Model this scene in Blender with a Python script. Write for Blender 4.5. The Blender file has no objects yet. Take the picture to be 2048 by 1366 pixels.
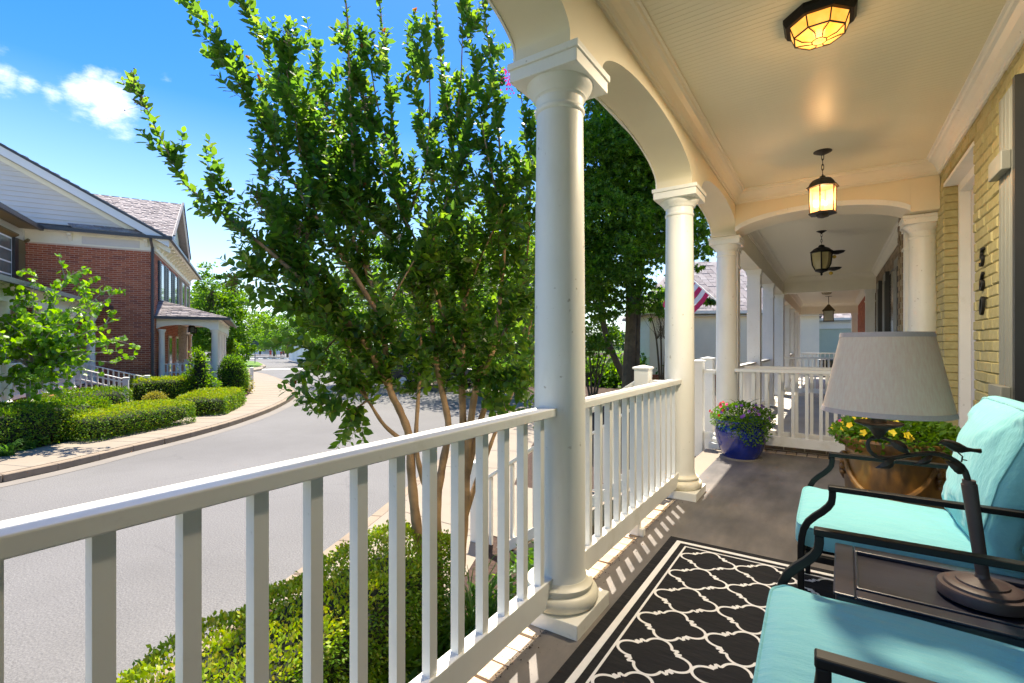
import bpy, math, random
import numpy as np
from mathutils import Vector, Matrix, noise
random.seed(7); RNG = np.random.default_rng(7)
SC = bpy.context.scene; COL = SC.collection
R = math.radians
# ---------------------------------------------------------------- camera
CAMZ = 1.195; YAW = R(33.6); F = 960.0
CA, SA = math.cos(YAW), math.sin(YAW)
cam = bpy.data.cameras.new('camera'); camo = bpy.data.objects.new('camera', cam); COL.objects.link(camo)
camo.location = (0, 0, CAMZ); camo.rotation_euler = (R(90), 0, YAW)
cam.sensor_width = 36; cam.lens = F / 2048 * 36; cam.shift_y = 7 / 2048
cam.clip_start = 0.02; cam.clip_end = 3000
SC.camera = camo
# ---------------------------------------------------------------- light
SUN_AZ = math.atan2(-0.56, 0.83)          # towards the sun, measured from +Y to +X
SUN_EL = R(69)
w = bpy.data.worlds.new('World'); SC.world = w; w.use_nodes = True
nt = w.node_tree; N = nt.nodes; L = nt.links; N.clear()
def nn(t, **k):
    n = N.new(t)
    for a, b in k.items(): setattr(n, a, b)
    return n
out = nn('ShaderNodeOutputWorld'); bg = nn('ShaderNodeBackground'); bg.inputs['Strength'].default_value = 0.072
sky = nn('ShaderNodeTexSky', sky_type='NISHITA', sun_disc=False, sun_elevation=SUN_EL, sun_rotation=SUN_AZ, altitude=200, air_density=1.25, dust_density=0.5, ozone_density=3.0)
hs = nn('ShaderNodeHueSaturation'); hs.inputs['Saturation'].default_value = 1.5; hs.inputs['Hue'].default_value = 0.515; hs.inputs['Value'].default_value = .88
L.new(sky.outputs[0], hs.inputs['Color'])
tc = nn('ShaderNodeTexCoord')
def dot(vec):
    d = nn('ShaderNodeVectorMath', operation='DISTANCE'); L.new(tc.outputs['Generated'], d.inputs[0]); d.inputs[1].default_value = vec; return d
def skydir(px, py):
    u, v = (px - 1024) / F, -(py - 690) / F
    return Vector((u * CA - SA, u * SA + CA, v)).normalized()
# broken small cumulus and thin streaks
mp = nn('ShaderNodeMapping'); mp.inputs['Scale'].default_value = (1, 1, 2.1); L.new(tc.outputs['Generated'], mp.inputs['Vector'])
n1 = nn('ShaderNodeTexNoise'); n1.inputs['Scale'].default_value = 10; n1.inputs['Detail'].default_value = 9; n1.inputs['Roughness'].default_value = .68; L.new(mp.outputs[0], n1.inputs['Vector'])
acc = None
for (px, py, rad, amp) in ((218, 208, .070, .50), (165, 196, .055, .43), (188, 150, .026, .33), (108, 192, .035, .36), (55, 168, .032, .36), (8, 150, .036, .38), (335, 158, .02, .26), (-120, 120, .12, .42)):
    d = dot(skydir(px, py))
    m = nn('ShaderNodeMapRange'); m.inputs[1].default_value = rad; m.inputs[2].default_value = 0; m.inputs[3].default_value = 0; m.inputs[4].default_value = amp; m.interpolation_type = 'SMOOTHSTEP'
    L.new(d.outputs['Value'], m.inputs[0])
    if acc is None: acc = m.outputs[0]
    else:
        a = nn('ShaderNodeMath', operation='MAXIMUM'); L.new(acc, a.inputs[0]); L.new(m.outputs[0], a.inputs[1]); acc = a.outputs[0]
ad = nn('ShaderNodeMath', operation='ADD'); L.new(acc, ad.inputs[0]); L.new(n1.outputs[0], ad.inputs[1])
cr = nn('ShaderNodeMapRange'); cr.inputs[1].default_value = .66; cr.inputs[2].default_value = 1.16; cr.interpolation_type = 'SMOOTHSTEP'; L.new(ad.outputs[0], cr.inputs[0])
cm = nn('ShaderNodeMath', operation='MULTIPLY'); cm.inputs[1].default_value = .9; L.new(cr.outputs[0], cm.inputs[0])
# low haze veil near the horizon, thin streaks
sx = nn('ShaderNodeSeparateXYZ'); L.new(tc.outputs['Generated'], sx.inputs[0])
hz = nn('ShaderNodeMapRange'); hz.inputs[1].default_value = .02; hz.inputs[2].default_value = .40; hz.inputs[3].default_value = .5; hz.inputs[4].default_value = 0; L.new(sx.outputs['Z'], hz.inputs[0])
mx = nn('ShaderNodeMix', data_type='RGBA'); L.new(hz.outputs[0], mx.inputs[0]); L.new(hs.outputs[0], mx.inputs[6]); mx.inputs[7].default_value = (4.6, 6.2, 8.4, 1)
mx2 = nn('ShaderNodeMix', data_type='RGBA'); L.new(cm.outputs[0], mx2.inputs[0]); L.new(mx.outputs[2], mx2.inputs[6]); mx2.inputs[7].default_value = (7.2, 7.4, 7.8, 1)
L.new(mx2.outputs[2], bg.inputs['Color']); L.new(bg.outputs[0], out.inputs[0])
sl = bpy.data.lights.new('sun', 'SUN'); sl.energy = 2.75; sl.angle = R(.53); sl.color = (1, .955, .88)
so = bpy.data.objects.new('sun', sl); COL.objects.link(so)
sdir = Vector((math.sin(SUN_AZ) * math.cos(SUN_EL), math.cos(SUN_AZ) * math.cos(SUN_EL), math.sin(SUN_EL)))
so.rotation_euler = sdir.to_track_quat('Z', 'Y').to_euler()
SC.view_settings.view_transform = 'Standard'; SC.view_settings.look = 'None'; SC.view_settings.gamma = 1
SC.view_settings.use_curve_mapping = False; SC.view_settings.use_white_balance = True; SC.view_settings.white_balance_temperature = 7100; SC.view_settings.white_balance_tint = 10; SC.view_settings.exposure = 2.08
SC.render.engine = 'CYCLES'; SC.cycles.max_bounces = 10; SC.cycles.diffuse_bounces = 7; SC.cycles.transparent_max_bounces = 8
SC.cycles.use_denoising = True; SC.cycles.sample_clamp_indirect = 6

# ---------------------------------------------------------------- layout helpers (points of the real place)
def At(px, py, d):
    u = (px - 1024) / F * d; v = -(py - 690) / F * d
    return Vector((u * CA - d * SA, u * SA + d * CA, CAMZ + v))
def G(px, py, z):
    return At(px, py, F * (CAMZ - z) / (py - 690))
def depth_of(p): return -p[0] * SA + p[1] * CA

# ---------------------------------------------------------------- object helpers
def tag(o, label=None, cat=None, group=None, kind=None):
    if label: o['label'] = label
    if cat: o['category'] = cat
    if group: o['group'] = group
    if kind: o['kind'] = kind
    return o
def empty(name, loc=(0, 0, 0), rz=0, label=None, cat=None, group=None):
    o = bpy.data.objects.new(name, None); COL.objects.link(o); o.location = loc; o.rotation_euler = (0, 0, rz)
    o.empty_display_size = .2
    return tag(o, label, cat, group)
def copy_tree(o, parent=None):
    c = o.copy(); COL.objects.link(c); c.parent = parent
    for ch in list(o.children): copy_tree(ch, c)
    return c
class MB:
    def __init__(s): s.v = []; s.f = []
    def add(s, vs, fs):
        n = len(s.v); s.v += [tuple(p) for p in vs]; s.f += [tuple(i + n for i in f) for f in fs]; return s
    def box(s, x0, x1, y0, y1, z0, z1):
        return s.add([(x0, y0, z0), (x1, y0, z0), (x1, y1, z0), (x0, y1, z0), (x0, y0, z1), (x1, y0, z1), (x1, y1, z1), (x0, y1, z1)],
                     [(0, 3, 2, 1), (4, 5, 6, 7), (0, 1, 5, 4), (1, 2, 6, 5), (2, 3, 7, 6), (3, 0, 4, 7)])
    def frame(s, o, a, b, c):
        """box from origin o with edge vectors a, b, c (right handed)"""
        o, a, b, c = map(Vector, (o, a, b, c))
        if a.cross(b).dot(c) < 0: a, b = b, a
        return s.add([o, o + a, o + a + b, o + b, o + c, o + a + c, o + a + b + c, o + b + c],
                     [(0, 3, 2, 1), (4, 5, 6, 7), (0, 1, 5, 4), (1, 2, 6, 5), (2, 3, 7, 6), (3, 0, 4, 7)])
    def bar(s, p, q, w, h, up=(0, 0, 1)):
        p, q = Vector(p), Vector(q); d = q - p; up = Vector(up)
        r = d.cross(up).normalized() * w; u = r.cross(d).normalized() * h
        return s.frame(p - r / 2 - u / 2, d, r, u)
    def prism(s, poly, z0, z1):
        n = len(poly)
        if sum(poly[i][0] * poly[(i + 1) % n][1] - poly[(i + 1) % n][0] * poly[i][1] for i in range(n)) < 0: poly = poly[::-1]
        vs = [(p[0], p[1], z0) for p in poly] + [(p[0], p[1], z1) for p in poly]
        return s.add(vs, [tuple(range(n))[::-1], tuple(range(n, 2 * n))] + [(i, (i + 1) % n, n + (i + 1) % n, n + i) for i in range(n)])
    def extrude(s, pts, vec):
        """planar polygon pts (3d) pushed along vec"""
        pts = [Vector(p) for p in pts]; vec = Vector(vec); n = len(pts)
        nrm = Vector((0, 0, 0))
        for i in range(n): nrm += pts[i].cross(pts[(i + 1) % n])
        if nrm.dot(vec) < 0: pts = pts[::-1]
        return s.add(pts + [p + vec for p in pts], [tuple(range(n))[::-1], tuple(range(n, 2 * n))] + [(i, (i + 1) % n, n + (i + 1) % n, n + i) for i in range(n)])
    def sheet(s, poly, z):
        n = len(poly)
        if sum(poly[i][0] * poly[(i + 1) % n][1] - poly[(i + 1) % n][0] * poly[i][1] for i in range(n)) < 0: poly = poly[::-1]
        return s.add([(p[0], p[1], z) for p in poly], [tuple(range(n))])
    def lathe(s, prof, c=(0, 0, 0), n=28, sx=1, sy=1, a0=0):
        """prof: list of (r, z) from bottom to top"""
        vs = []; fs = []
        for (r, z) in prof:
            for i in range(n):
                a = a0 + 2 * math.pi * i / n; vs.append((c[0] + r * sx * math.cos(a), c[1] + r * sy * math.sin(a), c[2] + z))
        for j in range(len(prof) - 1):
            for i in range(n):
                k = (i + 1) % n; fs.append((j * n + i, j * n + k, (j + 1) * n + k, (j + 1) * n + i))
        fs.append(tuple(range(n))[::-1]); fs.append(tuple(range((len(prof) - 1) * n, len(prof) * n)))
        return s.add(vs, fs)
    def tube(s, pts, rad, n=8, caps=True, flat=None):
        pts = [Vector(p) for p in pts]; m = len(pts)
        if not hasattr(rad, '__len__'): rad = [rad] * m
        vs = []; fs = []; prev = None
        for i, p in enumerate(pts):
            t = (pts[min(i + 1, m - 1)] - pts[max(i - 1, 0)]).normalized()
            if prev is None:
                a = Vector((0, 0, 1)) if abs(t.z) < .9 else Vector((1, 0, 0)); x = t.cross(a).normalized()
            else:
                x = (prev - t * prev.dot(t)).normalized()
            prev = x; y = t.cross(x)
            for k in range(n):
                a = 2 * math.pi * (k + .5) / n
                vs.append(p + (x * math.cos(a) + y * math.sin(a)) * rad[i])
        for i in range(m - 1):
            for k in range(n):
                q = (k + 1) % n; fs.append((i * n + k, i * n + q, (i + 1) * n + q, (i + 1) * n + k))
        if caps: fs.append(tuple(range(n))[::-1]); fs.append(tuple(range((m - 1) * n, m * n)))
        return s.add(vs, fs)
    def ico(s, c, r, n=8, m=6, sz=1):
        return s.lathe([(max(.001, r * math.sin(math.pi * j / m)), -r * sz * math.cos(math.pi * j / m)) for j in range(m + 1)], c, n)
    def data(s, name):
        me = bpy.data.meshes.new(name); me.from_pydata(s.v, [], s.f); me.update(); return me
    def build(s, name, mat, parent=None, world=False, smooth=False, bevel=0, kind=None, label=None, seg=2):
        if world and parent is not None:
            o = parent; off = Vector((0, 0, 0))
            while o is not None: off += o.location; o = o.parent
            s.v = [(a - off.x, b - off.y, c - off.z) for a, b, c in s.v]
        me = s.data(name); me.materials.append(mat)
        if smooth: me.polygons.foreach_set('use_smooth', [True] * len(me.polygons)); me.set_sharp_from_angle(angle=R(38))
        ob = bpy.data.objects.new(name, me); COL.objects.link(ob); ob.parent = parent
        if bevel:
            md = ob.modifiers.new('b', 'BEVEL'); md.width = bevel; md.segments = seg; md.limit_method = 'ANGLE'; md.angle_limit = R(40)
        if kind: ob['kind'] = kind
        if label: ob['label'] = label
        return ob
def inst(name, me, parent, loc, rot=(0, 0, 0), scale=(1, 1, 1)):
    o = bpy.data.objects.new(name, me); COL.objects.link(o); o.parent = parent
    o.location = loc; o.rotation_euler = rot; o.scale = scale; return o
def pieces(name, me, places, parent, limit=300, stuff_name=None):
    """places: (loc, rotz, scale) in the parent's frame; the `limit` nearest the viewpoint are objects, the rest one joined part"""
    base = Vector((0, 0, 0)); o = parent
    while o is not None: base += o.location; o = o.parent
    places = sorted(places, key=lambda p: (Vector(p[0]) + base - Vector((0, 0, CAMZ))).length)
    for (loc, rz, sc) in places[:limit]: inst(name, me, parent, loc, (0, 0, rz), sc)
    rest = places[limit:]
    if rest:
        co = np.array([v.co[:] for v in me.vertices]); fs = [tuple(p.vertices) for p in me.polygons]; V = []; Fc = []
        for k, (loc, rz, sc) in enumerate(rest):
            c, s_ = math.cos(rz), math.sin(rz); q = co * np.array(sc)
            q = np.stack([q[:, 0] * c - q[:, 1] * s_, q[:, 0] * s_ + q[:, 1] * c, q[:, 2]], 1) + np.array(loc)
            V.append(q); Fc += [tuple(i + k * len(co) for i in f) for f in fs]
        m2 = bpy.data.meshes.new(stuff_name or name + 's'); m2.from_pydata(np.concatenate(V).tolist(), [], Fc); m2.update()
        for mm in me.materials: m2.materials.append(mm)
        ob = inst(stuff_name or name + 's', m2, parent, (0, 0, 0)); ob['kind'] = 'stuff'

# ---------------------------------------------------------------- materials
def newmat(name):
    m = bpy.data.materials.new(name); m.use_nodes = True; t = m.node_tree; b = t.nodes['Principled BSDF']
    return m, t, b
def tex(t, kind='ShaderNodeTexNoise', scale=5, detail=4, rough=.55, coord='Object', mscale=None, rot=None):
    c = t.nodes.new('ShaderNodeTexCoord'); n = t.nodes.new(kind)
    if 'Scale' in n.inputs: n.inputs['Scale'].default_value = scale
    if kind == 'ShaderNodeTexNoise': n.inputs['Detail'].default_value = detail; n.inputs['Roughness'].default_value = rough
    if mscale or rot:
        mp = t.nodes.new('ShaderNodeMapping')
        if mscale: mp.inputs['Scale'].default_value = mscale
        if rot: mp.inputs['Rotation'].default_value = rot
        t.links.new(c.outputs[coord], mp.inputs[0]); t.links.new(mp.outputs[0], n.inputs['Vector'])
    else: t.links.new(c.outputs[coord], n.inputs['Vector'])
    return n
def ramp(t, src, stops):
    r = t.nodes.new('ShaderNodeValToRGB'); e = r.color_ramp.elements
    while len(e) < len(stops): e.new(.5)
    for i, (p, c) in enumerate(stops): e[i].position = p; e[i].color = (*c, 1)
    t.links.new(src, r.inputs[0]); return r
def mixc(t, fac, a, b, mode='MIX'):
    m = t.nodes.new('ShaderNodeMix'); m.data_type = 'RGBA'; m.blend_type = mode
    for i, v in ((0, fac), (6, a), (7, b)):
        if isinstance(v, (int, float)): m.inputs[i].default_value = v
        elif isinstance(v, tuple): m.inputs[i].default_value = (*v, 1)
        else: t.links.new(v, m.inputs[i])
    return m.outputs[2]
def bump(t, b, src, strength=.2, dist=.01):
    n = t.nodes.new('ShaderNodeBump'); n.inputs['Strength'].default_value = strength; n.inputs['Distance'].default_value = dist
    t.links.new(src, n.inputs['Height'])
    if b.inputs['Normal'].links: t.links.new(b.inputs['Normal'].links[0].from_socket, n.inputs['Normal'])
    t.links.new(n.outputs[0], b.inputs['Normal'])
def shade(c, k): return tuple(min(1, x * k) for x in c)
def simple(name, col, rough=.5, var=.12, scale=6, bmp=.12, bdist=.004, metal=0, fine=90, dirt=None, coord='Object', specks=None):
    m, t, b = newmat(name)
    n = tex(t, scale=scale, detail=6, coord=coord)
    r = ramp(t, n.outputs[0], [(.3, shade(col, 1 - var)), (.7, shade(col, 1 + var * .6))])
    c = r.outputs[0]
    if dirt:
        n2 = tex(t, scale=scale * .6 + 1.3, detail=9, rough=.72, coord=coord)
        rr = ramp(t, n2.outputs[0], [(.56, (0, 0, 0)), (.78, (1, 1, 1))]); c = mixc(t, rr.outputs[0], c, dirt)
    if specks:
        n3 = tex(t, scale=38, detail=2, rough=.4, coord=coord); n4 = tex(t, scale=1.6, detail=3, coord=coord)
        mu = t.nodes.new('ShaderNodeMath'); mu.operation = 'MULTIPLY'; t.links.new(ramp(t, n3.outputs[0], [(.70, (0, 0, 0)), (.76, (.7, .7, .7))]).outputs[0], mu.inputs[0]); t.links.new(ramp(t, n4.outputs[0], [(.45, (0, 0, 0)), (.65, (1, 1, 1))]).outputs[0], mu.inputs[1])
        c = mixc(t, mu.outputs[0], c, specks)
        n5 = tex(t, scale=3.2, detail=7, rough=.7, coord=coord, mscale=(1, 1, .28)); c = mixc(t, ramp(t, n5.outputs[0], [(.52, (0, 0, 0)), (.75, (.35, .35, .35))]).outputs[0], c, (.60, .56, .44))
    t.links.new(c, b.inputs['Base Color']); b.inputs['Roughness'].default_value = rough; b.inputs['Metallic'].default_value = metal
    f = tex(t, scale=fine, detail=4, coord=coord); bump(t, b, f.outputs[0], bmp, bdist)
    rg = t.nodes.new('ShaderNodeMapRange'); rg.inputs[3].default_value = max(.05, rough - .1); rg.inputs[4].default_value = min(1, rough + .12)
    t.links.new(n.outputs[0], rg.inputs[0]); t.links.new(rg.outputs[0], b.inputs['Roughness'])
    return m
def brickmat(name, cols, rough=.85, bmp=.5, fine=60):
    """varies brick by brick"""
    m, t, b = newmat(name)
    oi = t.nodes.new('ShaderNodeObjectInfo'); ge = t.nodes.new('ShaderNodeNewGeometry')
    ad = t.nodes.new('ShaderNodeMath'); ad.operation = 'ADD'; t.links.new(oi.outputs['Random'], ad.inputs[0]); t.links.new(ge.outputs['Random Per Island'], ad.inputs[1])
    fr = t.nodes.new('ShaderNodeMath'); fr.operation = 'FRACT'; t.links.new(ad.outputs[0], fr.inputs[0])
    k = len(cols); r = ramp(t, fr.outputs[0], [(i / (k - 1), c) for i, c in enumerate(cols)])
    n = tex(t, scale=14, detail=6); c = mixc(t, .35, r.outputs[0], ramp(t, n.outputs[0], [(.3, (.35, .35, .35)), (.7, (.75, .75, .75))]).outputs[0], 'OVERLAY')
    t.links.new(c, b.inputs['Base Color']); b.inputs['Roughness'].default_value = rough
    f = tex(t, scale=fine, detail=6, rough=.7); bump(t, b, f.outputs[0], bmp, .004)
    return m
def leafmat(name, cols, trans=.45, rough=.42, tcol=None, spec=.4):
    m, t, b = newmat(name)
    ge = t.nodes.new('ShaderNodeNewGeometry'); oi = t.nodes.new('ShaderNodeObjectInfo')
    ad = t.nodes.new('ShaderNodeMath'); ad.operation = 'ADD'; t.links.new(oi.outputs['Random'], ad.inputs[0]); t.links.new(ge.outputs['Random Per Island'], ad.inputs[1])
    fr = t.nodes.new('ShaderNodeMath'); fr.operation = 'FRACT'; t.links.new(ad.outputs[0], fr.inputs[0])
    k = len(cols); r = ramp(t, fr.outputs[0], [(i / (k - 1), c) for i, c in enumerate(cols)])
    t.links.new(r.outputs[0], b.inputs['Base Color']); b.inputs['Roughness'].default_value = rough
    b.inputs['Specular IOR Level'].default_value = spec
    tr = t.nodes.new('ShaderNodeBsdfTranslucent'); hs_ = t.nodes.new('ShaderNodeHueSaturation')
    hs_.inputs['Hue'].default_value = .485; hs_.inputs['Saturation'].default_value = 1.1; hs_.inputs['Value'].default_value = tcol or 2.3
    t.links.new(r.outputs[0], hs_.inputs['Color']); t.links.new(hs_.outputs[0], tr.inputs['Color'])
    mx = t.nodes.new('ShaderNodeMixShader'); mx.inputs[0].default_value = trans
    t.links.new(b.outputs[0], mx.inputs[1]); t.links.new(tr.outputs[0], mx.inputs[2])
    t.links.new(mx.outputs[0], t.nodes['Material Output'].inputs['Surface'])
    return m
M = {}
M['white'] = simple('white_paint', (.82, .81, .76), .38, .05, 3, .05, .002, fine=40, dirt=(.66, .64, .54), specks=(.2, .16, .1))
M['rail'] = simple('rail_paint', (.78, .78, .75), .36, .05, 4, .06, .002, fine=50, dirt=(.60, .585, .52), specks=(.2, .17, .12))
M['column'] = simple('column_paint', (.82, .81, .75), .42, .05, 2.5, .05, .002, fine=60, specks=(.28, .22, .14))
M['cream'] = simple('cream_paint', (.80, .71, .52), .40, .05, 2, .05, .002, fine=60)
M['trimwarm'] = simple('crown_paint', (.82, .76, .62), .38, .05, 3, .05, .002, fine=60)
M['ceil'] = simple('beadboard_paint', (.80, .74, .55), .34, .05, 1.5, .06, .002, fine=50)
M['soffit'] = simple('soffit_paint', (.78, .76, .64), .42, .05, 2, .05, .002)
M['nceil'] = simple('neighbour_ceiling_paint', (.85, .80, .62), .4, .05, 2, .15, .004, fine=25)
M['farwhite'] = simple('far_white_paint', (.85, .84, .79), .5, .05, 2)
M['door'] = simple('door_paint', (.66, .63, .64), .35, .04, 2)
def yellow_brick():
    m, t, b = newmat('painted_brick')
    n = tex(t, scale=3, detail=7, coord='Generated'); n2 = tex(t, scale=26, detail=8, rough=.7)
    oi = t.nodes.new('ShaderNodeObjectInfo')
    c = ramp(t, n2.outputs[0], [(.3, (.33, .28, .12)), (.5, (.40, .345, .155)), (.72, (.48, .42, .21))]).outputs[0]
    c = mixc(t, .22, c, ramp(t, oi.outputs['Random'], [(0, (.30, .23, .06)), (1, (.60, .50, .24))]).outputs[0])
    t.links.new(c, b.inputs['Base Color']); b.inputs['Roughness'].default_value = .5
    bump(t, b, n2.outputs[0], .5, .006); f = tex(t, scale=120, detail=3); bump(t, b, f.outputs[0], .25, .002)
    return m
M['ybrick'] = yellow_brick()
M['mortar_y'] = simple('painted_mortar', (.33, .26, .09), .7, .25, 12, .8, .01, fine=50)
M['redbrick'] = brickmat('red_brick', [(.33, .085, .038), (.44, .13, .06), (.38, .10, .045), (.50, .17, .085), (.25, .07, .045), (.42, .115, .055)])
M['mortar'] = simple('mortar', (.66, .52, .42), .9, .1, 8, .3, .005)
M['taupe'] = brickmat('taupe_brick', [(.22, .16, .095), (.30, .23, .15), (.17, .12, .08), (.34, .27, .17), (.25, .18, .12)])
M['mortar_t'] = simple('taupe_mortar', (.45, .38, .27), .9, .1, 8, .3, .005)
M['paver'] = brickmat('edge_brick', [(.55, .40, .25), (.62, .47, .31), (.48, .34, .22), (.64, .52, .38)], bmp=.8)
M['found'] = brickmat('foundation_brick', [(.16, .12, .075), (.22, .165, .11), (.13, .10, .07)])
def concrete_floor():
    m, t, b = newmat('porch_concrete')
    a = tex(t, scale=1.3, detail=8, rough=.62); s = tex(t, scale=2.2, detail=6, rough=.6, mscale=(3.2, .8, 1), rot=(0, 0, .5))
    c1 = ramp(t, a.outputs[0], [(.28, (.075, .072, .072)), (.48, (.13, .12, .115)), (.62, (.175, .158, .145)), (.78, (.125, .13, .14))]).outputs[0]
    c2 = ramp(t, s.outputs[0], [(.32, (.3, .3, .3)), (.68, (.72, .70, .68))]).outputs[0]
    c = mixc(t, .7, c1, c2, 'OVERLAY')
    sp = tex(t, scale=70, detail=3); c = mixc(t, ramp(t, sp.outputs[0], [(.66, (0, 0, 0)), (.72, (.6, .6, .6))]).outputs[0], c, (.05, .045, .04))
    t.links.new(c, b.inputs['Base Color']); b.inputs['Roughness'].default_value = .5
    r = t.nodes.new('ShaderNodeMapRange'); r.inputs[3].default_value = .32; r.inputs[4].default_value = .62; t.links.new(a.outputs[0], r.inputs[0]); t.links.new(r.outputs[0], b.inputs['Roughness'])
    bump(t, b, s.outputs[0], .15, .004); f = tex(t, scale=160, detail=3); bump(t, b, f.outputs[0], .18, .002)
    return m
M['floor'] = concrete_floor()
def asphalt():
    m, t, b = newmat('asphalt')
    a = tex(t, scale=.35, detail=6); f = tex(t, scale=60, detail=5, rough=.75); g = tex(t, 'ShaderNodeTexVoronoi', scale=75)
    c = ramp(t, a.outputs[0], [(.3, (.128, .124, .120)), (.7, (.158, .154, .149))]).outputs[0]
    c = mixc(t, .55, c, ramp(t, f.outputs[0], [(.34, (.12, .12, .12)), (.5, (.5, .5, .5)), (.66, (.9, .9, .88))]).outputs[0], 'OVERLAY')
    s = tex(t, scale=.9, detail=7, rough=.7, mscale=(.25, 1.6, 1), rot=(0, 0, .38)); c = mixc(t, ramp(t, s.outputs[0], [(.6, (0, 0, 0)), (.74, (.35, .35, .35))]).outputs[0], c, (.17, .165, .16))
    # hairline cracks, darker worn track and sealed seams
    for sc_, wdt, k in ((.55, .010, .22), (1.3, .016, .10)):
        dn = tex(t, scale=1.7, detail=5); mv = t.nodes.new('ShaderNodeTexCoord'); mm = t.nodes.new('ShaderNodeMix'); mm.data_type = 'RGBA'; mm.inputs[0].default_value = .22; t.links.new(mv.outputs['Object'], mm.inputs[6]); t.links.new(dn.outputs['Color'], mm.inputs[7])
        vo = t.nodes.new('ShaderNodeTexVoronoi'); vo.feature = 'DISTANCE_TO_EDGE'; vo.inputs['Scale'].default_value = sc_; t.links.new(mm.outputs[2], vo.inputs['Vector'])
        mk = tex(t, scale=.5 + sc_, detail=3); mu = t.nodes.new('ShaderNodeMath'); mu.operation = 'MULTIPLY'; t.links.new(ramp(t, vo.outputs[0], [(0, (k, k, k)), (wdt, (0, 0, 0))]).outputs[0], mu.inputs[0]); t.links.new(ramp(t, mk.outputs[0], [(.45, (0, 0, 0)), (.6, (1, 1, 1))]).outputs[0], mu.inputs[1])
        c = mixc(t, mu.outputs[0], c, (.035, .034, .033))
    st_ = tex(t, scale=.28, detail=8, rough=.7); c = mixc(t, ramp(t, st_.outputs[0], [(.5, (0, 0, 0)), (.7, (.45, .45, .45))]).outputs[0], c, (.095, .092, .088))
    t.links.new(c, b.inputs['Base Color']); b.inputs['Roughness'].default_value = .8
    bump(t, b, g.outputs['Distance'], .5, .006); bump(t, b, f.outputs[0], .4, .006)
    return m
M['asphalt'] = asphalt()
M['concrete'] = simple('pavement_concrete', (.27, .225, .172), .85, .12, 1.2, .35, .004, fine=90, dirt=(.21, .16, .12))
M['kerb'] = simple('kerb_concrete', (.27, .21, .15), .88, .2, 3, .5, .006, fine=50, dirt=(.2, .16, .12))
M['gutter_pan'] = simple('gutter_concrete', (.2, .18, .155), .85, .12, 2, .35, .004)
M['line'] = simple('road_paint', (.66, .66, .64), .7, .15, 8, .2)
M['mulch'] = simple('mulch', (.075, .042, .028), .95, .5, 20, 1, .03, fine=70)
def grassmat():
    m, t, b = newmat('lawn')
    a = tex(t, scale=.6, detail=7); f = tex(t, scale=28, detail=5, rough=.8)
    c = ramp(t, a.outputs[0], [(.3, (.075, .16, .018)), (.7, (.13, .24, .03))]).outputs[0]
    c = mixc(t, .7, c, ramp(t, f.outputs[0], [(.3, (.2, .2, .2)), (.7, (.8, .8, .8))]).outputs[0], 'OVERLAY')
    t.links.new(c, b.inputs['Base Color']); b.inputs['Roughness'].default_value = .9; bump(t, b, f.outputs[0], 1, .05)
    return m
M['lawn'] = grassmat()
M['shingle'] = brickmat('shingle', [(.22, .19, .185), (.32, .285, .275), (.27, .235, .225), (.37, .335, .32), (.185, .155, .15)], rough=.95, bmp=.7, fine=40)
M['gutter'] = simple('gutter_metal', (.045, .045, .05), .4, .1, 3, .03)
M['bronze'] = simple('bronze_trim', (.17, .12, .045), .45, .15, 3, .05)
M['siding_w'] = simple('white_siding', (.74, .74, .73), .55, .04, 2, .15, .003, fine=30)
M['siding_g'] = simple('grey_siding', (.62, .59, .56), .6, .04, 2, .15, .003, fine=30)
M['siding_c'] = simple('cream_siding', (.80, .76, .58), .6, .05, 2, .15, .003, fine=30)
M['siding_s'] = simple('sage_siding', (.50, .54, .38), .6, .05, 2, .15, .003, fine=30)
M['frieze'] = simple('frieze_paint', (.84, .80, .66), .5, .05, 3)
M['shutter_k'] = simple('black_shutter_paint', (.03, .03, .03), .4, .1, 4, .05)
M['shutter_g'] = simple('grey_green_paint', (.20, .20, .17), .42, .1, 3, .1, .003)
M['shutter_o'] = simple('olive_shutter_paint', (.21, .165, .075), .5, .1, 3)
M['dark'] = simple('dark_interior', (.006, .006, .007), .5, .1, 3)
def glassmat(name, col, rough=.04):
    m, t, b = newmat(name); n = tex(t, scale=2, detail=2)
    t.links.new(ramp(t, n.outputs[0], [(.3, shade(col, .8)), (.7, shade(col, 1.2))]).outputs[0], b.inputs['Base Color'])
    b.inputs['Roughness'].default_value = rough; b.inputs['Specular IOR Level'].default_value = .8; return m
M['pane'] = glassmat('window_glass', (.10, .14, .13)); M['blackpane'] = glassmat('dark_glass', (.004, .004, .005), .08)
M['iron'] = simple('black_iron', (.007, .0065, .0062), .5, .2, 8, .1, .002, fine=120); M['iron'].node_tree.nodes['Principled BSDF'].inputs['Specular IOR Level'].default_value = .32
M['iron_b'] = simple('dark_bronze', (.032, .024, .017), .5, .35, 25, .4, .003, fine=90)
M['iron_v'] = simple('bronze_green', (.11, .085, .035), .5, .3, 25, .3)
M['plum'] = simple('plum_brown_metal', (.085, .055, .053), .5, .2, 14, .15, .002, fine=140)
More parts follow.
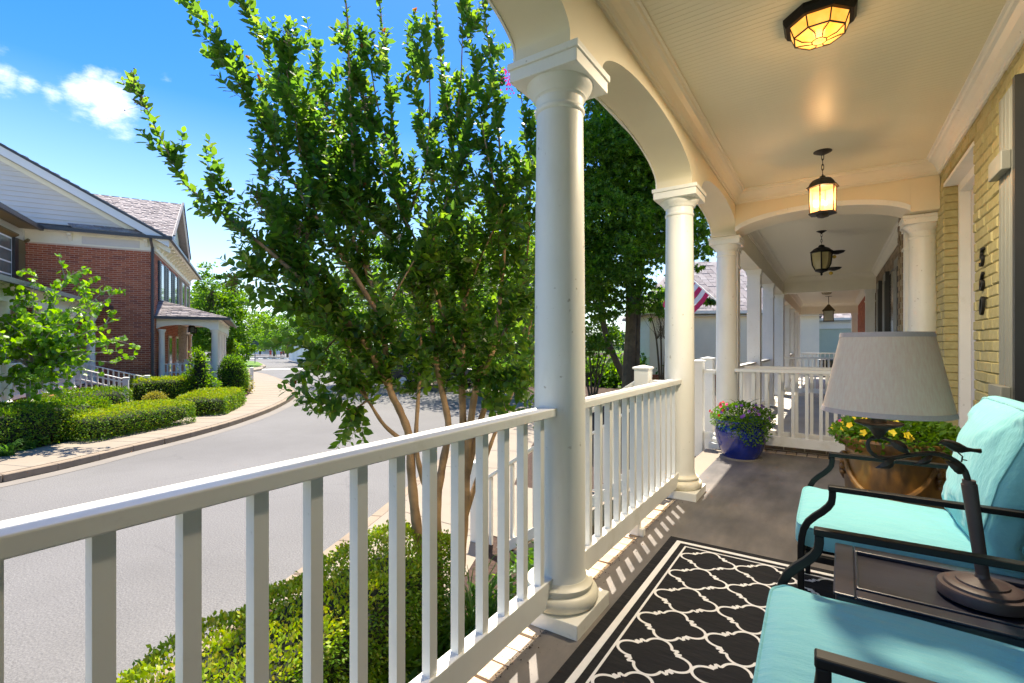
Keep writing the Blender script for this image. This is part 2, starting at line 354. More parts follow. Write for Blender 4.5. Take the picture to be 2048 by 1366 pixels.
def fabric(name, col, weave=700, rough=.85, var=.06, sheen=.3):
    m, t, b = newmat(name)
    n = tex(t, scale=3, detail=5); c = ramp(t, n.outputs[0], [(.3, shade(col, 1 - var)), (.7, shade(col, 1 + var))]).outputs[0]
    wv = tex(t, scale=weave, detail=2, mscale=(1, .25, 1)); wv2 = tex(t, scale=weave, detail=2, mscale=(.25, 1, 1))
    c = mixc(t, .12, c, wv.outputs[0], 'OVERLAY'); c = mixc(t, .12, c, wv2.outputs[0], 'OVERLAY')
    t.links.new(c, b.inputs['Base Color']); b.inputs['Roughness'].default_value = rough; b.inputs['Sheen Weight'].default_value = sheen
    bump(t, b, wv.outputs[0], .2, .001); bump(t, b, wv2.outputs[0], .2, .001)
    w_ = tex(t, scale=6, detail=4, rough=.55, mscale=(1, 3, 1), rot=(0, 0, .5)); bump(t, b, w_.outputs[0], .6, .02)
    return m
M['aqua'] = fabric('aqua_fabric', (.25, .68, .73), 520)
M['piping'] = fabric('piping_fabric', (.20, .58, .63))
M['rug'] = fabric('rug_black', (.008, .008, .010), 420, .95, .2, 0); M['rugw'] = fabric('rug_ivory', (.78, .77, .76), 420, .95, .06, 0)
def linen():
    m, t, b = newmat('linen_shade')
    v = tex(t, scale=190, detail=4, mscale=(1, 1, .035)); h = tex(t, scale=230, detail=3, mscale=(.06, .06, 1))
    c = ramp(t, v.outputs[0], [(.3, (.94, .70, .52)), (.7, (1, .83, .64))]).outputs[0]
    c = mixc(t, .1, c, h.outputs[0], 'OVERLAY')
    t.links.new(c, b.inputs['Base Color']); b.inputs['Roughness'].default_value = .9
    bump(t, b, v.outputs[0], .3, .001); bump(t, b, h.outputs[0], .2, .001)
    tr = t.nodes.new('ShaderNodeBsdfTranslucent'); t.links.new(c, tr.inputs[0]); mx = t.nodes.new('ShaderNodeMixShader'); mx.inputs[0].default_value = .12
    t.links.new(b.outputs[0], mx.inputs[1]); t.links.new(tr.outputs[0], mx.inputs[2]); t.links.new(mx.outputs[0], t.nodes['Material Output'].inputs[0])
    return m
M['linen'] = linen(); M['band'] = fabric('shade_band', (.66, .50, .44), 300)
def cobalt():
    m, t, b = newmat('cobalt_glaze'); n = tex(t, scale=5, detail=6)
    t.links.new(ramp(t, n.outputs[0], [(.3, (.001, .010, .12)), (.7, (.002, .018, .24))]).outputs[0], b.inputs['Base Color'])
    b.inputs['Roughness'].default_value = .07; b.inputs['Coat Weight'].default_value = .6; b.inputs['Coat Roughness'].default_value = .04
    f = tex(t, scale=9, detail=3); bump(t, b, f.outputs[0], .12, .01); return m
M['cobalt'] = cobalt()
def amber_glaze():
    m, t, b = newmat('amber_glaze'); n = tex(t, scale=5, detail=7, mscale=(1.5, 1.5, .5)); n2 = tex(t, scale=2.2, detail=4)
    c = ramp(t, n.outputs[0], [(.3, (.05, .028, .014)), (.47, (.15, .075, .022)), (.6, (.26, .12, .022)), (.75, (.32, .18, .04))]).outputs[0]
    c = mixc(t, ramp(t, n2.outputs[0], [(.5, (0, 0, 0)), (.7, (.6, .6, .6))]).outputs[0], c, (.085, .065, .05))
    t.links.new(c, b.inputs['Base Color']); b.inputs['Roughness'].default_value = .42; b.inputs['Coat Weight'].default_value = .25; b.inputs['Coat Roughness'].default_value = .1
    f = tex(t, scale=20, detail=4); bump(t, b, f.outputs[0], .25, .006); return m
M['amberpot'] = amber_glaze()
def tablewood():
    m, t, b = newmat('distressed_tabletop'); a = tex(t, scale=2.2, detail=7, mscale=(1, 3, 1)); s = tex(t, scale=26, detail=6, rough=.7, mscale=(.35, 2.4, 1)); w_ = tex(t, scale=4, detail=3)
    c = ramp(t, a.outputs[0], [(.3, (.010, .010, .017)), (.55, (.030, .030, .048)), (.75, (.055, .057, .088))]).outputs[0]
    fc = t.nodes.new('ShaderNodeMath'); fc.operation = 'MULTIPLY'; t.links.new(ramp(t, s.outputs[0], [(.66, (0, 0, 0)), (.74, (1, 1, 1))]).outputs[0], fc.inputs[0]); t.links.new(ramp(t, w_.outputs[0], [(.45, (0, 0, 0)), (.6, (1, 1, 1))]).outputs[0], fc.inputs[1])
    c = mixc(t, fc.outputs[0], c, (.33, .27, .17))
    t.links.new(c, b.inputs['Base Color']); b.inputs['Roughness'].default_value = .35; bump(t, b, a.outputs[0], .2, .004); bump(t, b, s.outputs[0], .15, .002); return m
M['tabletop'] = tablewood()
def emis(name, col, st, col2=None):
    m, t, b = newmat(name); n = tex(t, scale=9, detail=4)
    c = ramp(t, n.outputs[0], [(.3, col), (.7, col2 or col)]).outputs[0]
    t.links.new(c, b.inputs['Base Color']); t.links.new(c, b.inputs['Emission Color']); b.inputs['Emission Strength'].default_value = st; b.inputs['Roughness'].default_value = .25; return m
M['amber_on'] = emis('amber_glass_lit', (1, .33, .035), .36, (1, .50, .12)); M['amber_hot'] = emis('bulb', (1, .72, .32), 5)
M['amber_lant'] = emis('lantern_glass_lit', (1, .47, .13), .75, (1, .60, .25))
M['glass_off'] = glassmat('frosted_glass', (.42, .38, .2), .3); M['glass_clear'] = glassmat('lantern_glass', (.5, .5, .4), .2)
M['bark'] = simple('crape_bark', (.40, .245, .12), .75, .5, 6, .7, .01, fine=30, dirt=(.22, .12, .055))
M['twig'] = simple('twig', (.12, .06, .03), .8, .3, 20, .5, .004)
M['bark_d'] = simple('grey_brown_bark', (.13, .10, .055), .9, .4, 6, 1, .02, fine=25)
M['bark_g'] = simple('grey_bark', (.36, .32, .28), .85, .3, 9, .5, .01)
M['leaf'] = leafmat('crape_leaf', [(.052, .125, .018), (.08, .17, .022), (.036, .092, .018), (.12, .215, .026), (.066, .145, .024), (.044, .11, .02), (.16, .22, .035)], .55, .36, 2.7, .5)
M['leaf_tip'] = leafmat('new_leaf', [(.45, .15, .03), (.50, .32, .05), (.42, .09, .04), (.40, .35, .06)], .5, .5, 1.3)
M['leaf_m'] = leafmat('maple_leaf', [(.04, .105, .014), (.07, .16, .018), (.028, .08, .012), (.115, .22, .022), (.055, .135, .015)], .5, .42, 2.8)
M['leaf_l'] = leafmat('light_leaf', [(.075, .17, .016), (.11, .22, .02), (.06, .14, .014), (.15, .26, .03)], .5, .5, 2.2)
M['leaf_r'] = leafmat('redbud_leaf', [(.12, .27, .022), (.16, .33, .03), (.085, .21, .018), (.20, .36, .04)], .5, .38, 1.9)
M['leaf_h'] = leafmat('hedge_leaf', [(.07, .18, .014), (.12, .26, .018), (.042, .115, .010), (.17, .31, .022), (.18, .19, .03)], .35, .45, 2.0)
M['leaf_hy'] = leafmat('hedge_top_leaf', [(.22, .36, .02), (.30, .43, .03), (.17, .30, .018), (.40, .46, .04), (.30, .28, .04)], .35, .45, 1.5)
M['leaf_g'] = leafmat('golden_leaf', [(.34, .34, .05), (.42, .38, .07), (.22, .26, .03)], .3, .5, 1.5)
M['leaf_f'] = leafmat('far_leaf', [(.06, .15, .014), (.09, .20, .02), (.045, .115, .012), (.12, .25, .025)], .45, .6, 2.2)
M['leaf_dk'] = leafmat('evergreen_leaf', [(.02, .055, .015), (.03, .075, .02), (.015, .045, .012)], .3, .6, 2.0)
M['blade'] = leafmat('grass_blade', [(.05, .15, .02), (.08, .20, .03), (.035, .11, .02), (.13, .22, .05)], .4, .4, 2.0)
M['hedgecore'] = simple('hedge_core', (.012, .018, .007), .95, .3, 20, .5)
M['pet_r'] = leafmat('red_petal', [(.55, .015, .02), (.62, .04, .03), (.40, .01, .02)], .3, .6, 1.2)
M['pet_p'] = leafmat('purple_petal', [(.18, .06, .42), (.26, .10, .52), (.14, .04, .33)], .3, .6, 1.2)
M['pet_y'] = leafmat('yellow_petal', [(.85, .62, .02), (.9, .72, .05), (.8, .5, .02)], .3, .6, 1.1)
M['pet_k'] = leafmat('pink_petal', [(.75, .05, .22), (.8, .12, .3), (.65, .02, .15)], .3, .6, 1.2)
M['soil'] = simple('potting_soil', (.03, .02, .013), .95, .3, 30, 1, .02)
M['flag_r'] = fabric('flag_red', (.62, .02, .11), 300); M['flag_w'] = fabric('flag_white', (.82, .80, .80), 300)
M['skin'] = simple('skin', (.52, .30, .20), .6, .08, 8); M['cloth_r'] = simple('red_cloth', (.55, .05, .06), .8, .1, 8); M['cloth_d'] = simple('dark_cloth', (.05, .05, .09), .8, .1, 8)
M['signback'] = simple('sign_back', (.06, .09, .13), .5, .1, 3); M['carpaint'] = simple('car_paint', (.03, .035, .045), .2, .1, 2, .01); M['rubber'] = simple('rubber', (.02, .02, .02), .8, .1, 5)
M['vinyl'] = simple('white_vinyl', (.8, .8, .82), .5, .04, 2)
# ================================================================ GROUND, STREET, PAVEMENTS
ZR, ZY = -1.0, -0.87
def struct(name, mb, mat, **k):
    o = mb.build(name, M[mat], None, **k); o['kind'] = 'structure'; return o
struct('ground', MB().sheet([(-900, -700), (900, -700), (900, 1100), (-900, 1100)], ZR - .03), 'lawn')
# kerb lines (real ground points); near kerb on our side, far kerb across the street
from mathutils.geometry import delaunay_2d_cdt
def cdt(poly, z):
    r = delaunay_2d_cdt([Vector((p[0], p[1])) for p in poly], [], [list(range(len(poly)))], 1, 1e-3)
    m = MB(); V = [(p.x, p.y, z) for p in r[0]]; F_ = []
    for f in r[2]:
        a, b, c = (Vector(V[f[0]]), Vector(V[f[1]]), Vector(V[f[2]])); F_.append(tuple(f) if (b - a).cross(c - a).z > 0 else tuple(f)[::-1])
    return m.add(V, F_)
near = [(-1.2, -6.0), (-2.2, -2.4), (-3.45, 1.0)] + [G(750, 1045, ZR)[:2]] + [G(880, 930, ZR)[:2], G(985, 842, ZR)[:2], G(1008, 812, ZR)[:2], G(980, 795, ZR)[:2], G(900, 784, ZR)[:2], G(800, 772, ZR)[:2], G(700, 745, ZR)[:2], G(640, 722, ZR)[:2], G(700, 708, ZR)[:2]]
near = [tuple(p) for p in near]
far = [(-9.6, -7.0), (-10.3, -2.2)] + [tuple(G(a, b, ZR)[:2]) for a, b in ((0, 967), (270, 903), (380, 876), (470, 850), (540, 824), (578, 804), (590, 792), (582, 778), (565, 765), (545, 756), (520, 749), (470, 742), (380, 738), (250, 735))]
def spline(pts, n=6):
    P = [Vector((p[0], p[1], 0)) for p in pts]; o = []
    for i in range(len(P) - 1):
        a, b, c, d = P[max(i - 1, 0)], P[i], P[i + 1], P[min(i + 2, len(P) - 1)]
        for k in range(n):
            t = k / n; o.append(.5 * ((2 * b) + (c - a) * t + (2 * a - 5 * b + 4 * c - d) * t * t + (3 * b - a - 3 * c + d) * t ** 3))
    o.append(P[-1]); return [(p.x, p.y) for p in o]
nearS, farS = spline(near), spline(far)
# the asphalt: our bend of the street and the crossing street that it meets, one sheet
A2 = [tuple(G(a, b, ZR)[:2]) for a, b in ((700, 704), (560, 703.5), (440, 703.5), (300, 706), (200, 720))]
street = struct('street', cdt([(-1.2, -9)] + nearS + A2 + farS[::-1], ZR), 'asphalt')
def offset(poly, d):
    o = []
    for i, p in enumerate(poly):
        a = Vector(poly[max(i - 1, 0)]); b = Vector(poly[min(i + 1, len(poly) - 1)]); t = (b - a).normalized(); o.append((p[0] - t.y * d, p[1] + t.x * d))
    return o
def strip(mb, a, b, z0, z1=None):
    for i in range(len(a) - 1):
        q = [(*a[i], z0), (*a[i + 1], z0), (*b[i + 1], z0), (*b[i], z0)]
        if z1 is None:
            nrm = (Vector(q[1]) - Vector(q[0])).cross(Vector(q[2]) - Vector(q[0]))
            mb.add(q if nrm.z > 0 else q[::-1], [(0, 1, 2, 3)])
        else: mb.extrude(q, (0, 0, z1 - z0))
    return mb
FARN = 16 * 6 - 1
# far side: gutter pan, kerb stones, pavement with joints, raised ground
fk0 = offset(farS, 0.0); fk1 = offset(farS, .16); fpan = offset(farS, -.32)
struct('gutter_pan', strip(MB(), fpan, fk0, ZR + .005), 'gutter_pan')
def kerb_run(line, off, name, step, z1=ZY, zr=ZR):
    """kerb built of separate stones"""
    o = empty(name, (line[0][0], line[0][1], zr)); o['kind'] = 'structure'
    S = [0]
    for i in range(len(line) - 1): S.append(S[-1] + (Vector(line[i + 1]) - Vector(line[i])).length)
    def at(s, pl):
        s = min(max(s, 0), S[-1] - 1e-4)
        for i in range(len(S) - 1):
            if S[i + 1] >= s: t = (s - S[i]) / (S[i + 1] - S[i]); return Vector(pl[i]).lerp(Vector(pl[i + 1]), t)
    s = 0
    while s < S[-1] - .4:
        e = min(s + step, S[-1]); m = MB(); k = 4
        for j in range(k):
            a, b = s + (e - s - .015) * j / k, s + (e - s - .015) * (j + 1) / k
            m.extrude([(*at(a, line), zr), (*at(b, line), zr), (*at(b, off), zr), (*at(a, off), zr)], (0, 0, z1 - zr))
        m.build('kerb_stone', M['kerb'], o, world=True, bevel=.012, seg=1); s = e
    return o
kerb_run(farS, fk1, 'far_kerb', 3.0)
swo = offset(farS, 1.75)
swalk = strip(MB(), fk1, swo, ZY + .004)
struct('far_pavement', swalk, 'concrete')
jm = MB()
for i in range(3, len(farS) - 1, 2):
    a, b = Vector(fk1[i]), Vector(swo[i]); jm.bar((*a, ZY + .0055), (*b, ZY + .0055), .014, .003)
struct('pavement_joint_lines', jm, 'gutter_pan')
wy = [(-60, -40), (-60, 60)]
far_in = offset(farS, .15)
struct('far_ground', cdt(far_in[:FARN] + [(-67.5, 11.4), (-140, -20), (-140, -60), (-20, -60)], ZY), 'mulch')
# near side
nk1 = offset(nearS, -.15); nsw = offset(nearS, -1.55)
kerb_run(nearS, nk1, 'near_kerb', 3.0)
npv = strip(MB(), nk1[14:], nsw[14:], ZY + .004)
struct('near_pavement', npv, 'concrete')
struct('garden_ground', cdt(offset(nearS, -.14) + [tuple(G(800, 706, ZR)[:2]), (10, 160), (60, 60), (60, -30), (2, -30)], ZY), 'mulch')
jm = MB()
for i in range(15, len(nearS) - 3, 2): jm.bar((*nk1[i], ZY + .0055), (*nsw[i], ZY + .0055), .014, .003)
struct('near_pavement_joint_lines', jm, 'gutter_pan')
struct('garden_walk', MB().sheet([(-4.55, 4.2), (-2.6, 4.2), (-2.6, 5.9), (-5.2, 5.9)], ZY + .009), 'concrete')
# lawn patches beyond
struct('verge_lawn', MB().sheet([tuple(G(a, b, ZY)[:2]) for a, b in ((300, 733), (500, 737), (518, 734), (526, 729), (515, 724), (470, 719), (430, 717), (300, 716))], ZY + .03), 'lawn')
vk = [tuple(G(a, b, ZR)[:2]) for a, b in ((300, 742), (500, 745), (522, 741), (532, 734), (520, 727), (470, 722), (430, 720), (300, 719))]
struct('verge_kerb', MB().prism(vk, ZR, ZY + .02), 'concrete')
struct('stop_line', MB().sheet([tuple(G(a, b, ZR)[:2]) for a, b in ((522, 738.2), (640, 736.5), (640, 738.0), (522, 740))], ZR + .006), 'line')
for k in range(9):
    x = 500 + k * 17
    struct('crossing_bar', MB().sheet([tuple(G(a, b, ZR)[:2]) for a, b in ((x, 716.2), (x + 9, 716.2), (x + 9.5, 718), (x, 718))], ZR + .006), 'line')
struct('far_lawn', MB().sheet([tuple(G(a, b, ZY)[:2]) for a, b in ((200, 706.6), (480, 702.4), (600, 703.6), (760, 705.2))] + [(-60, 420), (-700, 500), (-700, 100)], ZY), 'lawn')

# ================================================================ OUR PORCH AND HOUSE
XB = -1.02; YC = [-2.18, -0.13, 1.925, 3.98, 6.08]; ZCL = 2.885; XW = .83; YE = 6.22
house = empty('brick_house', (0, 2, -1), 0, 'olive yellow painted brick house numbered 560 with the near white columned porch', 'house')
# floor slab (setting) and brick edging
fl = struct('porch_floor', MB().box(-1.0, XW + .1, -2.3, YE - .2, -.25, 0), 'floor')
struct('porch_apron', MB().box(-1.205, -1.0, 4.17, 5.88, -.14, -.006), 'concrete')
eb = MB().box(-.0475, .0475, -.0475, .0475, -.03, .03).data('edge_brick')
eb = MB().box(-.102, .102, -.0455, .0455, -.03, .03).data('edge_brick'); eb.materials.append(M['paver'])
edge = empty('porch_edging', (-1.105, 2, -.1)); edge['kind'] = 'structure'
y = -2.2
while y < 4.15:
    o = inst('brick', eb, edge, (random.uniform(-.004, .004), y - 2, .061 + random.uniform(-.004, .004)), (0, 0, random.uniform(-.02, .02))); y += .101
mod = None
MB().box(-1.19, -1.03, -2.3, YE - .2, -.9, -.066).build('foundation_wall', M['found'], edge, world=True)
ebe = empty('end_edging', (0, 6.0, -.1)); ebe['kind'] = 'structure'
x = -.86
eb2 = MB().box(-.0455, .0455, -.10, .10, -.03, .03).data('end_brick'); eb2.materials.append(M['paver'])
while x < .8: inst('brick', eb2, ebe, (x, .12, .061 + random.uniform(-.004, .004))); x += .099
MB().box(-1.0, .8, 6.23, 6.27, -.8, .12).build('neighbour_foundation', M['mortar_t'], ebe, world=True)
fb = MB().box(-.095, .095, -.006, .006, -.028, .028).data('foundation_brick'); fb.materials.append(M['found'])
for r_ in range(2):
    for k in range(9): inst('brick', fb, ebe, (-.85 + k * .203 + r_ * .1, .226, .07 + r_ * .068))
# beam with elliptic arches along the street side
def arch_z(y):
    for a, b in zip(YC[:-1], YC[1:]):
        lo, hi = a + .165, b - .165
        if lo < y < hi:
            t = (y - (lo + hi) / 2) / ((hi - lo) / 2); return 2.47 + .205 * math.sqrt(max(0, 1 - t * t))
    return 2.435
ys = []
for a, b in zip(YC[:-1], YC[1:]):
    lo, hi = a + .165, b - .165; ys += [a - .165, lo - .0005]
    ys += [(lo + hi) / 2 - (hi - lo) / 2 * math.cos(math.pi * k / 40) + (.0005 if k == 0 else -.0005 if k == 40 else 0) for k in range(41)]
ys += [YC[-1] - .165, YC[-1] + .165]
def arched(x0, x1, drop=0, zt=3.058):
    V = []; Fc = []
    for y in ys:
        z = arch_z(y) - drop; V += [(x0, y, z), (x1, y, z), (x1, y, zt), (x0, y, zt)]
    for i in range(len(ys) - 1):
        a, b = i * 4, i * 4 + 4
        Fc += [(a + 1, b + 1, b, a), (a + 2, b + 2, b + 1, a + 1), (a + 3, a, b, b + 3), (a + 3, b + 3, b + 2, a + 2)]
    n = (len(ys) - 1) * 4; Fc += [(0, 3, 2, 1), (n, n + 1, n + 2, n + 3)]
    m = MB(); m.v = V; m.f = [f[::-1] for f in Fc]; return m
arched(-1.15, -.885).build('arched_beam', M['cream'], house, world=True, smooth=True)
arched(-1.162, -1.151, .008).build('arch_trim', M['white'], house, world=True, smooth=True)
# eaves outside: frieze, soffit, gutter, roof
MB().box(-1.40, -1.15, -2.4, YE, 3.06, 3.08).build('eave_soffit', M['soffit'], house, world=True)
MB().box(-1.48, -1.40, -2.4, YE, 3.05, 3.16).build('gutter', M['white'], house, world=True, bevel=.01)
MB().add([(-1.46, -2.5, 3.09), (-1.46, YE, 3.09), (1.0, YE, 3.9), (1.0, -2.5, 3.9), (-1.46, -2.5, 3.15), (-1.46, YE, 3.15), (1.0, YE, 3.96), (1.0, -2.5, 3.96)],
         [(0, 1, 2, 3), (7, 6, 5, 4), (0, 4, 5, 1), (1, 5, 6, 2), (2, 6, 7, 3), (3, 7, 4, 0)]).build('porch_roof', M['shingle'], house, world=True)
# ceiling of beaded boards
ce = MB().box(-.9, XW, -2.3, 5.82, ZCL + .008, ZCL + .03).build('ceiling', M['ceil'], house, world=True)
bd = MB(); W_ = (.04 - .0014) / 2
bd.add([(-.865, -W_ + .0008, 0), (-.865, W_ - .0008, 0), (.865, W_ - .0008, 0), (.865, -W_ + .0008, 0), (-.865, -W_, .0008), (-.865, W_, .0008), (.865, W_, .0008), (.865, -W_, .0008), (-.865, -W_, .010), (-.865, W_, .010), (.865, W_, .010), (.865, -W_, .010)],
       [(0, 1, 2, 3), (1, 0, 4, 5), (3, 2, 6, 7), (5, 4, 8, 9), (7, 6, 10, 11), (0, 3, 7, 4), (2, 1, 5, 6)])
bdm = bd.data('ceiling_board'); bdm.materials.append(M['ceil'])
for k in range(200): inst('board', bdm, ce, (-.035, -2.25 - 2 + k * .04, ZCL + 1 - .0005))
# crown moulding profile swept round three sides
def crown(mb, p, q, inward, z=ZCL, s=1.0):
    """p->q along the wall top, inward = unit vector into the room"""
    prof = [(0, -.135), (.014, -.135), (.016, -.118), (.026, -.112), (.032, -.092), (.05, -.062), (.075, -.036), (.092, -.03), (.098, -.016), (.112, -.012), (.112, 0), (0, 0)]
    p, q, inward = Vector(p), Vector(q), Vector(inward); a = [p + inward * u * s + Vector((0, 0, z + v * s)) for u, v in prof]
    mb.extrude(a, q - p)
c = MB(); crown(c, (-.885, -2.3, 0), (-.885, 5.80, 0), (1, 0, 0)); c.build('crown_moulding', M['trimwarm'], house, world=True)
c = MB(); crown(c, (XW, -2.3, 0), (XW, 5.80, 0), (-1, 0, 0)); c.build('crown_moulding', M['white'], house, world=True)
c = MB(); crown(c, (-.885, 5.80, 0), (XW, 5.80, 0), (0, -1, 0)); c.build('crown_moulding', M['trimwarm'], house, world=True)
# end beam across with a low arch
def cross_beam(x0, x1, y0, y1, zs, rise, zt, mat, name, parent, trim=None):
    m = MB(); n = 36; xs = [x0 + (x1 - x0) * k / n for k in range(n + 1)]; V = []; Fc = []
    for i, x in enumerate(xs):
        t = (2 * i / n - 1); z = zs + rise * math.sqrt(max(0, 1 - t * t * .93)) - rise * math.sqrt(.07)
        V += [(x, y0, z), (x, y1, z), (x, y1, zt), (x, y0, zt)]
    for i in range(n):
        a, b = i * 4, i * 4 + 4; Fc += [(a, b, b + 1, a + 1), (a + 1, b + 1, b + 2, a + 2), (a + 3, b + 3, b, a), (a + 2, b + 2, b + 3, a + 3)]
    Fc += [(0, 1, 2, 3), (n * 4 + 3, n * 4 + 2, n * 4 + 1, n * 4)]; m.v = V; m.f = [f[::-1] for f in Fc]
    m.build(name, M[mat], parent, world=True, smooth=True)
    if trim:
        m = MB(); V = []; Fc = []
        for i, x in enumerate(xs):
            t = (2 * i / n - 1); z = zs + rise * math.sqrt(max(0, 1 - t * t * .93)) - rise * math.sqrt(.07)
            V += [(x, y0 - .012, z - .001), (x, y0 - .002, z - .001), (x, y0 - .002, z + .05), (x, y0 - .012, z + .05)]
        m.v = V; m.f = []
        for i in range(n):
            a, b = i * 4, i * 4 + 4; m.f += [f[::-1] for f in [(a, b, b + 1, a + 1), (a + 3, b + 3, b, a), (a + 2, b + 2, b + 3, a + 3)]]
        m.build('arch_trim', M['white'], parent, world=True, smooth=True)
cross_beam(-.884, .62, 5.803, 6.2, 2.45, .19, 2.96, 'cream', 'end_beam', house, trim=True)
MB().box(.6205, XW - .001, 5.803, 6.2, 2.44, 2.96).build('end_beam_block', M['cream'], house, world=True)
MB().box(-1.15, -.8845, 5.85, YE, 2.435, 2.44).build('corner_block', M['cream'], house, world=True)
# round columns
M['column_foot'] = simple('column_foot_paint', (.80, .76, .63), .45, .12, 5, .08, .003, fine=40, dirt=(.52, .43, .22))
def column(cx, cy, parent, half=None):
    sh = MB().lathe([(.121, .165), (.117, .18), (.1145, .2), (.1145, .9), (.112, 1.5), (.105, 2.2), (.104, 2.222), (.109, 2.226), (.112, 2.232), (.112, 2.242), (.106, 2.248), (.105, 2.256), (.106, 2.29)], (cx, cy, 0), 56).build('column', M['column'], parent, world=True, smooth=True)
    MB().lathe([(.105, 2.285), (.108, 2.292), (.116, 2.297), (.118, 2.303), (.130, 2.318), (.142, 2.332), (.148, 2.346), (.15, 2.352)], (cx, cy, 0), 56).build('capital', M['column'], sh, world=True, smooth=True)
    m = MB().box(cx - .163, cx + .163, cy - .163, cy + .163, 2.352, 2.405); m.box(cx - .172, cx + .172, cy - .172, cy + .172, 2.405, 2.434)
    m.build('abacus', M['column'], sh, world=True, bevel=.003)
    MB().lathe([(.155, .06), (.166, .068), (.172, .082), (.172, .098), (.166, .113), (.154, .122), (.146, .124), (.143, .128), (.143, .134), (.148, .138), (.148, .148), (.140, .153), (.128, .158), (.122, .168)], (cx, cy, 0), 56).build('base_moulding', M['column_foot'], sh, world=True, smooth=True)
    MB().box(cx - .168, cx + .168, cy - .168, cy + .168, -.004, .06).build('plinth', M['column'], sh, world=True, bevel=.003)
for yc in YC[1:]: column(XB, yc, house)
column(.745, 6.08, house)
# house wall
ya, yb, ztop = 4.57, 5.65, 2.62      # door recess
wy0, wy1, wz0, wz1 = 1.0, 3.42, .28, 2.48
wall = MB()
wall.box(XW + .012, XW + .3, -2.3, wy0, -.25, 2.95).box(XW + .012, XW + .3, wy0, wy1, -.25, wz0).box(XW + .012, XW + .3, wy0, wy1, wz1, 2.95)
wall.box(XW + .012, XW + .3, wy1, ya, -.25, 2.95).box(XW + .012, XW + .3, ya, yb, ztop, 2.95).box(XW + .012, XW + .3, yb, YE, -.25, 2.95)
wallo = wall.build('wall', M['mortar_y'], house, world=True)
def brick_mesh(lx, ly, lz, mat, bev=0):
    """brick centred at origin, long axis y, proud along -x"""
    m = MB()
    if bev:
        x0, x1, a, b, c = -ly, 0, lx / 2, lz / 2, bev
        m.add([(x1, -a, -b), (x1, a, -b), (x1, a, b), (x1, -a, b), (x0 + c, -a, -b), (x0 + c, a, -b), (x0 + c, a, b), (x0 + c, -a, b), (x0, -a + c, -b + c), (x0, a - c, -b + c), (x0, a - c, b - c), (x0, -a + c, b - c)],
              [(4, 5, 9, 8), (5, 6, 10, 9), (6, 7, 11, 10), (7, 4, 8, 11), (8, 9, 10, 11), (0, 1, 5, 4), (1, 2, 6, 5), (2, 3, 7, 6), (3, 0, 4, 7)])
    else: m.box(-ly, 0, -lx / 2, lx / 2, -lz / 2, lz / 2)
    me = m.data('brick'); me.materials.append(M[mat]); return me
def bond(s0, s1, z0, z1, holes, L=.203, H=.068, j=.010, phase=0):
    """running bond: yields (s, z, length factor) clear of holes [(s0,s1,z0,z1)]"""
    res = []; r_ = 0; z = z0 + H / 2
    while z < z1 - H * .4:
        s = s0 - (L / 2 if (r_ + phase) % 2 else 0)
        while s < s1:
            segs = [(max(s, s0), min(s + L - j, s1))]
            for (a, b, c, d) in holes:
                if c - H * .4 < z < d + H * .4:
                    ns = []
                    for p, q in segs:
                        if q <= a or p >= b: ns.append((p, q))
                        else:
                            if p < a: ns.append((p, a))
                            if q > b: ns.append((b, q))
                    segs = ns
            for p, q in segs:
                if q - p > .03: res.append(((p + q) / 2, z, (q - p) / (L - j)))
            s += L
        z += H; r_ += 1
    return res
bm_y = brick_mesh(.199, .012, .0645, 'ybrick', .006)
pl = []
for s, z, k in bond(3.2, YE, 0, 2.86, [(ya, yb, 0, ztop), (0, wy1, wz0, wz1)], j=.004):
    pl.append(((XW + .0125 - 0, s - 2, z + 1 + random.uniform(-.002, .002)), random.uniform(-.012, .012), (random.uniform(.7, 1.5), k, random.uniform(.97, 1.02))))
pieces('brick', bm_y, pl, wallo, 300, 'bricks')
# recess side facing the viewer, white frame, door leaf
MB().box(XW, XW + .3, yb + .001, yb + .004, 0, ztop)
rb = MB()
for k in range(38):
    zz = .034 + k * .068; rb.box(XW + .004, XW + .095, yb - .008, yb + .02, zz - .031, zz + .031)
rb.build('reveal_bricks', M['ybrick'], wallo, world=True, kind='stuff', bevel=.004, seg=1)
dr = MB().box(XW + .095, XW + .17, yb - .055, yb - .0005, 0, ztop - .0).box(XW + .095, XW + .17, ya + .0005, ya + .03, 0, ztop - 0).box(XW + .095, XW + .17, ya + .0305, yb - .0555, ztop - .10, ztop - .001)
dfr = dr.build('door_frame', M['white'], house, world=True, bevel=.004)
dl = MB().box(XW + .17, XW + .21, ya, yb, 0, ztop)
dlo = dl.build('door', M['door'], house, world=True)
pm = MB()
for a, b in ((.2, .9), (1.0, 1.55), (1.65, 2.2)):
    for q in (0, 1):
        y0 = ya + .16 + q * .42; pm.box(XW + .16, XW + .1695, y0, y0 + .32, a, b)
pm.build('door_panels', M['door'], dlo, world=True, bevel=.006)
MB().box(XW + .02, XW + .3, ya, yb, ztop, ztop + .003)
MB().box(XW - .002, XW + .17, ya + .004, yb - .004, ztop - .03, ztop - .002).build('door_head', M['white'], house, world=True)
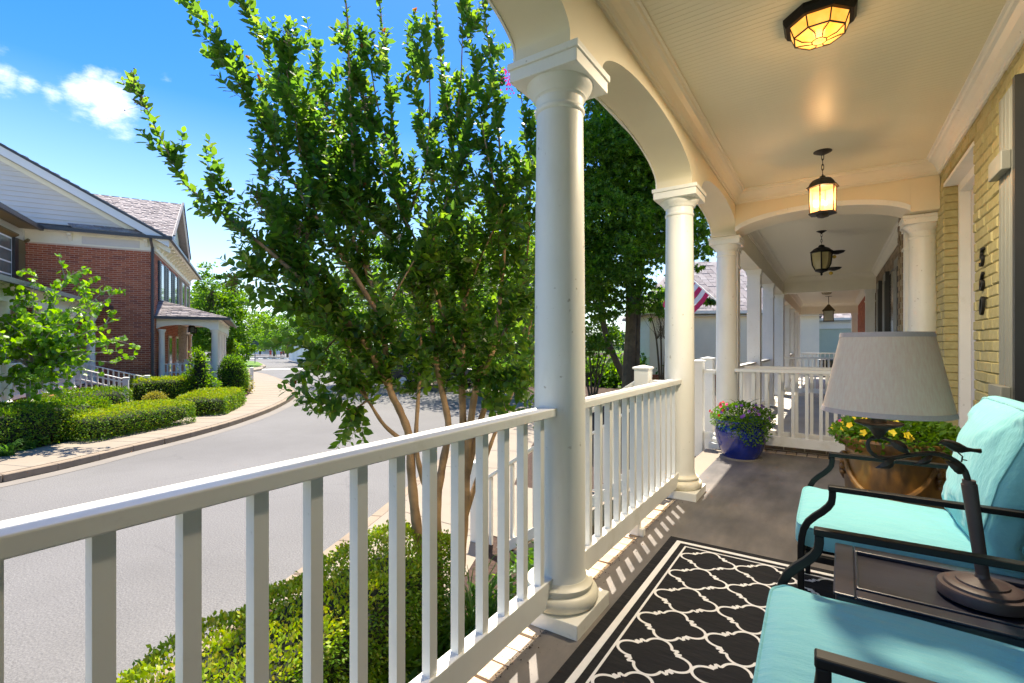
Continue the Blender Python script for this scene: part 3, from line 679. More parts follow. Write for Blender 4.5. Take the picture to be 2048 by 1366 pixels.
# window: dark, in the near part of the wall; casing and shutter
wf = MB().box(XW + .02, XW + .12, wy1 - .07, wy1 - .0005, wz0, wz1).box(XW + .02, XW + .12, wy0, wy0 + .07, wz0, wz1).box(XW + .02, XW + .12, wy0 + .071, wy1 - .071, wz0, wz0 + .07).box(XW + .02, XW + .12, wy0 + .071, wy1 - .071, wz1 - .07, wz1)
wfo = wf.build('window', M['shutter_k'], house, world=True, bevel=.004)
MB().box(XW + .10, XW + .115, wy0 + .06, wy1 - .06, wz0 + .06, wz1 - .06).build('pane', M['blackpane'], wfo, world=True)
MB().box(XW + .06, XW + .097, wy0 + .072, wy1 - .072, 1.50, 1.535).build('meeting_rail', M['signback'], wfo, world=True)
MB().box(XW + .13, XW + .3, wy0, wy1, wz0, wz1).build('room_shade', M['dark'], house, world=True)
sh = MB().box(XW - .050, XW - .02, 3.44, 3.69, wz0 - .02, wz1 + .06)
sho = sh.build('shutter', M['shutter_g'], house, world=True, bevel=.004)
fm = MB()
for a, w_ in ((3.445, .045), (3.497, .06), (3.564, .06), (3.631, .055)): fm.box(XW - .060, XW - .0505, a, a + w_, wz0, wz1 + .05)
fm.build('shutter_boards', M['shutter_g'], sho, world=True, bevel=.004)
for z in (.88, 2.10): MB().box(XW - .10, XW - .0605, 3.46, 3.70, z, z + .10).build('shutter_batten', M['shutter_g'], sho, world=True, bevel=.005)
MB().box(XW - .062, XW - .012, 3.40, 3.438, wz0 - .04, wz1 + .07).build('shutter_edge', M['shutter_k'], sho, world=True)
# house number
for i, ch in enumerate('560'):
    cu = bpy.data.curves.new('house_number', 'FONT'); cu.body = ch; cu.size = .165; cu.extrude = .006; cu.bevel_depth = .0022; cu.shear = .2
    cu.align_x = 'CENTER'; cu.materials.append(M['iron'])
    tmp = bpy.data.objects.new('tmp', cu); COL.objects.link(tmp); bpy.context.view_layer.update(); me = bpy.data.meshes.new_from_object(tmp.evaluated_get(bpy.context.evaluated_depsgraph_get())); bpy.data.objects.remove(tmp)
    o = bpy.data.objects.new('house_number', me); COL.objects.link(o); o.parent = house
    o.location = (XW - .012, 4.30 - 2, 1.755 - i * .158 - .045 + 1); o.rotation_euler = (R(90), 0, R(-90))

# ---------------------------------------------------------------- railings
balm = {}
def railing(p0, p1, label, name='porch_railing', group=None, z0=0, z1=0, top=.925, sp=.132, bw=.032, mat='rail', foot=None, topw=.088, start=.06, low=.08, cat='railing', end=None):
    p0, p1 = Vector((*p0, 0)), Vector((*p1, 0)); L_ = (p1 - p0).length; u = (p1 - p0) / L_; ang = math.atan2(u.y, u.x); sl = (z1 - z0) / L_
    o = empty(name, (p0.x, p0.y, z0), ang, label, cat, group)
    def rail(m, y0, y1, a, b):   # sheared box in local frame
        m.add([(0, y0, a), (L_, y0, a + sl * L_), (L_, y1, a + sl * L_), (0, y1, a), (0, y0, b), (L_, y0, b + sl * L_), (L_, y1, b + sl * L_), (0, y1, b)],
              [(0, 3, 2, 1), (4, 5, 6, 7), (0, 1, 5, 4), (1, 2, 6, 5), (2, 3, 7, 6), (3, 0, 4, 7)])
        return m
    rail(MB(), -topw / 2, topw / 2, top - .036, top).build('top_rail', M[mat], o, bevel=.004)
    rail(MB(), -.026, .026, low + .005, low + .112).build('bottom_rail', M[mat], o, bevel=.003)
    h0, h1 = low + .112, top - .036; key = (round(h1 - h0, 3), bw, mat)
    if key not in balm:
        me = MB().box(-bw / 2, bw / 2, -bw / 2, bw / 2, 0, h1 - h0 + abs(sl) * .0).data('baluster'); me.materials.append(M[mat]); balm[key] = me
    s = start
    while s < L_ - .03:
        inst('baluster', balm[key], o, (s, 0, h0 + sl * s)); s += sp
    if foot: 
        for f in foot: MB().box(f - .02, f + .02, -.022, .05, 0, low + .006).box(f - .02, f + .02, -.05, -.0225, 0, low * .6).build('foot_block', M[mat], o, bevel=.004)
    return o
railing((XB, YC[1] + .11), (XB, YC[2] - .10), 'white porch railing nearest the viewer, left of the big near column', group='porch railings of the near house', start=.045)
railing((XB, YC[2] + .10), (XB, YC[3] - .10), 'white porch railing between the first and the second round column', group='porch railings of the near house', start=.07, foot=[.93])
railing((XB, YC[0] + .10), (XB, YC[1] - .10), 'white porch railing behind the viewer, past the nearest one', group='porch railings of the near house')
railing((-.915, 6.02), (.80, 6.02), 'white cross railing closing the porch end behind the blue pot', group='porch railings of the near house', foot=[1.02], sp=.128, topw=.10)
# stairs: steps and sloped rails with newels
st = empty('front_steps', (-1.3, 5.03, -.9)); st['kind'] = 'structure'
for k in range(5): MB().box(-1.21 - .29 * (k + 1), -1.208 - .29 * k, 4.12, 5.94, -.9, -.17 - .145 * k).build('step', M['concrete'], st, world=True, bevel=.008)
def newel(x, y, z, h, label=None, name='newel_post', w=.12, mat='white', parent=None):
    m = MB().box(x - w / 2, x + w / 2, y - w / 2, y + w / 2, z, z + h - .03); m.box(x - w / 2 - .012, x + w / 2 + .012, y - w / 2 - .012, y + w / 2 + .012, z + h - .03, z + h - .012)
    m.lathe([(w * .78, h - .012), (w * .1, h + .004)], (x, y, z), 4, a0=math.pi / 4)
    return m.build(name, M[mat], parent, world=True, bevel=.004)
def stair_rail(y, label):
    r1 = railing((-1.38, y), (-3.05, y), label, 'stair_railing', 'front stair railings of the near house', z0=.0, z1=-1.12, top=.90, start=.1, mat='white', low=.0)
    for x, z, h in ((-1.33, -.14, 1.16), (-3.10, -1.0, .98)):
        m = newel(x, y, z, h); off = Vector((-1.38, y, 0)); m.parent = r1; c_, s_ = math.cos(-r1.rotation_euler.z), math.sin(-r1.rotation_euler.z)
        me = m.data
        for v in me.vertices: q = v.co - off; v.co = (q.x * c_ - q.y * s_, q.x * s_ + q.y * c_, q.z)
    m = MB().box(.055, .31 - .13, -.04, .04, .86, .895)
    f = MB().add([(-.0, -.035, -.16), (1.67, -.035, -1.28), (1.67, .035, -1.28), (0, .035, -.16), (0, -.035, -.02), (1.67, -.035, -1.14), (1.67, .035, -1.14), (0, .035, -.02)], [(0, 3, 2, 1), (4, 5, 6, 7), (0, 1, 5, 4), (1, 2, 6, 5), (2, 3, 7, 6), (3, 0, 4, 7)])
    f.build('stringer', M['mortar_t'], r1)
    MB().box(-.245, -.115, -.035, .035, .86, .90).box(-.245, -.115, -.022, .022, .08, .16).build('short_rail', M['white'], r1)
stair_rail(4.02, 'white sloping stair railing with a square newel, running down left of the second column')
stair_rail(6.06, 'white sloping stair railing beside the third column, far side of the steps')

# ---------------------------------------------------------------- rug
rug = empty('porch_rug', (-.07, 1.75, 0), 0, 'black rug with ivory quatrefoil trellis pattern on the porch floor', 'rug')
MB().box(-.83, .69, .55, 3.035, 0.001, .008).build('rug_base', M['rug'], rug, world=True, bevel=.003)
b_ = MB()
def border(i0, wd):
    x0, x1, y0, y1 = -.83 + i0, .69 - i0, .55 + i0, 3.035 - i0
    for a in ((x0, x1, y0, y0 + wd), (x0, x1, y1 - wd, y1), (x0, x0 + wd, y0 + wd, y1 - wd), (x1 - wd, x1, y0 + wd, y1 - wd)): b_.box(*a, .0082, .0095)
border(.052, .028); border(.112, .010); b_.build('ivory_border', M['rugw'], rug, world=True)
def quatre():
    pts = []
    a, b = .139, .1195
    # one quadrant from right tip to top tip
    q = [(a * 1.0, 0)]
    for k in range(1, 9):
        t = k / 8 * R(100); q.append((.082 + .057 * math.cos(t), .047 * math.sin(t)))
    q += [(.089, .061), (.066, .057), (.073, .079), (.053, .073)]
    for k in range(8, -1, -1):
        t = k / 8 * R(80); q.append((.050 * math.sin(t), .068 + .0515 * math.cos(t)))
    return q
Q = quatre(); full = Q + [(-x, y) for x, y in Q[::-1][1:]] + [(-x, -y) for x, y in Q[1:]] + [(x, -y) for x, y in Q[::-1][1:-1]]
pt = MB()
PX, PY = .281, .2415
xL, xR, yB, yT = -.83 + .124, .69 - .124, .55 + .124, 3.035 - .124
hw = .0058
for i in range(6):
    for j in range(12):
        cx, cy = -.565 + i * PX, 2.79 - j * PY
        P = [(cx + x, cy + y) for x, y in full]; n = len(P)
        for k in range(n):
            a, b = Vector(P[k]), Vector(P[(k + 1) % n])
            if (b - a).length < 1e-5: continue
            if min(a.x, b.x) < xL or max(a.x, b.x) > xR or min(a.y, b.y) < yB or max(a.y, b.y) > yT: continue
            t = (b - a).normalized(); nrm = Vector((-t.y, t.x)) * hw; a = a - t * .001; b = b + t * .001
            jz = .0093 + (k % 3) * .00004 + ((i + j) % 2) * .00015
            q = [a + nrm, a - nrm, b - nrm, b + nrm]; pt.add([(*p, jz) for p in q], [(0, 1, 2, 3)])
pt.build('trellis_pattern', M['rugw'], rug, world=True)

# grit and dry leaf litter caught along the brick edging
n = 900; gm = MB()
for k in range(n):
    x = -1.0 + random.gauss(0, .008) if k % 3 else random.uniform(-1.19, -.93); y = random.uniform(.2, 4.1); r = random.uniform(.0015, .0045); a = random.uniform(0, 6.28)
    gm.add([(x + r * math.cos(a), y + r * math.sin(a), .002), (x + r * math.cos(a + 2.2), y + r * math.sin(a + 2.2), .002), (x + r * math.cos(a + 4.1), y + r * math.sin(a + 4.1), .002), (x, y, .002 + r * .8)], [(0, 1, 3), (1, 2, 3), (2, 0, 3)])
lt = gm.build('litter', M['mulch'], None, kind='stuff'); lt['label'] = 'dark grit and leaf bits along the sunlit brick edge of the porch floor'; lt['category'] = 'litter'
# screw heads and a few nail marks on the railing faces
# ================================================================ NEIGHBOURING PORCHES
M['pale_floor'] = simple('pale_porch_concrete', (.60, .55, .46), .7, .12, 2, .2)
def sq_post(x, y, parent, s=.19, zt=2.48, mat='white', zb=0):
    m = MB().box(x - s / 2, x + s / 2, y - s / 2, y + s / 2, zb, zt)
    o = m.build('post', M[mat], parent, world=True, bevel=.004)
    MB().box(x - s / 2 - .02, x + s / 2 + .02, y - s / 2 - .02, y + s / 2 + .02, zt - .05, zt - .001).box(x - s / 2 - .012, x + s / 2 + .012, y - s / 2 - .012, y + s / 2 + .012, zt - .08, zt - .050).build('post_cap', M[mat], o, world=True)
    MB().box(x - s / 2 - .012, x + s / 2 + .012, y - s / 2 - .012, y + s / 2 + .012, zt - .27, zt - .245).build('neck_band', M[mat], o, world=True)
    MB().box(x - s / 2 - .02, x + s / 2 + .02, y - s / 2 - .02, y + s / 2 + .02, zb, zb + .12).build('post_foot', M[mat], o, world=True)
def nporch(y0, y1, posts, label, brick, mort, zc, xin=-.93, xw=.82, holes=(), group='attached row houses along our street'):
    h = empty('row_house', (0, (y0 + y1) / 2, -1), 0, label, 'house', group)
    struct('row_porch_floor', MB().box(-1.12, xw + .1, y0 + .06, y1, -.8, -.02), 'pale_floor')
    c = MB().box(xin - .05, xw, y0 + .001, y1 - .3, zc, zc + .05).build('ceiling', M['nceil'], h, world=True)
    bm_ = MB().box(-.86, .86, -.043, .043, 0, .01).data('board'); bm_.materials.append(M['nceil'])
    k = 0
    while y0 + .1 + k * .09 < y1 - .3: inst('board', bm_, c, (-.04, y0 + .1 + k * .09 - (y0 + y1) / 2, zc + 1 - .008)); k += 1
    MB().box(xin - .24, xin, y0, y1, zc - .40, zc + .1).build('beam', M['frieze'], h, world=True, bevel=.003)
    MB().box(xin + .001, xw, y1 - .28, y1 - .02, zc - .38, zc + .08).build('end_beam', M['frieze'], h, world=True, bevel=.003)
    m = MB(); crown(m, (xin, y0, 0), (xin, y1 - .28, 0), (1, 0, 0), zc); crown(m, (xw, y0, 0), (xw, y1 - .28, 0), (-1, 0, 0), zc); crown(m, (xin, y1 - .281, 0), (xw, y1 - .281, 0), (0, -1, 0), zc)
    m.build('crown_moulding', M['frieze'], h, world=True)
    for y in posts: sq_post(xin - .1, y, h, zt=zc - .401)
    sq_post(xw - .1, y1 - .14, h, zt=zc - .381, s=.17)
    wl = MB().box(xw + .012, xw + .3, y0, y1, -.8, zc + .4).build('wall', M[mort], h, world=True)
    bmm = brick_mesh(.193, .014, .058, brick)
    pieces('brick', bmm, [((xw + .0125, s - (y0 + y1) / 2, z + 1), 0, (1, k, 1)) for s, z, k in bond(y0, y1, 0, zc, list(holes))], wl, 300, 'bricks')
    MB().add([(-1.26, y0, zc + .12), (-1.26, y1, zc + .12), (1.2, y1, zc + 1.0), (1.2, y0, zc + 1.0), (-1.26, y0, zc + .18), (-1.26, y1, zc + .18), (1.2, y1, zc + 1.06), (1.2, y0, zc + 1.06)],
             [(0, 1, 2, 3), (7, 6, 5, 4), (0, 4, 5, 1), (1, 5, 6, 2), (2, 6, 7, 3), (3, 7, 4, 0)]).build('porch_roof', M['shingle'], h, world=True)
    return h, wl
h2, w2 = nporch(6.28, 13.35, [6.42, 8.62, 10.72, 13.1], 'taupe brick row house with square white posts and dark shutters, next beyond ours', 'taupe', 'mortar_t', 2.80)
# engaged pilaster and the brick return near us
sq_post(.695, 6.40, h2, s=.13, zt=2.44)
# projecting brick return: bricks facing the viewer
rm = MB().box(.70, .83, 7.35, 7.65, -.3, 2.79).build('brick_pier', M['mortar_t'], h2, world=True)
bmf = MB().box(-.06, .06, -.012, 0, -.029, .029).data('brick'); bmf.materials.append(M['taupe'])
for k in range(40): inst('brick', bmf, rm, (.765 + random.uniform(-.002, .002), 7.35 - 9.815, .04 + k * .068 + 1))
bms = MB().box(-.012, 0, -.09, .09, -.029, .029).data('brick'); bms.materials.append(M['taupe'])
for k in range(40): inst('brick', bms, rm, (.70, (7.46 if k % 2 else 7.52) - 9.815, .04 + k * .068 + 1))
def shutter(y0, y1, z0, z1, parent, xw=.82, mat='shutter_g'):
    o = MB().box(xw - .055, xw - .02, y0, y1, z0, z1).build('shutter', M[mat], parent, world=True, bevel=.003)
    for a, b in ((z0 + .12, z0 + (z1 - z0) * .28), (z0 + (z1 - z0) * .34, z1 - .14)):
        m = MB().box(xw - .062, xw - .0552, y0 + .06, y1 - .06, a, b).build('panel', M['shutter_k'], o, world=True)
        MB().box(xw - .068, xw - .0622, y0 + .085, y1 - .085, a + .03, b - .03).build('raised_panel', M[mat], o, world=True)
    MB().box(xw - .06, xw - .001, y0 - .016, y0 - .0005, z0 - .01, z1 + .01).build('shutter_edge', M['shutter_k'], o, world=True)
for a, b in ((8.35, 8.95), (10.2, 10.7), (11.6, 12.1)): shutter(a, b, .3, 2.42, h2)
for a, b in ((9.05, 10.1),):
    wn = MB().box(.81, .83, a, b, .3, 2.4).build('window', M['shutter_k'], h2, world=True); MB().box(.80, .8095, a + .06, b - .06, .36, 2.34).build('pane', M['blackpane'], wn, world=True)
for i, (zz, k) in enumerate(((1.66, '5'), (1.44, '6'), (1.22, '2'))): pass
h3, w3 = nporch(13.42, 21.2, [13.55, 15.5, 17.4, 19.3, 20.95], 'red brick row house with pale porch ceiling, third house of the row', 'redbrick', 'mortar', 2.72, xin=-.95, xw=.80)
shutter(14.4, 14.9, .3, 2.3, h3, .80, 'white')
railing((-1.03, 13.30), (.78, 13.30), 'white cross railing between the second and the third porch', group='railings of the neighbouring porches', mat='white', z0=-.02, z1=-.02)
railing((-1.03, 20.9), (.78, 20.9), 'white cross railing at the far end of the third porch', group='railings of the neighbouring porches', mat='white', z0=-.02, z1=-.02)
railing((-.86, 6.36), (.55, 6.36), 'second white cross railing, just behind the one at our porch end', group='railings of the neighbouring porches', mat='white', sp=.145, start=.1, top=.945)
for a, b, lb in ((6.55, 8.5, 'white street side railing before the first square neighbour post'), (8.74, 10.6, 'white street side railing between the first two square neighbour posts'), (15.6, 17.3, 'white street side railing of the third porch')):
    railing((-1.03, a), (-1.03, b), lb, group='railings of the neighbouring porches', mat='white')
# gate-like stair posts of the neighbour
for (px, py, d, lb) in ((1416, 714, 6.6, 'white newel post with pyramid cap behind the third column'),):
    p = At(px, py, d); o = newel(p.x, p.y, -.9, p.z + .9, w=.15); tag(o, lb, 'post')
o = newel(*At(1399, 722, 6.0)[:2], -.9, 1.86, w=.07); tag(o, 'slim white post with flat cap right of the second column', 'post')

# ================================================================ FAR BUILDINGS ON OUR SIDE
def siding(parent, mat, o, u, n, length, z0, z1, pitch=.18, holes=(), gable=None, name='siding_board', limit=300, lap=.016):
    """clapboards as single boards on a wall plane: origin o, run u, outward n"""
    o, u, n = Vector(o), Vector(u).normalized(), Vector(n).normalized(); z = z0
    while z < z1 - .02:
        h = min(pitch, z1 - z); s0, s1 = 0, length
        if gable: s0, s1 = gable(z + h * .5)
        if s1 - s0 > .05:
            segs = [(s0, s1)]
            for (a, b, c, d) in holes:
                if c < z + h * .5 < d:
                    ns = []
                    for p, q in segs:
                        if q <= a or p >= b: ns.append((p, q)); continue
                        if p < a: ns.append((p, a))
                        if q > b: ns.append((b, q))
                    segs = ns
            for p, q in segs:
                a, b = o + u * p, o + u * q; zz = Vector((0, 0, z))
                m = MB(); pr = [a + zz + n * .002, a + zz + n * (lap + .006), a + zz + Vector((0, 0, h)) + n * .004, a + zz + Vector((0, 0, h)) + n * .002]
                m.extrude(pr, b - a); m.build(name, M[mat], parent, world=True)
        z += pitch
def block(name, label, px, py_base_z, d, width, depth, ht, mat, yaw, pitch=.18, roof=None, roofh=1.6, cat='building', z=ZY, eave='frieze', holes=(), gabled=False, group=None):
    """simple clapboard building, front-left ground corner seen at px, depth d; yaw = direction of the front run"""
    p = At(px, 690, d); p.z = z; u = Vector((math.cos(yaw), math.sin(yaw), 0)); n = Vector((u.y, -u.x, 0))
    h = empty(name, p, 0, label, cat, group)
    MB().frame(p, u * width, -n * depth, (0, 0, ht)).build('wall', M[mat], h, world=True)
    siding(h, mat, (p.x, p.y, 0), u, n, width, z + .25, z + ht - .02, pitch, holes)
    siding(h, mat, (p.x, p.y, 0), -n, -u, depth, z + .25, z + ht - .02, pitch)
    MB().frame(p + n * .03, u * width, -n * .02, (0, 0, .25)).build('foundation', M['redbrick'], h, world=True)
    # hipped/gabled roof over it
    e = .35; A = p + Vector((0, 0, ht)) + n * e - u * e; W_ = width + 2 * e; D_ = depth + 2 * e
    a0, a1, a2, a3 = A, A + u * W_, A + u * W_ - n * D_, A - n * D_; rz = Vector((0, 0, roofh)); k = .0 if gabled else .3 * W_
    r0 = A + u * k - n * D_ / 2 + rz; r1 = A + u * (W_ - k) - n * D_ / 2 + rz; t = Vector((0, 0, -.12))
    m = MB(); m.add([a0, a1, a2, a3, r0, r1, a0 + t, a1 + t, a2 + t, a3 + t], [(0, 1, 5, 4), (1, 2, 5), (2, 3, 4, 5), (3, 0, 4), (9, 8, 7, 6), (0, 6, 7, 1), (1, 7, 8, 2), (2, 8, 9, 3), (3, 9, 6, 0)])
    rf = m.build('roof', M['shingle'], h, world=True)
    slope = (D_ / 2); cnt = int(math.hypot(slope, roofh) / .19); sm = MB()
    nrm = (u.cross(r0 - a0)); nrm.normalize()
    if nrm.z < 0: nrm = -nrm
    for j in range(cnt):
        f = j / cnt; lo = a0.lerp(r0, f); hi = a1.lerp(r1, f); L_ = (hi - lo).length; cntx = int(L_ / .3); dv = (r0 - a0) - u * (r0 - a0).dot(u); dv = dv.normalized() * .2
        for i in range(cntx):
            q = lo + u * (i * .3 + (j % 2) * .15) + nrm * .01; hh = random.choice((.008, .018, .026))
            sm.frame(q, u * .285, dv, nrm * hh)
    sm.build('shingles', M['shingle'], rf, world=True, kind='stuff')
    MB().bar(a0 - n * .0 + Vector((0, 0, -.05)), a1 + Vector((0, 0, -.05)), .10, .13).build('gutter', M[eave], h, world=True)
    MB().frame(p + Vector((0, 0, ht - .22)) + n * .001, u * width, n * (e - .05), (0, 0, .02)).build('soffit', M['frieze'], h, world=True)
    return h, p, u, n
# cream garage house behind the columns
hb, p, u, n = block('clapboard_house', 'pale cream clapboard house with low brick base behind the maple and columns', 1300, 0, 21.5, 7.2, 6, 3.55, 'siding_c', R(33.6 - 5), roofh=2.7, cat='house', pitch=.175)
fbm = MB().box(-.095, .095, -.012, 0, -.029, .029).data('brick'); fbm.materials.append(M['redbrick'])
bw = MB().frame(p + n * .04, u * 7.2, n * .06, (0, 0, .75)).build('brick_base', M['mortar'], hb, world=True)
ang = math.atan2(u.y, u.x); pl = []
for s, z, k in bond(0, 3.4, 0, .75, []):
    q = u * s + n * .101; pl.append(((q.x, q.y, z), ang, (k, 1, 1)))
pieces('brick', fbm, pl, bw, 300, 'bricks')
# white garage and sage garage at the end of the view along the porches
block('white_garage', 'white clapboard garage seen past the far end of the porches', 1470, 0, 25, 3.55, 5, 3.7, 'farwhite', R(33.6 - 31), roofh=2.3, cat='garage', holes=((3.35, 3.55, 0, 0),))
gw = At(1607, 690, 24.1); 
hg, p, u, n = block('sage_garage', 'sage green clapboard garage with pale shingle roof behind the far porch end', 1626, 0, 27.5, 6.0, 6, 3.55, 'siding_s', R(33.6 - 31), roofh=2.2, cat='garage')
MB().frame(p + Vector((0, 0, 2.98)) + n * .04, u * 6.0, n * .05, (0, 0, .5)).build('fascia_board', M['soffit'], hg, world=True)
MB().frame(At(1596, 690, 24.4) + Vector((0, 0, -1.6)), (.42, .02, 0), (0, .06, 0), (0, 0, 1.55)).build('service_door', M['frieze'], hg, world=True)

# parked car far off behind the porch rails
def car(loc, rz, label):
    o = empty('parked_car', loc, rz, label, 'car')
    prof = [(-2.2, .35), (-2.25, .62), (-2.1, .85), (-1.35, .95), (-.75, 1.42), (.75, 1.45), (1.5, 1.0), (2.1, .92), (2.25, .6), (2.2, .35)]
    m = MB().extrude([(x, -.85, z) for x, z in prof], (0, 1.7, 0)); m.build('body', M['carpaint'], o, bevel=.08, seg=3, smooth=True)
    g = MB().extrude([(x, -.86, z) for x, z in [(-1.15, .98), (-.68, 1.36), (.68, 1.38), (1.3, 1.02)]], (0, 1.72, 0)); g.build('side_glass', M['blackpane'], o)
    for x in (-1.4, 1.4):
        for y in (-.87, .67):
            m = MB(); m.lathe([(.33, 0), (.33, .2)], (0, 0, 0), 20); m.v = [(a + x, c + y, b + .33) for a, b, c in m.v]; w_ = m.build('wheel', M['rubber'], o)
            m = MB(); m.lathe([(.2, -.01), (.2, .21)], (0, 0, 0), 16); m.v = [(a + x, c + y, b + .33) for a, b, c in m.v]; m.build('rim', M['vinyl'], w_)
    for y in (-.7, .45): MB().box(2.2, 2.27, y, y + .25, .62, .75).build('headlight', M['glass_clear'], o, bevel=.02)
    return o
pc = At(1660, 690, 22.6); car((pc.x, pc.y, ZY), R(8), 'dark parked car seen through the far porch balusters')
pc = At(872, 690, 24.0); car((pc.x, pc.y, ZR + .12), R(25), 'dark parked car in the shade behind the crape myrtle trunks')

# flag on the neighbour's column
fo = empty('flag', At(1462, 700, 6.9), 0, 'red and white striped flag on a slanted pole beyond the second column', 'flag')
pA, pB = At(1440, 607, 7.2), At(1372, 549, 7.6)
MB().tube([pA, pB], .013, 8).build('pole', M['farwhite'], fo, world=True)
for k in range(7):
    m = MB(); V = []; n = 10
    a = pA.lerp(pB, .30 + k * .10); b = pA.lerp(pB, .30 + (k + 1) * .10)
    drop = At(1349, 640, 7.4) - At(1395, 578, 7.4)
    for i in range(n + 1):
        t = i / n; dv = drop * t * 1.05 + Vector((.03 * math.sin(t * 9 + k * .6), .05 * math.sin(t * 7 + k), 0)) * t
        V += [a + dv, b + dv]
    m.add(V, [(2 * i, 2 * i + 1, 2 * i + 3, 2 * i + 2) for i in range(n)]); m.build('stripe', M['flag_r'] if k % 2 == 0 else M['flag_w'], fo, world=True, smooth=True)

# ================================================================ HANGING LIGHTS
def tub(o, name, pts, r, mat='iron', n=6): return MB().tube(pts, r, n).build(name, M[mat], o, world=True, smooth=True)
def plamp(o, loc, e, col=(1, .62, .28), r=.05, kind='POINT'):
    l = bpy.data.lights.new('bulb_light', kind); l.energy = e; l.color = col
    if kind == 'AREA': l.shape = 'DISK'; l.size = r * 2
    else: l.shadow_soft_size = r
    q = bpy.data.objects.new('bulb_light', l); COL.objects.link(q); q.parent = o
    off = Vector((0, 0, 0)); a = o
    while a is not None: off += a.location; a = a.parent
    q.location = Vector(loc) - off
def octa(cx, cy, zc, label, s=1.0, lit=True, group=None):
    o = empty('ceiling_light', (cx, cy, zc), 0, label, 'ceiling light', group); a0 = math.pi / 8
    gm = 'amber_on' if lit else 'glass_off'; fm = 'iron' if lit else 'iron_v'
    MB().lathe([(.140 * s, -.045 * s), (.158 * s, -.045 * s), (.172 * s, -.02 * s), (.172 * s, 0)], (cx, cy, zc), 8, a0=a0).build('canopy', M[fm], o, world=True)
    rr = [(.138, -.046), (.118, -.100), (.034, -.128)]
    ring = lambda r, z: [Vector((cx + r * s * math.cos(a0 + k * math.pi / 4), cy + r * s * math.sin(a0 + k * math.pi / 4), zc + z * s)) for k in range(8)]
    Rg = [ring(*q) for q in rr]
    for lv in range(2):
        for k in range(8):
            q = (k + 1) % 8; MB().add([Rg[lv][k], Rg[lv][q], Rg[lv + 1][q], Rg[lv + 1][k]], [(3, 2, 1, 0)]).build('pane', M[gm], o, world=True)
    MB().add(Rg[2], [tuple(range(8))[::-1]]).build('bottom_pane', M[gm], o, world=True)
    cg = MB()
    for k in range(8):
        q = (k + 1) % 8
        cg.tube([Rg[0][k], Rg[1][k]], .0036 * s, 5); cg.tube([Rg[1][k], Rg[1][q]], .0045 * s, 5); cg.tube([Rg[2][k], Rg[2][q]], .0035 * s, 5)
        mid = (Rg[1][k] + Rg[2][k]) / 2 + Vector((0, 0, -.004)); t = Vector((-(mid.y - cy), mid.x - cx, 0)).normalized() * .012 * s * (1 if k % 2 else -1)
        cg.tube([Rg[1][k], mid + t, Rg[2][k]], .003 * s, 5)
    cg.build('cage', M[fm], o, world=True, smooth=True)
    if lit: plamp(o, (cx, cy, zc - .19), .7); plamp(o, (cx, cy, zc - .145), 19, (1, .88, .70), .11, 'AREA')
    return o
octa(-.05, 2.93, ZCL, 'lit octagonal amber glass ceiling light with black cage, nearest the viewer')
octa(-.10, 16.0, 2.72, 'small unlit flush ceiling light in the far porch', .95, False)
def chain(o, x, y, z0, z1, r=.012, mat='iron_b'):
    n = max(2, int((z1 - z0) / .036)); m = MB()
    for k in range(n):
        zc = z0 + (k + .5) * (z1 - z0) / n; hh = (z1 - z0) / n * .68; pts = []
        for j in range(13):
            a = j / 12 * 2 * math.pi; dx = r * .7 * math.cos(a); pts.append((x + (dx if k % 2 else 0), y + (0 if k % 2 else dx), zc + hh * math.sin(a)))
        m.tube(pts, .0028, 5, caps=False)
    m.build('chain', M[mat], o, world=True, smooth=True)
# hexagonal lit lantern
def lantern_hex(x, y, zc, label):
    o = empty('pendant_lantern', (x, y, zc), 0, label, 'lantern', None); a0 = R(20)
    MB().lathe([(.02, -.03), (.055, -.014), (.07, -.006), (.07, 0)], (x, y, zc), 28).build('canopy', M['iron_b'], o, world=True, smooth=True)
    zt = zc - .205; chain(o, x, y, zt, zc - .028)
    MB().lathe([(.128, -.055), (.130, -.05), (.112, -.038), (.100, -.012), (.078, .012), (.048, .026), (.026, .031), (.022, .045), (.008, .052), (.006, .062)], (x, y, zt - .058), 6, a0=a0).build('roof', M['iron_b'], o, world=True)
    zb = zt - .335; zr = zt - .11
    rg = lambda r, z: [Vector((x + r * math.cos(a0 + k * math.pi / 3), y + r * math.sin(a0 + k * math.pi / 3), z)) for k in range(6)]
    T, B = rg(.106, zr), rg(.101, zb); c = MB()
    for k in range(6):
        q = (k + 1) % 6
        MB().add([T[k], T[q], B[q], B[k]], [(3, 2, 1, 0)]).build('pane', M['lpane'], o, world=True)
        c.tube([T[k], B[k]], .0052, 6); c.tube([T[k], T[q]], .006, 6); c.tube([B[k], B[q]], .0062, 6)
    c.build('frame', M['iron_b'], o, world=True, smooth=True)
    MB().lathe([(.010, -.028), (.045, -.018), (.05, -.008), (.05, 0), (.112, .006), (.112, .014)], (x, y, zb - .014), 6, a0=a0).build('bottom_plate', M['iron_b'], o, world=True)
    for k in range(3):
        a = k * 2.1 + .5; MB().ico((x + .024 * math.cos(a), y + .024 * math.sin(a), zb + .085), .0125, 8, 6, 1.9).build('bulb', M['amber_hot'], o, world=True, smooth=True)
        tub(o, 'candle', [(x + .024 * math.cos(a), y + .024 * math.sin(a), zb), (x + .024 * math.cos(a), y + .024 * math.sin(a), zb + .062)], .009, 'frieze')
    plamp(o, (x, y, zb + .13), 3.0, (1, .80, .56), .03)
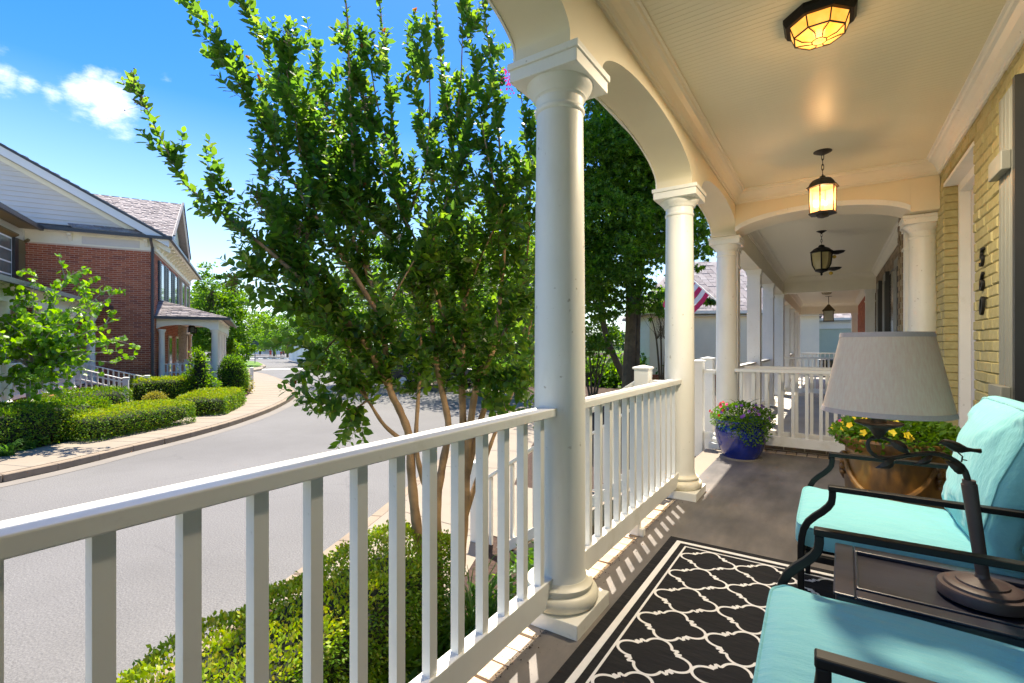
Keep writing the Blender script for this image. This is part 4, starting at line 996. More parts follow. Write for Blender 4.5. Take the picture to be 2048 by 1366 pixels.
def lpane():
    m, t, b = newmat('lantern_pane'); n = tex(t, scale=12, detail=3)
    b.inputs['Base Color'].default_value = (1, .6, .3, 1); b.inputs['Emission Strength'].default_value = .26; b.inputs['Roughness'].default_value = .2
    t.links.new(ramp(t, n.outputs[0], [(.3, (1, .42, .12)), (.7, (1, .58, .25))]).outputs[0], b.inputs['Emission Color'])
    tr = t.nodes.new('ShaderNodeBsdfTransparent'); tr.inputs[0].default_value = (1, .8, .55, 1); mx = t.nodes.new('ShaderNodeMixShader'); mx.inputs[0].default_value = .35
    t.links.new(b.outputs[0], mx.inputs[1]); t.links.new(tr.outputs[0], mx.inputs[2]); t.links.new(mx.outputs[0], t.nodes['Material Output'].inputs[0]); return m
M['lpane'] = lpane()
lantern_hex(-.06, 4.99, ZCL, 'lit hexagonal amber lantern hanging on a short chain in our porch')
# bell lantern of the neighbour
def lantern_bell(x, y, zc):
    o = empty('pendant_lantern', (x, y, zc), 0, 'unlit dark bell shaped lantern with frosted panes hanging in the second porch', 'lantern')
    MB().lathe([(.006, -.05), (.012, -.04), (.07, -.004), (.07, 0)], (x, y, zc), 20).build('canopy', M['iron'], o, world=True, smooth=True)
    chain(o, x, y, zc - .20, zc - .045, .013, 'iron')
    MB().lathe([(.135, -.105), (.14, -.09), (.115, -.072), (.095, -.05), (.055, -.03), (.035, -.026), (.04, -.016), (.03, 0), (.008, .006)], (x, y, zc - .205), 24).build('roof', M['iron'], o, world=True, smooth=True)
    z = zc - .315
    for k in range(8):
        a, b = k * math.pi / 4, (k + 1) * math.pi / 4; pr = [(.118, 0), (.112, -.08), (.102, -.16), (.068, -.235)]; m = MB(); V = []
        for r, dz in pr: V += [(x + r * math.cos(a), y + r * math.sin(a), z + dz), (x + r * math.cos(b), y + r * math.sin(b), z + dz)]
        m.add(V, [(2 * i, 2 * i + 2, 2 * i + 3, 2 * i + 1) for i in range(3)]); m.build('pane', M['glass_off'], o, world=True, smooth=True)
        if k % 2 == 0: tub(o, 'rib', [(x + (r + .006) * math.cos(a), y + (r + .006) * math.sin(a), z + dz) for r, dz in pr], .009)
    MB().lathe([(.001, -.085), (.014, -.07), (.012, -.05), (.03, -.038), (.075, -.02), (.08, 0), (.07, .008)], (x, y, z - .235), 20).build('finial', M['iron'], o, world=True, smooth=True)
    # two small dished candle trays with amber globes on its right
    for dz, dx in ((-.02, .16), (-.245, .12)):
        c = (x + dx + .02, y + .03, z + dz + .012)
        MB().lathe([(.02, -.018), (.075, 0), (.095, .018), (.097, .018), (.078, -.004), (.02, -.024)][::-1], c, 20).build('dish', M['iron'], o, world=True, smooth=True)
        tub(o, 'arm', [(x + .05, y, z + dz), (c[0], c[1], c[2] - .01)], .008)
        MB().ico((c[0] - .03, c[1], c[2] - .055), .024, 12, 8).build('globe', M['leafy'], o, world=True, smooth=True)
M['leafy'] = simple('amber_globe', (.62, .44, .06), .25, .1, 5)
lantern_bell(-.11, 8.01, 2.80)
# box lantern in the far porch
def lantern_box(x, y, zc, label, name='pendant_lantern', s=1.0, dropc=.27, mat='iron_v', group=None, glass='glass_clear'):
    o = empty(name, (x, y, zc), 0, label, 'lantern', group); q = .125 * s
    MB().lathe([(.09 * s, -.012), (.09 * s, 0)], (x, y, zc), 16).build('canopy', M[mat], o, world=True)
    tub(o, 'rod', [(x, y, zc - .01), (x, y, zc - dropc)], .009 * s, mat)
    zt = zc - dropc
    MB().lathe([(.235 * s, -.20 * s), (.235 * s, -.185 * s), (.05 * s, -.01 * s), (.05 * s, 0), (.01, .01)], (x, y, zt), 4, a0=math.pi / 4).build('roof', M[mat], o, world=True)
    z1, z0 = zt - .195 * s, zt - .50 * s; c = MB()
    for a, b in ((-1, -1), (1, -1), (1, 1), (-1, 1)): c.box(x + a * q - .011 * s, x + a * q + .011 * s, y + b * q - .011 * s, y + b * q + .011 * s, z0, z1)
    c.box(x - q - .02 * s, x + q + .02 * s, y - q - .02 * s, y + q + .02 * s, z0 - .025 * s, z0 - .001); c.build('frame', M[mat], o, world=True)
    for a, b, c_, d in ((-1, -1, 1, -1), (1, -1, 1, 1), (1, 1, -1, 1), (-1, 1, -1, -1)):
        P = [(x + a * q, y + b * q, z0), (x + c_ * q, y + d * q, z0), (x + c_ * q, y + d * q, z1), (x + a * q, y + b * q, z1)]
        MB().add(P, [(0, 1, 2, 3)]).build('pane', M[glass], o, world=True)
    return o
lantern_box(-.06, 17.9, 2.72, 'greenish box lantern with pyramid roof hanging in the far porch')

# ================================================================ PORCH FURNITURE
def superquad(mb, a, b, c, e1, e2, n=56, m=28, fn=None):
    f = lambda v, e: math.copysign(abs(v) ** e, v); vs = []; fs = []
    for j in range(m + 1):
        ph = -math.pi / 2 + math.pi * j / m
        for i in range(n):
            th = 2 * math.pi * i / n; x = a * f(math.cos(ph), e1) * f(math.cos(th), e2); y = b * f(math.cos(ph), e1) * f(math.sin(th), e2); z = c * f(math.sin(ph), e1)
            p = Vector((x, y, z))
            if fn: p = fn(p)
            vs.append(p)
    for j in range(m):
        for i in range(n): k = (i + 1) % n; fs.append((j * n + i, j * n + k, (j + 1) * n + k, (j + 1) * n + i))
    return mb.add(vs, fs)
def cushion(name, parent, T, a, b, c, crown_=.02, wr=.006, seed=0, e1=.42):
    sd = Vector((seed * 3.1, seed, 0))
    def fn(p):
        r2 = (1 - (p.x / a) ** 2) * (1 - (p.y / b) ** 2); s = 1 if p.z > 0 else -1
        edge = max(abs(p.x) / a, abs(p.y) / b)
        w_ = (noise.noise(Vector((p.x * 9, p.y * 5, 1)) + sd) * wr * 1.3 + noise.noise(Vector((p.x * 26, p.y * 11, 3)) + sd) * wr * .7 - abs(noise.noise(Vector((p.x * 7 + p.y * 12, p.y * 4, 9)) + sd)) * wr * .9) * (.5 + edge)
        p.z += s * crown_ * max(0, r2) + w_; return p
    m = MB(); superquad(m, a, b, c, e1, .16, 96, 48, fn); m.v = [tuple(T @ Vector(p)) for p in m.v]
    o = m.build(name, M['aqua'], parent, smooth=True)
    f = lambda v, e: math.copysign(abs(v) ** e, v); pp = MB()
    for zz in (c * .62, -c * .62):
        k = (1 - (abs(zz) / c) ** (2 / e1)) ** (e1 / 2); pts = []
        for i in range(121):
            th = 2 * math.pi * i / 120; p = fn(Vector((a * k * f(math.cos(th), .16), b * k * f(math.sin(th), .16), zz))) * 1.0
            p.x *= 1.008; p.y *= 1.008; pts.append(T @ p)
        pp.tube(pts, .0042, 6, caps=False)
    pp.build('piping', M['piping'], o, smooth=True); return o
def rtube(mb, pts, w_=.026, h=.026):
    """square section tube along points in the local x-z plane"""
    pts = [Vector(p) for p in pts]; n = len(pts); V = []; Fc = []
    for i, p in enumerate(pts):
        t = (pts[min(i + 1, n - 1)] - pts[max(i - 1, 0)]).normalized(); s = Vector((0, 1, 0)); u = s.cross(t).normalized()
        for a, b in ((-1, -1), (1, -1), (1, 1), (-1, 1)): V.append(p + s * a * w_ / 2 + u * b * h / 2)
    for i in range(n - 1):
        for k in range(4): q = (k + 1) % 4; Fc.append((i * 4 + k, i * 4 + q, i * 4 + 4 + q, i * 4 + 4 + k))
    Fc += [(3, 2, 1, 0), ((n - 1) * 4, (n - 1) * 4 + 1, (n - 1) * 4 + 2, (n - 1) * 4 + 3)]
    return mb.add(V, [f[::-1] for f in Fc])
def patio_chair(x, y, rz, label, seed):
    o = empty('patio_chair', (x, y, .009), rz, label, 'armchair', 'metal armchairs with aqua cushions')
    for sy in (-1, 1):
        yy = sy * .345
        top = [(.0, .632), (.62, .632)]
        m = MB(); m.box(-.014, .62, yy - .017, yy + .017, .620, .640); m.build('arm', M['iron'], o, bevel=.004)
        pr = [(0, .6195), (0, .60), (-.003, .575), (-.014, .555), (-.034, .532), (-.058, .510), (-.080, .485), (-.095, .455), (-.102, .42), (-.105, .38), (-.105, .2), (-.105, 0)]
        m = MB(); rtube(m, [(a, yy, b) for a, b in pr], .026, .024); m.build('front_leg', M['iron'], o, smooth=True, bevel=.003)
        m = MB(); rtube(m, [(.76, yy, .98), (.70, yy, .75), (.64, yy, .5), (.60, yy, .34), (.62, yy, .15), (.66, yy, 0)], .026, .024); m.build('back_leg', M['iron'], o, smooth=True)
    m = MB()
    for z, x0, x1 in ((.345, -.105, .62),):
        for sy in (-1, 1): m.box(x0, x1, sy * .345 - .012, sy * .345 + .012, z - .012, z + .012)
        m.box(x0 - .01, x0 + .014, -.333, .333, z - .012, z + .012); m.box(x1 - .012, x1 + .012, -.333, .333, z - .012, z + .012)
    m.build('seat_frame', M['iron'], o)
    for k in range(9):
        yy = -.28 + k * .07; MB().bar((.62, yy, .36), (.755, yy, .96), .02, .004, (1, 0, 0)).build('back_slat', M['iron'], o)
        MB().box(-.09, .61, yy - .012, yy + .012, .350, .355).build('seat_slat', M['iron'], o)
    MB().bar((.757, -.333, .965), (.757, .333, .965), .022, .022).build('top_bar', M['iron'], o)
    T = Matrix.Translation((.215, 0, .405)) @ Matrix.Rotation(R(2.5), 4, 'Y')
    cushion('seat_cushion', o, T, .345, .322, .058, .022, .005, seed)
    T = Matrix.Translation((.535, 0, .70)) @ Matrix.Rotation(R(-76), 4, 'Y')
    cushion('back_cushion', o, T, .275, .325, .085, .045, .012, seed + 5, .62)
    return o
patio_chair(.005, 2.585, R(0), 'black metal armchair with aqua cushions on the far side of the side table', 1)
patio_chair(-.02, 1.355, R(1.5), 'black metal armchair with aqua cushion in the bottom right corner, partly out of view', 2)
# side table
tb = empty('side_table', (.33, 1.96, .009), R(-1), 'low dark distressed side table between the two aqua chairs', 'side table')
m = MB(); hx, hy = .315, .215
m.box(-hx, hx, -hy, hy, .405, .432); m.build('table_top', M['tabletop'], tb, bevel=.007, seg=3)
m = MB()
for a in ((-hx - .006, -hx + .05, -hy - .006, hy + .006), (hx - .05, hx + .006, -hy - .006, hy + .006)): m.box(*a, .4325, .4415)
for a in ((-hx + .0505, hx - .0505, -hy - .006, -hy + .05), (-hx + .0505, hx - .0505, hy - .05, hy + .006)): m.box(*a, .4325, .4415)
m.build('rim_frame', M['tabletop'], tb, bevel=.0045, seg=2)
m = MB()
for a in ((-hx + .052, -hx + .06, -hy + .06, hy - .06), (hx - .06, hx - .052, -hy + .06, hy - .06)): m.box(*a, .4325, .446)
for a in ((-hx + .052, hx - .052, -hy + .052, -hy + .0595), (-hx + .052, hx - .052, hy - .0595, hy - .052)): m.box(*a, .4325, .446)
m.build('raised_bead', M['tabletop'], tb, bevel=.003)
for sx in (-1, 1):
    for sy in (-1, 1): MB().box(sx * (hx - .03) - .013, sx * (hx - .03) + .013, sy * (hy - .03) - .013, sy * (hy - .03) + .013, 0, .404).build('leg', M['iron'], tb)
MB().box(-hx + .03, hx - .03, -hy + .03, hy - .03, .13, .142).build('shelf', M['iron_v'], tb)
m = MB()
for k in range(4):
    cx = -.21 + k * .14; pts = [(cx + .055 * math.cos(a) * (1 - a / 14), -hy + .03, .30 + .055 * math.sin(a) * (1 - a / 14)) for a in [j * .45 for j in range(20)]]; m.tube(pts, .004, 5)
m.build('scroll_work', M['iron_v'], tb)
# table lamp: bird on a leafy bridge arm
zt = .009 + .4415
lp = empty('table_lamp', (.36, 1.93, zt), 0, 'unlit table lamp with linen drum shade, leafy bronze arm and a perched bird', 'lamp')
B0 = Vector((.372, 1.945, zt))
MB().lathe([(.104, 0), (.104, .024), (.100, .030), (.088, .031), (.086, .038), (.078, .042), (.060, .043), (.058, .048), (.046, .052), (.018, .060), (.0145, .075)], B0, 48).build('base', M['plum'], lp, world=True, smooth=True)
dP = 1.42
P0 = B0 + Vector((0, 0, .07)); P1 = At(1938, 968, dP)
MB().tube([P0, P1], [.0155, .0185], 16).build('pole', M['plum'], lp, world=True, smooth=True)
MB().tube([P1 - Vector((0, 0, .004)), P1 + Vector((0, 0, .012))], .0155, 16).build('collar', M['plum'], lp, world=True, smooth=True)
def dd(px): return dP + (1938 - px) / 183 * .04
armp = [(1936, 966), (1934, 955), (1930, 943), (1923, 932), (1913, 924), (1900, 916), (1886, 910), (1870, 907), (1855, 906.5), (1840, 907.5), (1825, 909), (1808, 912), (1792, 915), (1778, 916.5), (1766, 916.5), (1754, 913.5), (1745, 908), (1738, 900), (1735, 890), (1737, 881.5), (1744, 876.5), (1755, 874), (1768, 875.5), (1780, 881), (1790, 889)]
MB().tube([At(a, b, dd(a)) for a, b in armp], [.0085 - .004 * i / len(armp) for i in range(len(armp))], 10).build('arm', M['iron_b'], lp, world=True, smooth=True)
def metal_leaf(a, b, w_, up=.0):
    A, B = At(*a, dd(a[0])), At(*b, dd(b[0])); t = B - A; s = t.cross(Vector((-SA, CA, 0))).normalized() * w_; nn_ = t.normalized().cross(s.normalized())
    m = MB(); V = []; n = 10
    for i in range(n + 1):
        q = i / n; wd = math.sin(math.pi * min(1, q * 1.0) ** .75) if 0 < q < 1 else .02; jag = 1 + .08 * (i % 2)
        c = A + t * q + nn_ * (.012 * math.sin(q * 3))
        V += [c + s * wd * jag, c + nn_ * .006, c - s * wd * jag, c - nn_ * .003]
    Fc = []
    for i in range(n):
        for k in range(4): z = (k + 1) % 4; Fc.append((i * 4 + k, i * 4 + z, i * 4 + 4 + z, i * 4 + 4 + k))
    m.add(V, Fc); m.build('metal_leaf', M['iron_b'], lp, world=True, smooth=True)
metal_leaf((1779, 880), (1818, 908), .014); metal_leaf((1790, 918), (1750, 935), .014); metal_leaf((1864, 912), (1826, 927), .011); metal_leaf((1928, 946), (1888, 921), .015)
sc_ = At(1757, 845, 1.455)
MB().lathe([(.004, -.045), (.010, -.038), (.022, -.018), (.034, -.008), (.056, -.001), (.062, .004), (.060, .007), (.02, .006), (.018, .012), (.018, .05)], sc_ - Vector((0, 0, .005)), 32).build('candle_cup', M['iron_b'], lp, world=True, smooth=True)
SC0 = Vector((At(1771, 690, 1.46).x, At(1771, 690, 1.46).y, 0)); tilt = 0
sm = MB(); n = 72; V = []
zb_, zt_ = .99, 1.232
def ringp(r, z, th): return Vector((SC0.x + r * math.cos(th), SC0.y + r * math.sin(th), z))
def shade_part(z0, z1, r0, r1, off, name, mat):
    m = MB(); V = []; 
    for i in range(n):
        th = 2 * math.pi * i / n; V += [ringp(r0 + off, z0, th), ringp(r1 + off, z1, th), ringp(r1 + off - .0016, z1, th), ringp(r0 + off - .0016, z0, th)]
    Fc = []
    for i in range(n):
        a, b = i * 4, ((i + 1) % n) * 4
        for k in range(4): q = (k + 1) % 4; Fc.append((a + k, b + k, b + q, a + q))
    m.add(V, Fc); return m.build(name, M[mat], None or lp, world=True, smooth=True)
rr = lambda z: .163 + (.113 - .163) * (z - zb_) / (zt_ - zb_)
shd = shade_part(zb_, zt_, rr(zb_), rr(zt_), 0, 'lamp_shade', 'linen')
for a, b in ((zb_ - .001, zb_ + .013), (zt_ - .013, zt_ + .001)): shade_part(a, b, rr(a), rr(b), .0018, 'shade_band', 'band')
tub(lp, 'harp', [sc_ + Vector((0, 0, .03)), SC0 + Vector((0, 0, zt_ - .02))], .004, 'iron_b')
# the bird
bd_ = MB(); hd = At(1884, 884, 1.43)
pts = [At(1881, 885, 1.43), At(1885, 884.5, 1.43), At(1892, 885, 1.43), At(1902, 889, 1.43), At(1912, 894, 1.43), At(1922, 897.5, 1.43), At(1932, 899, 1.43), At(1945, 900, 1.43), At(1960, 902.5, 1.43)]
bd_.tube(pts, [.003, .0075, .0105, .0135, .0155, .013, .008, .005, .0065], 12)
brd = bd_.build('bird', M['iron_b'], lp, world=True, smooth=True)
MB().tube([At(1882, 885.5, 1.43), At(1874, 888, 1.43)], [.004, .0008], 6).build('beak', M['iron_b'], brd, world=True)
MB().tube([At(1916, 905, 1.43), At(1925, 913, 1.43), At(1923, 924, 1.43)], .0022, 6).tube([At(1925, 919, 1.43), At(1934, 921, 1.43)], .0018, 5).build('bird_leg', M['iron_b'], brd, world=True)
m = MB()
for dz in (-2.5, 2.5): m.tube([At(1940, 900, 1.43), At(1962, 902 + dz, 1.432)], [.005, .003], 6)
m.build('tail', M['iron_b'], brd, world=True)

# ---------------------------------------------------------------- leaves machinery
LEAF = (np.array([(0, 0, 0), (0, .5, -.05), (0, 1, -.12), (-.29, .30, .03), (-.25, .68, -.01), (.29, .30, .03), (.25, .68, -.01)]), [(0, 1, 3), (3, 1, 4), (1, 2, 4), (0, 5, 1), (5, 6, 1), (1, 6, 2)])
KITE = (np.array([(0, 0, 0), (-.30, .45, .05), (.30, .45, .05), (0, 1, -.05)]), [(0, 2, 1), (1, 2, 3)])
ROUND = (np.array([(0, .05, 0), (-.32, -.06, .03), (-.5, .3, .06), (-.36, .68, .02), (0, 1, -.06), (.36, .68, .02), (.5, .3, .06), (.32, -.06, .03), (0, .45, -.05)]), [(0, 8, 1), (1, 8, 2), (2, 8, 3), (3, 8, 4), (4, 8, 5), (5, 8, 6), (6, 8, 7), (7, 8, 0)])
STAR = (np.array([(0, 0, 0), (-.18, .18, 0), (-.55, .12, .04), (-.30, .42, 0), (-.48, .78, .02), (-.14, .68, 0), (0, 1.1, -.05), (.14, .68, 0), (.48, .78, .02), (.30, .42, 0), (.55, .12, .04), (.18, .18, 0)]), [(0, 1, 2, 3, 5, 7, 9, 10, 11)[:3], (1, 3, 2), (0, 3, 1), (3, 5, 4), (5, 6, 7), (7, 8, 9), (9, 10, 11), (0, 11, 9), (0, 9, 3), (3, 9, 7), (3, 7, 5)][1:])
def mats_from(dirs, normals):
    """leaf frames: y = dirs, z ~ normals"""
    y = dirs / np.linalg.norm(dirs, axis=1, keepdims=True); x = np.cross(y, normals); ln = np.linalg.norm(x, axis=1, keepdims=True); x = np.where(ln > 1e-4, x / np.maximum(ln, 1e-6), np.array([1., 0, 0])); z = np.cross(x, y)
    return np.stack([x, y, z], 2)
def scatter(name, tmpl, P, Dr, Nr, size, mat, parent=None, kind=None, label=None):
    co, fs = tmpl; P = np.asarray(P, float); Mx = mats_from(np.asarray(Dr, float), np.asarray(Nr, float)); n = len(P); size = np.asarray(size, float) * np.ones(n)
    V = np.einsum('nij,kj->nki', Mx, co) * size[:, None, None] + P[:, None, :]
    V = V.reshape(-1, 3); nv = len(co)
    off = Vector((0, 0, 0)); a = parent
    while a is not None: off += a.location; a = a.parent
    V = V - np.array(off)
    loops = []; tot = []
    for f in fs: tot.append(len(f))
    fl = np.concatenate([np.array(f) for f in fs]); L_ = (fl[None, :] + (np.arange(n) * nv)[:, None]).ravel()
    T_ = np.tile(np.array(tot), n); me = bpy.data.meshes.new(name)
    me.vertices.add(len(V)); me.vertices.foreach_set('co', V.ravel().astype(np.float32)); me.loops.add(len(L_)); me.loops.foreach_set('vertex_index', L_.astype(np.int32))
    me.polygons.add(len(T_)); st = np.concatenate([[0], np.cumsum(T_)[:-1]]); me.polygons.foreach_set('loop_start', st.astype(np.int32))
    me.update(calc_edges=True); me.validate(); me.materials.append(mat)
    o = bpy.data.objects.new(name, me); COL.objects.link(o); o.parent = parent
    if kind: o['kind'] = kind
    if label: o['label'] = label
    return o
def rdir(n, up=0.0):
    d = RNG.normal(size=(n, 3)); d[:, 2] += up; return d / np.linalg.norm(d, axis=1, keepdims=True)

# ---------------------------------------------------------------- pots and flowers
def ball(c, rx, rz, n, rng=RNG, shell=.5):
    d = rdir(n, .15); r = rng.uniform(shell, 1, n) ** .6; return np.array(c) + d * r[:, None] * np.array([rx, rx, rz]), d
def flowers(parent, c, rx, rz, specs, top=True):
    for mat, n, nm, sz in specs:
        me = MB(); me.add([(0, 0, -.006)] + [(math.cos(a * math.pi / 5) * (1 if a % 2 == 0 else .72), math.sin(a * math.pi / 5) * (1 if a % 2 == 0 else .72), .12) for a in range(10)], [(0, i + 1, (i + 1) % 10 + 1) for i in range(10)]); md = me.data('flower'); md.materials.append(M[mat])
        off = Vector((0, 0, 0)); a = parent
        while a is not None: off += a.location; a = a.parent
        for k in range(n):
            a = random.uniform(0, 2 * math.pi) if not nm else random.gauss(nm, .8); e = random.uniform(.05, 1.0)
            d = Vector((math.cos(a) * math.cos(e), math.sin(a) * math.cos(e), math.sin(e)))
            p = Vector(c) + Vector((d.x * rx, d.y * rx, d.z * rz)) * random.uniform(.93, 1.08)
            o = inst('flower', md, parent, p - off, (0, 0, 0), (sz,) * 3); o.rotation_euler = (d + Vector((0, -.4, .1))).to_track_quat('Z', 'Y').to_euler()
bp = Vector((-.80, 5.60, 0))
pot = empty('flower_pot', bp, 0, 'glossy cobalt blue pot on the porch floor beside the third column', 'pot')
MB().lathe([(.165, .0), (.175, .02), (.215, .10), (.245, .20), (.255, .28), (.248, .33), (.240, .345), (.246, .352), (.240, .36), (.246, .372), (.258, .385), (.262, .398), (.255, .408), (.240, .405), (.230, .38), (.225, .36)], bp, 56).build('pot_body', M['cobalt'], pot, world=True, smooth=True)
MB().lathe([(.01, .36), (.226, .362)], bp, 32).build('soil', M['soil'], pot, world=True)
MB().lathe([(.205, 0), (.205, .012), (.16, .012)], bp, 40, ).build('saucer', M['gutter_pan'], pot, world=True, smooth=True)
fp = empty('flowering_plant', bp + Vector((0, 0, .37)), 0, 'mixed red and purple petunias with spiky grass in the blue pot', 'plant')
P, D_ = ball(bp + Vector((.02, -.03, .42)), .31, .17, 2600); P2, D2 = ball(bp + Vector((.10, -.14, .33)), .20, .17, 900)
scatter('foliage', LEAF, np.concatenate([P, P2]), np.concatenate([D_, D2]) + rdir(3500) * .9, rdir(3500, .8), RNG.uniform(.016, .032, 3500), M['leaf_f'], fp, kind='stuff')
flowers(fp, bp + Vector((0, 0, .43)), .31, .17, (('pet_r', 16, 3.3, .019), ('pet_p', 22, 5.4, .019), ('pet_k', 5, 4.7, .017)))
def blades(name, parent, base, n, h, spread, mat='blade', w_=.008, droop=.5, seed=0, r0=.04):
    rn = random.Random(seed); m = MB()
    for k in range(n):
        a = rn.uniform(0, 2 * math.pi); l = h * rn.uniform(.55, 1.1); s = spread * rn.uniform(.3, 1.1); b = Vector(base) + Vector((math.cos(a + 1) * r0 * rn.random(), math.sin(a + 1) * r0 * rn.random(), 0)); V = []
        dr = Vector((math.cos(a), math.sin(a), 0)); sd = Vector((-dr.y, dr.x, 0))
        for i in range(8):
            t = i / 7; p = b + dr * s * t ** 1.6 + Vector((0, 0, l * (t - droop * t ** 3))); wd = w_ * (1 - t ** 2) + .0004; V += [p - sd * wd / 2, p + sd * wd / 2 + Vector((0, 0, wd * .2))]
        m.add(V, [(2 * i, 2 * i + 1, 2 * i + 3, 2 * i + 2) for i in range(7)])
    return m.build(name, M[mat], parent, world=True, smooth=True, kind='stuff' if n > 12 else None)
blades('grass_spikes', fp, bp + Vector((.0, 0, .42)), 11, .36, .36, 'leaf_dk', .012, .45, 3)
up = Vector((.35, 4.05, 0))
urn = empty('terracotta_urn', up, 0, 'large amber glazed urn with garland relief behind the far armchair', 'urn')
MB().lathe([(.22, 0), (.235, .02), (.232, .05), (.245, .10), (.268, .2), (.278, .32), (.275, .42), (.268, .49), (.272, .505), (.285, .515), (.305, .535), (.325, .56), (.333, .575), (.330, .59), (.315, .592), (.295, .57), (.28, .54)], up, 64).build('urn_body', M['amberpot'], urn, world=True, smooth=True)
MB().lathe([(.01, .545), (.282, .548)], up, 32).build('soil', M['soil'], urn, world=True)
va = math.atan2(-up.y, -up.x)
def on_urn(th, z, k=.012):
    r = .278 + k - abs(z - .32) * .06; return Vector((up.x + r * math.cos(va + th), up.y + r * math.sin(va + th), z))
for s0 in range(3):
    a0 = -R(72) + s0 * R(120); gm = MB(); pts = []; rd = []
    for i in range(25):
        t = i / 24; pts.append(on_urn(a0 + R(120) * t, .47 - .25 * (1 - (2 * t - 1) ** 2))); rd.append(.010 + .010 * math.sin(math.pi * t) + .003 * (i % 2))
    gm.tube(pts, rd, 8); gm.build('garland', M['amberpot'], urn, world=True, smooth=True)
    hm = MB()
    for j in range(4): hm.ico(on_urn(a0, .45 - j * .04, .014), .026 - .003 * j, 10, 6)
    hm.build('mask_relief', M['amberpot'], urn, world=True, smooth=True)
yp = empty('flowering_plant', up + Vector((0, 0, .55)), 0, 'yellow petunias and leafy greens filling the amber urn', 'plant')
P, D_ = ball(up + Vector((0, 0, .60)), .35, .13, 3200)
scatter('foliage', LEAF, P, D_ + rdir(3200) * .8, rdir(3200, .8), RNG.uniform(.022, .045, 3200), M['leaf_f'], yp, kind='stuff')
flowers(yp, up + Vector((0, 0, .60)), .35, .13, (('pet_y', 13, va - .75, .024), ('pet_k', 3, va - 1.1, .02)))
blades('grass_spikes', yp, up + Vector((-.22, -.05, .6)), 3, .30, .30, 'leaf_dk', .010, .2, 8)
blades('stray_stem', yp, up + Vector((.25, -.1, .6)), 4, .22, .25, 'leaf_dk', .004, 1.0, 4)
# ================================================================ HOUSE ACROSS THE STREET
K = At(308, 690, 17.9); K.z = 0
E1 = Vector((-.885, .467, 0)).normalized(); E2 = Vector((.467, .885, 0)).normalized()
def HP(s, t, z=0): return K + E1 * s + E2 * t + Vector((0, 0, z))
def s_at(px, t):
    D = At(px, 690, 1); D.z = 0; o = K + E2 * t; den = D.dot(E2)
    d = o.dot(E2) / den; return (D * d - o).dot(E1), d
def t_at(px, s):
    D = At(px, 690, 1); D.z = 0; o = K + E1 * s; d = o.dot(E1) / D.dot(E1); return (D * d - o).dot(E2), d
ah = math.atan2(E2.y, E2.x)      # local x along E2 for the side wall
fh = empty('brick_house', HP(0, -3, ZY), 0, 'red brick townhouse across the street with grey gable siding and dark gutters', 'house')
TL = -3.55
MB().extrude([HP(0, 0, ZY), HP(0, TL, ZY), HP(12, TL, ZY), HP(12, 0, ZY)], (0, 0, 5.95)).build('wall', M['mortar'], fh, world=True)
sidew = MB().extrude([HP(-.008, 0, ZY), HP(-.008, TL, ZY), HP(-.001, TL, ZY), HP(-.001, 0, ZY)], (0, 0, 4.70 - ZY)).build('side_wall', M['mortar'], fh, world=True)
fbb = MB().box(-.112, .112, 0, .012, -.030, .030).data('brick'); fbb.materials.append(M['redbrick'])
off = HP(0, -3, ZY); pl = []
for s, z, k in bond(TL, 0, ZY + .3, 4.69, [], L=.236, H=.0725, j=.012):
    q = HP(-.009, s, z) - off; pl.append(((q.x, q.y, q.z), ah, (k, 1, 1)))
# push bricks toward the viewer side (-E1): local +y of the brick must point along -E1 or +E1
ty = Vector((-math.sin(ah), math.cos(ah), 0))
if ty.dot(E1) > 0: pl = [((a[0][0] - ty.x * .012, a[0][1] - ty.y * .012, a[0][2]), a[1], a[2]) for a in pl]
pieces('brick', fbb, pl, sidew, 300, 'bricks')
# street facade bricks
fw = MB().extrude([HP(.0, .001, ZY), HP(12, .001, ZY), HP(12, .008, ZY), HP(0, .008, ZY)], (0, 0, 4.70 - ZY)).build('front_wall', M['mortar'], fh, world=True)
af = math.atan2(E1.y, E1.x); pl = []; pl2 = []
ny = Vector((-math.sin(af), math.cos(af), 0)); sg = 0 if ny.dot(E2) > 0 else -.012
wins = [(1.15, 2.05), (3.1, 4.0), (5.05, 5.95), (8.0, 8.8), (10.0, 10.8)]
fac_holes = [(a - .45, b + .45, 2.95, 4.45) for a, b in wins[:3]] + [(a, b, 2.95, 4.45) for a, b in wins[3:]]
for s, z, k in bond(0, 12, -.45, 4.69, fac_holes, L=.236, H=.0725, j=.012):
    q = HP(s, .009, z) - off; q += ny * sg; (pl if s < 6.6 else pl2).append(((q.x, q.y, q.z), af, (k, 1, 1)))
pieces('brick', fbb, pl, fw, 120, 'bricks')
fbt = fbb.copy(); fbt.materials.clear(); fbt.materials.append(M['taupe']); pieces('brick', fbt, pl2, fw, 0, 'taupe_bricks')
for a, b in ((1.2, 2.0), (3.3, 4.2), (5.6, 6.4)):
    wn = MB().extrude([HP(a, .022, -.1), HP(b, .022, -.1), HP(b, .06, -.1), HP(a, .06, -.1)], (0, 0, 1.7)).build('window', M['frieze'], fh, world=True)
    MB().extrude([HP(a + .08, .061, 0), HP(b - .08, .061, 0), HP(b - .08, .07, 0), HP(a + .08, .07, 0)], (0, 0, 1.5)).build('pane', M['blackpane'], wn, world=True)
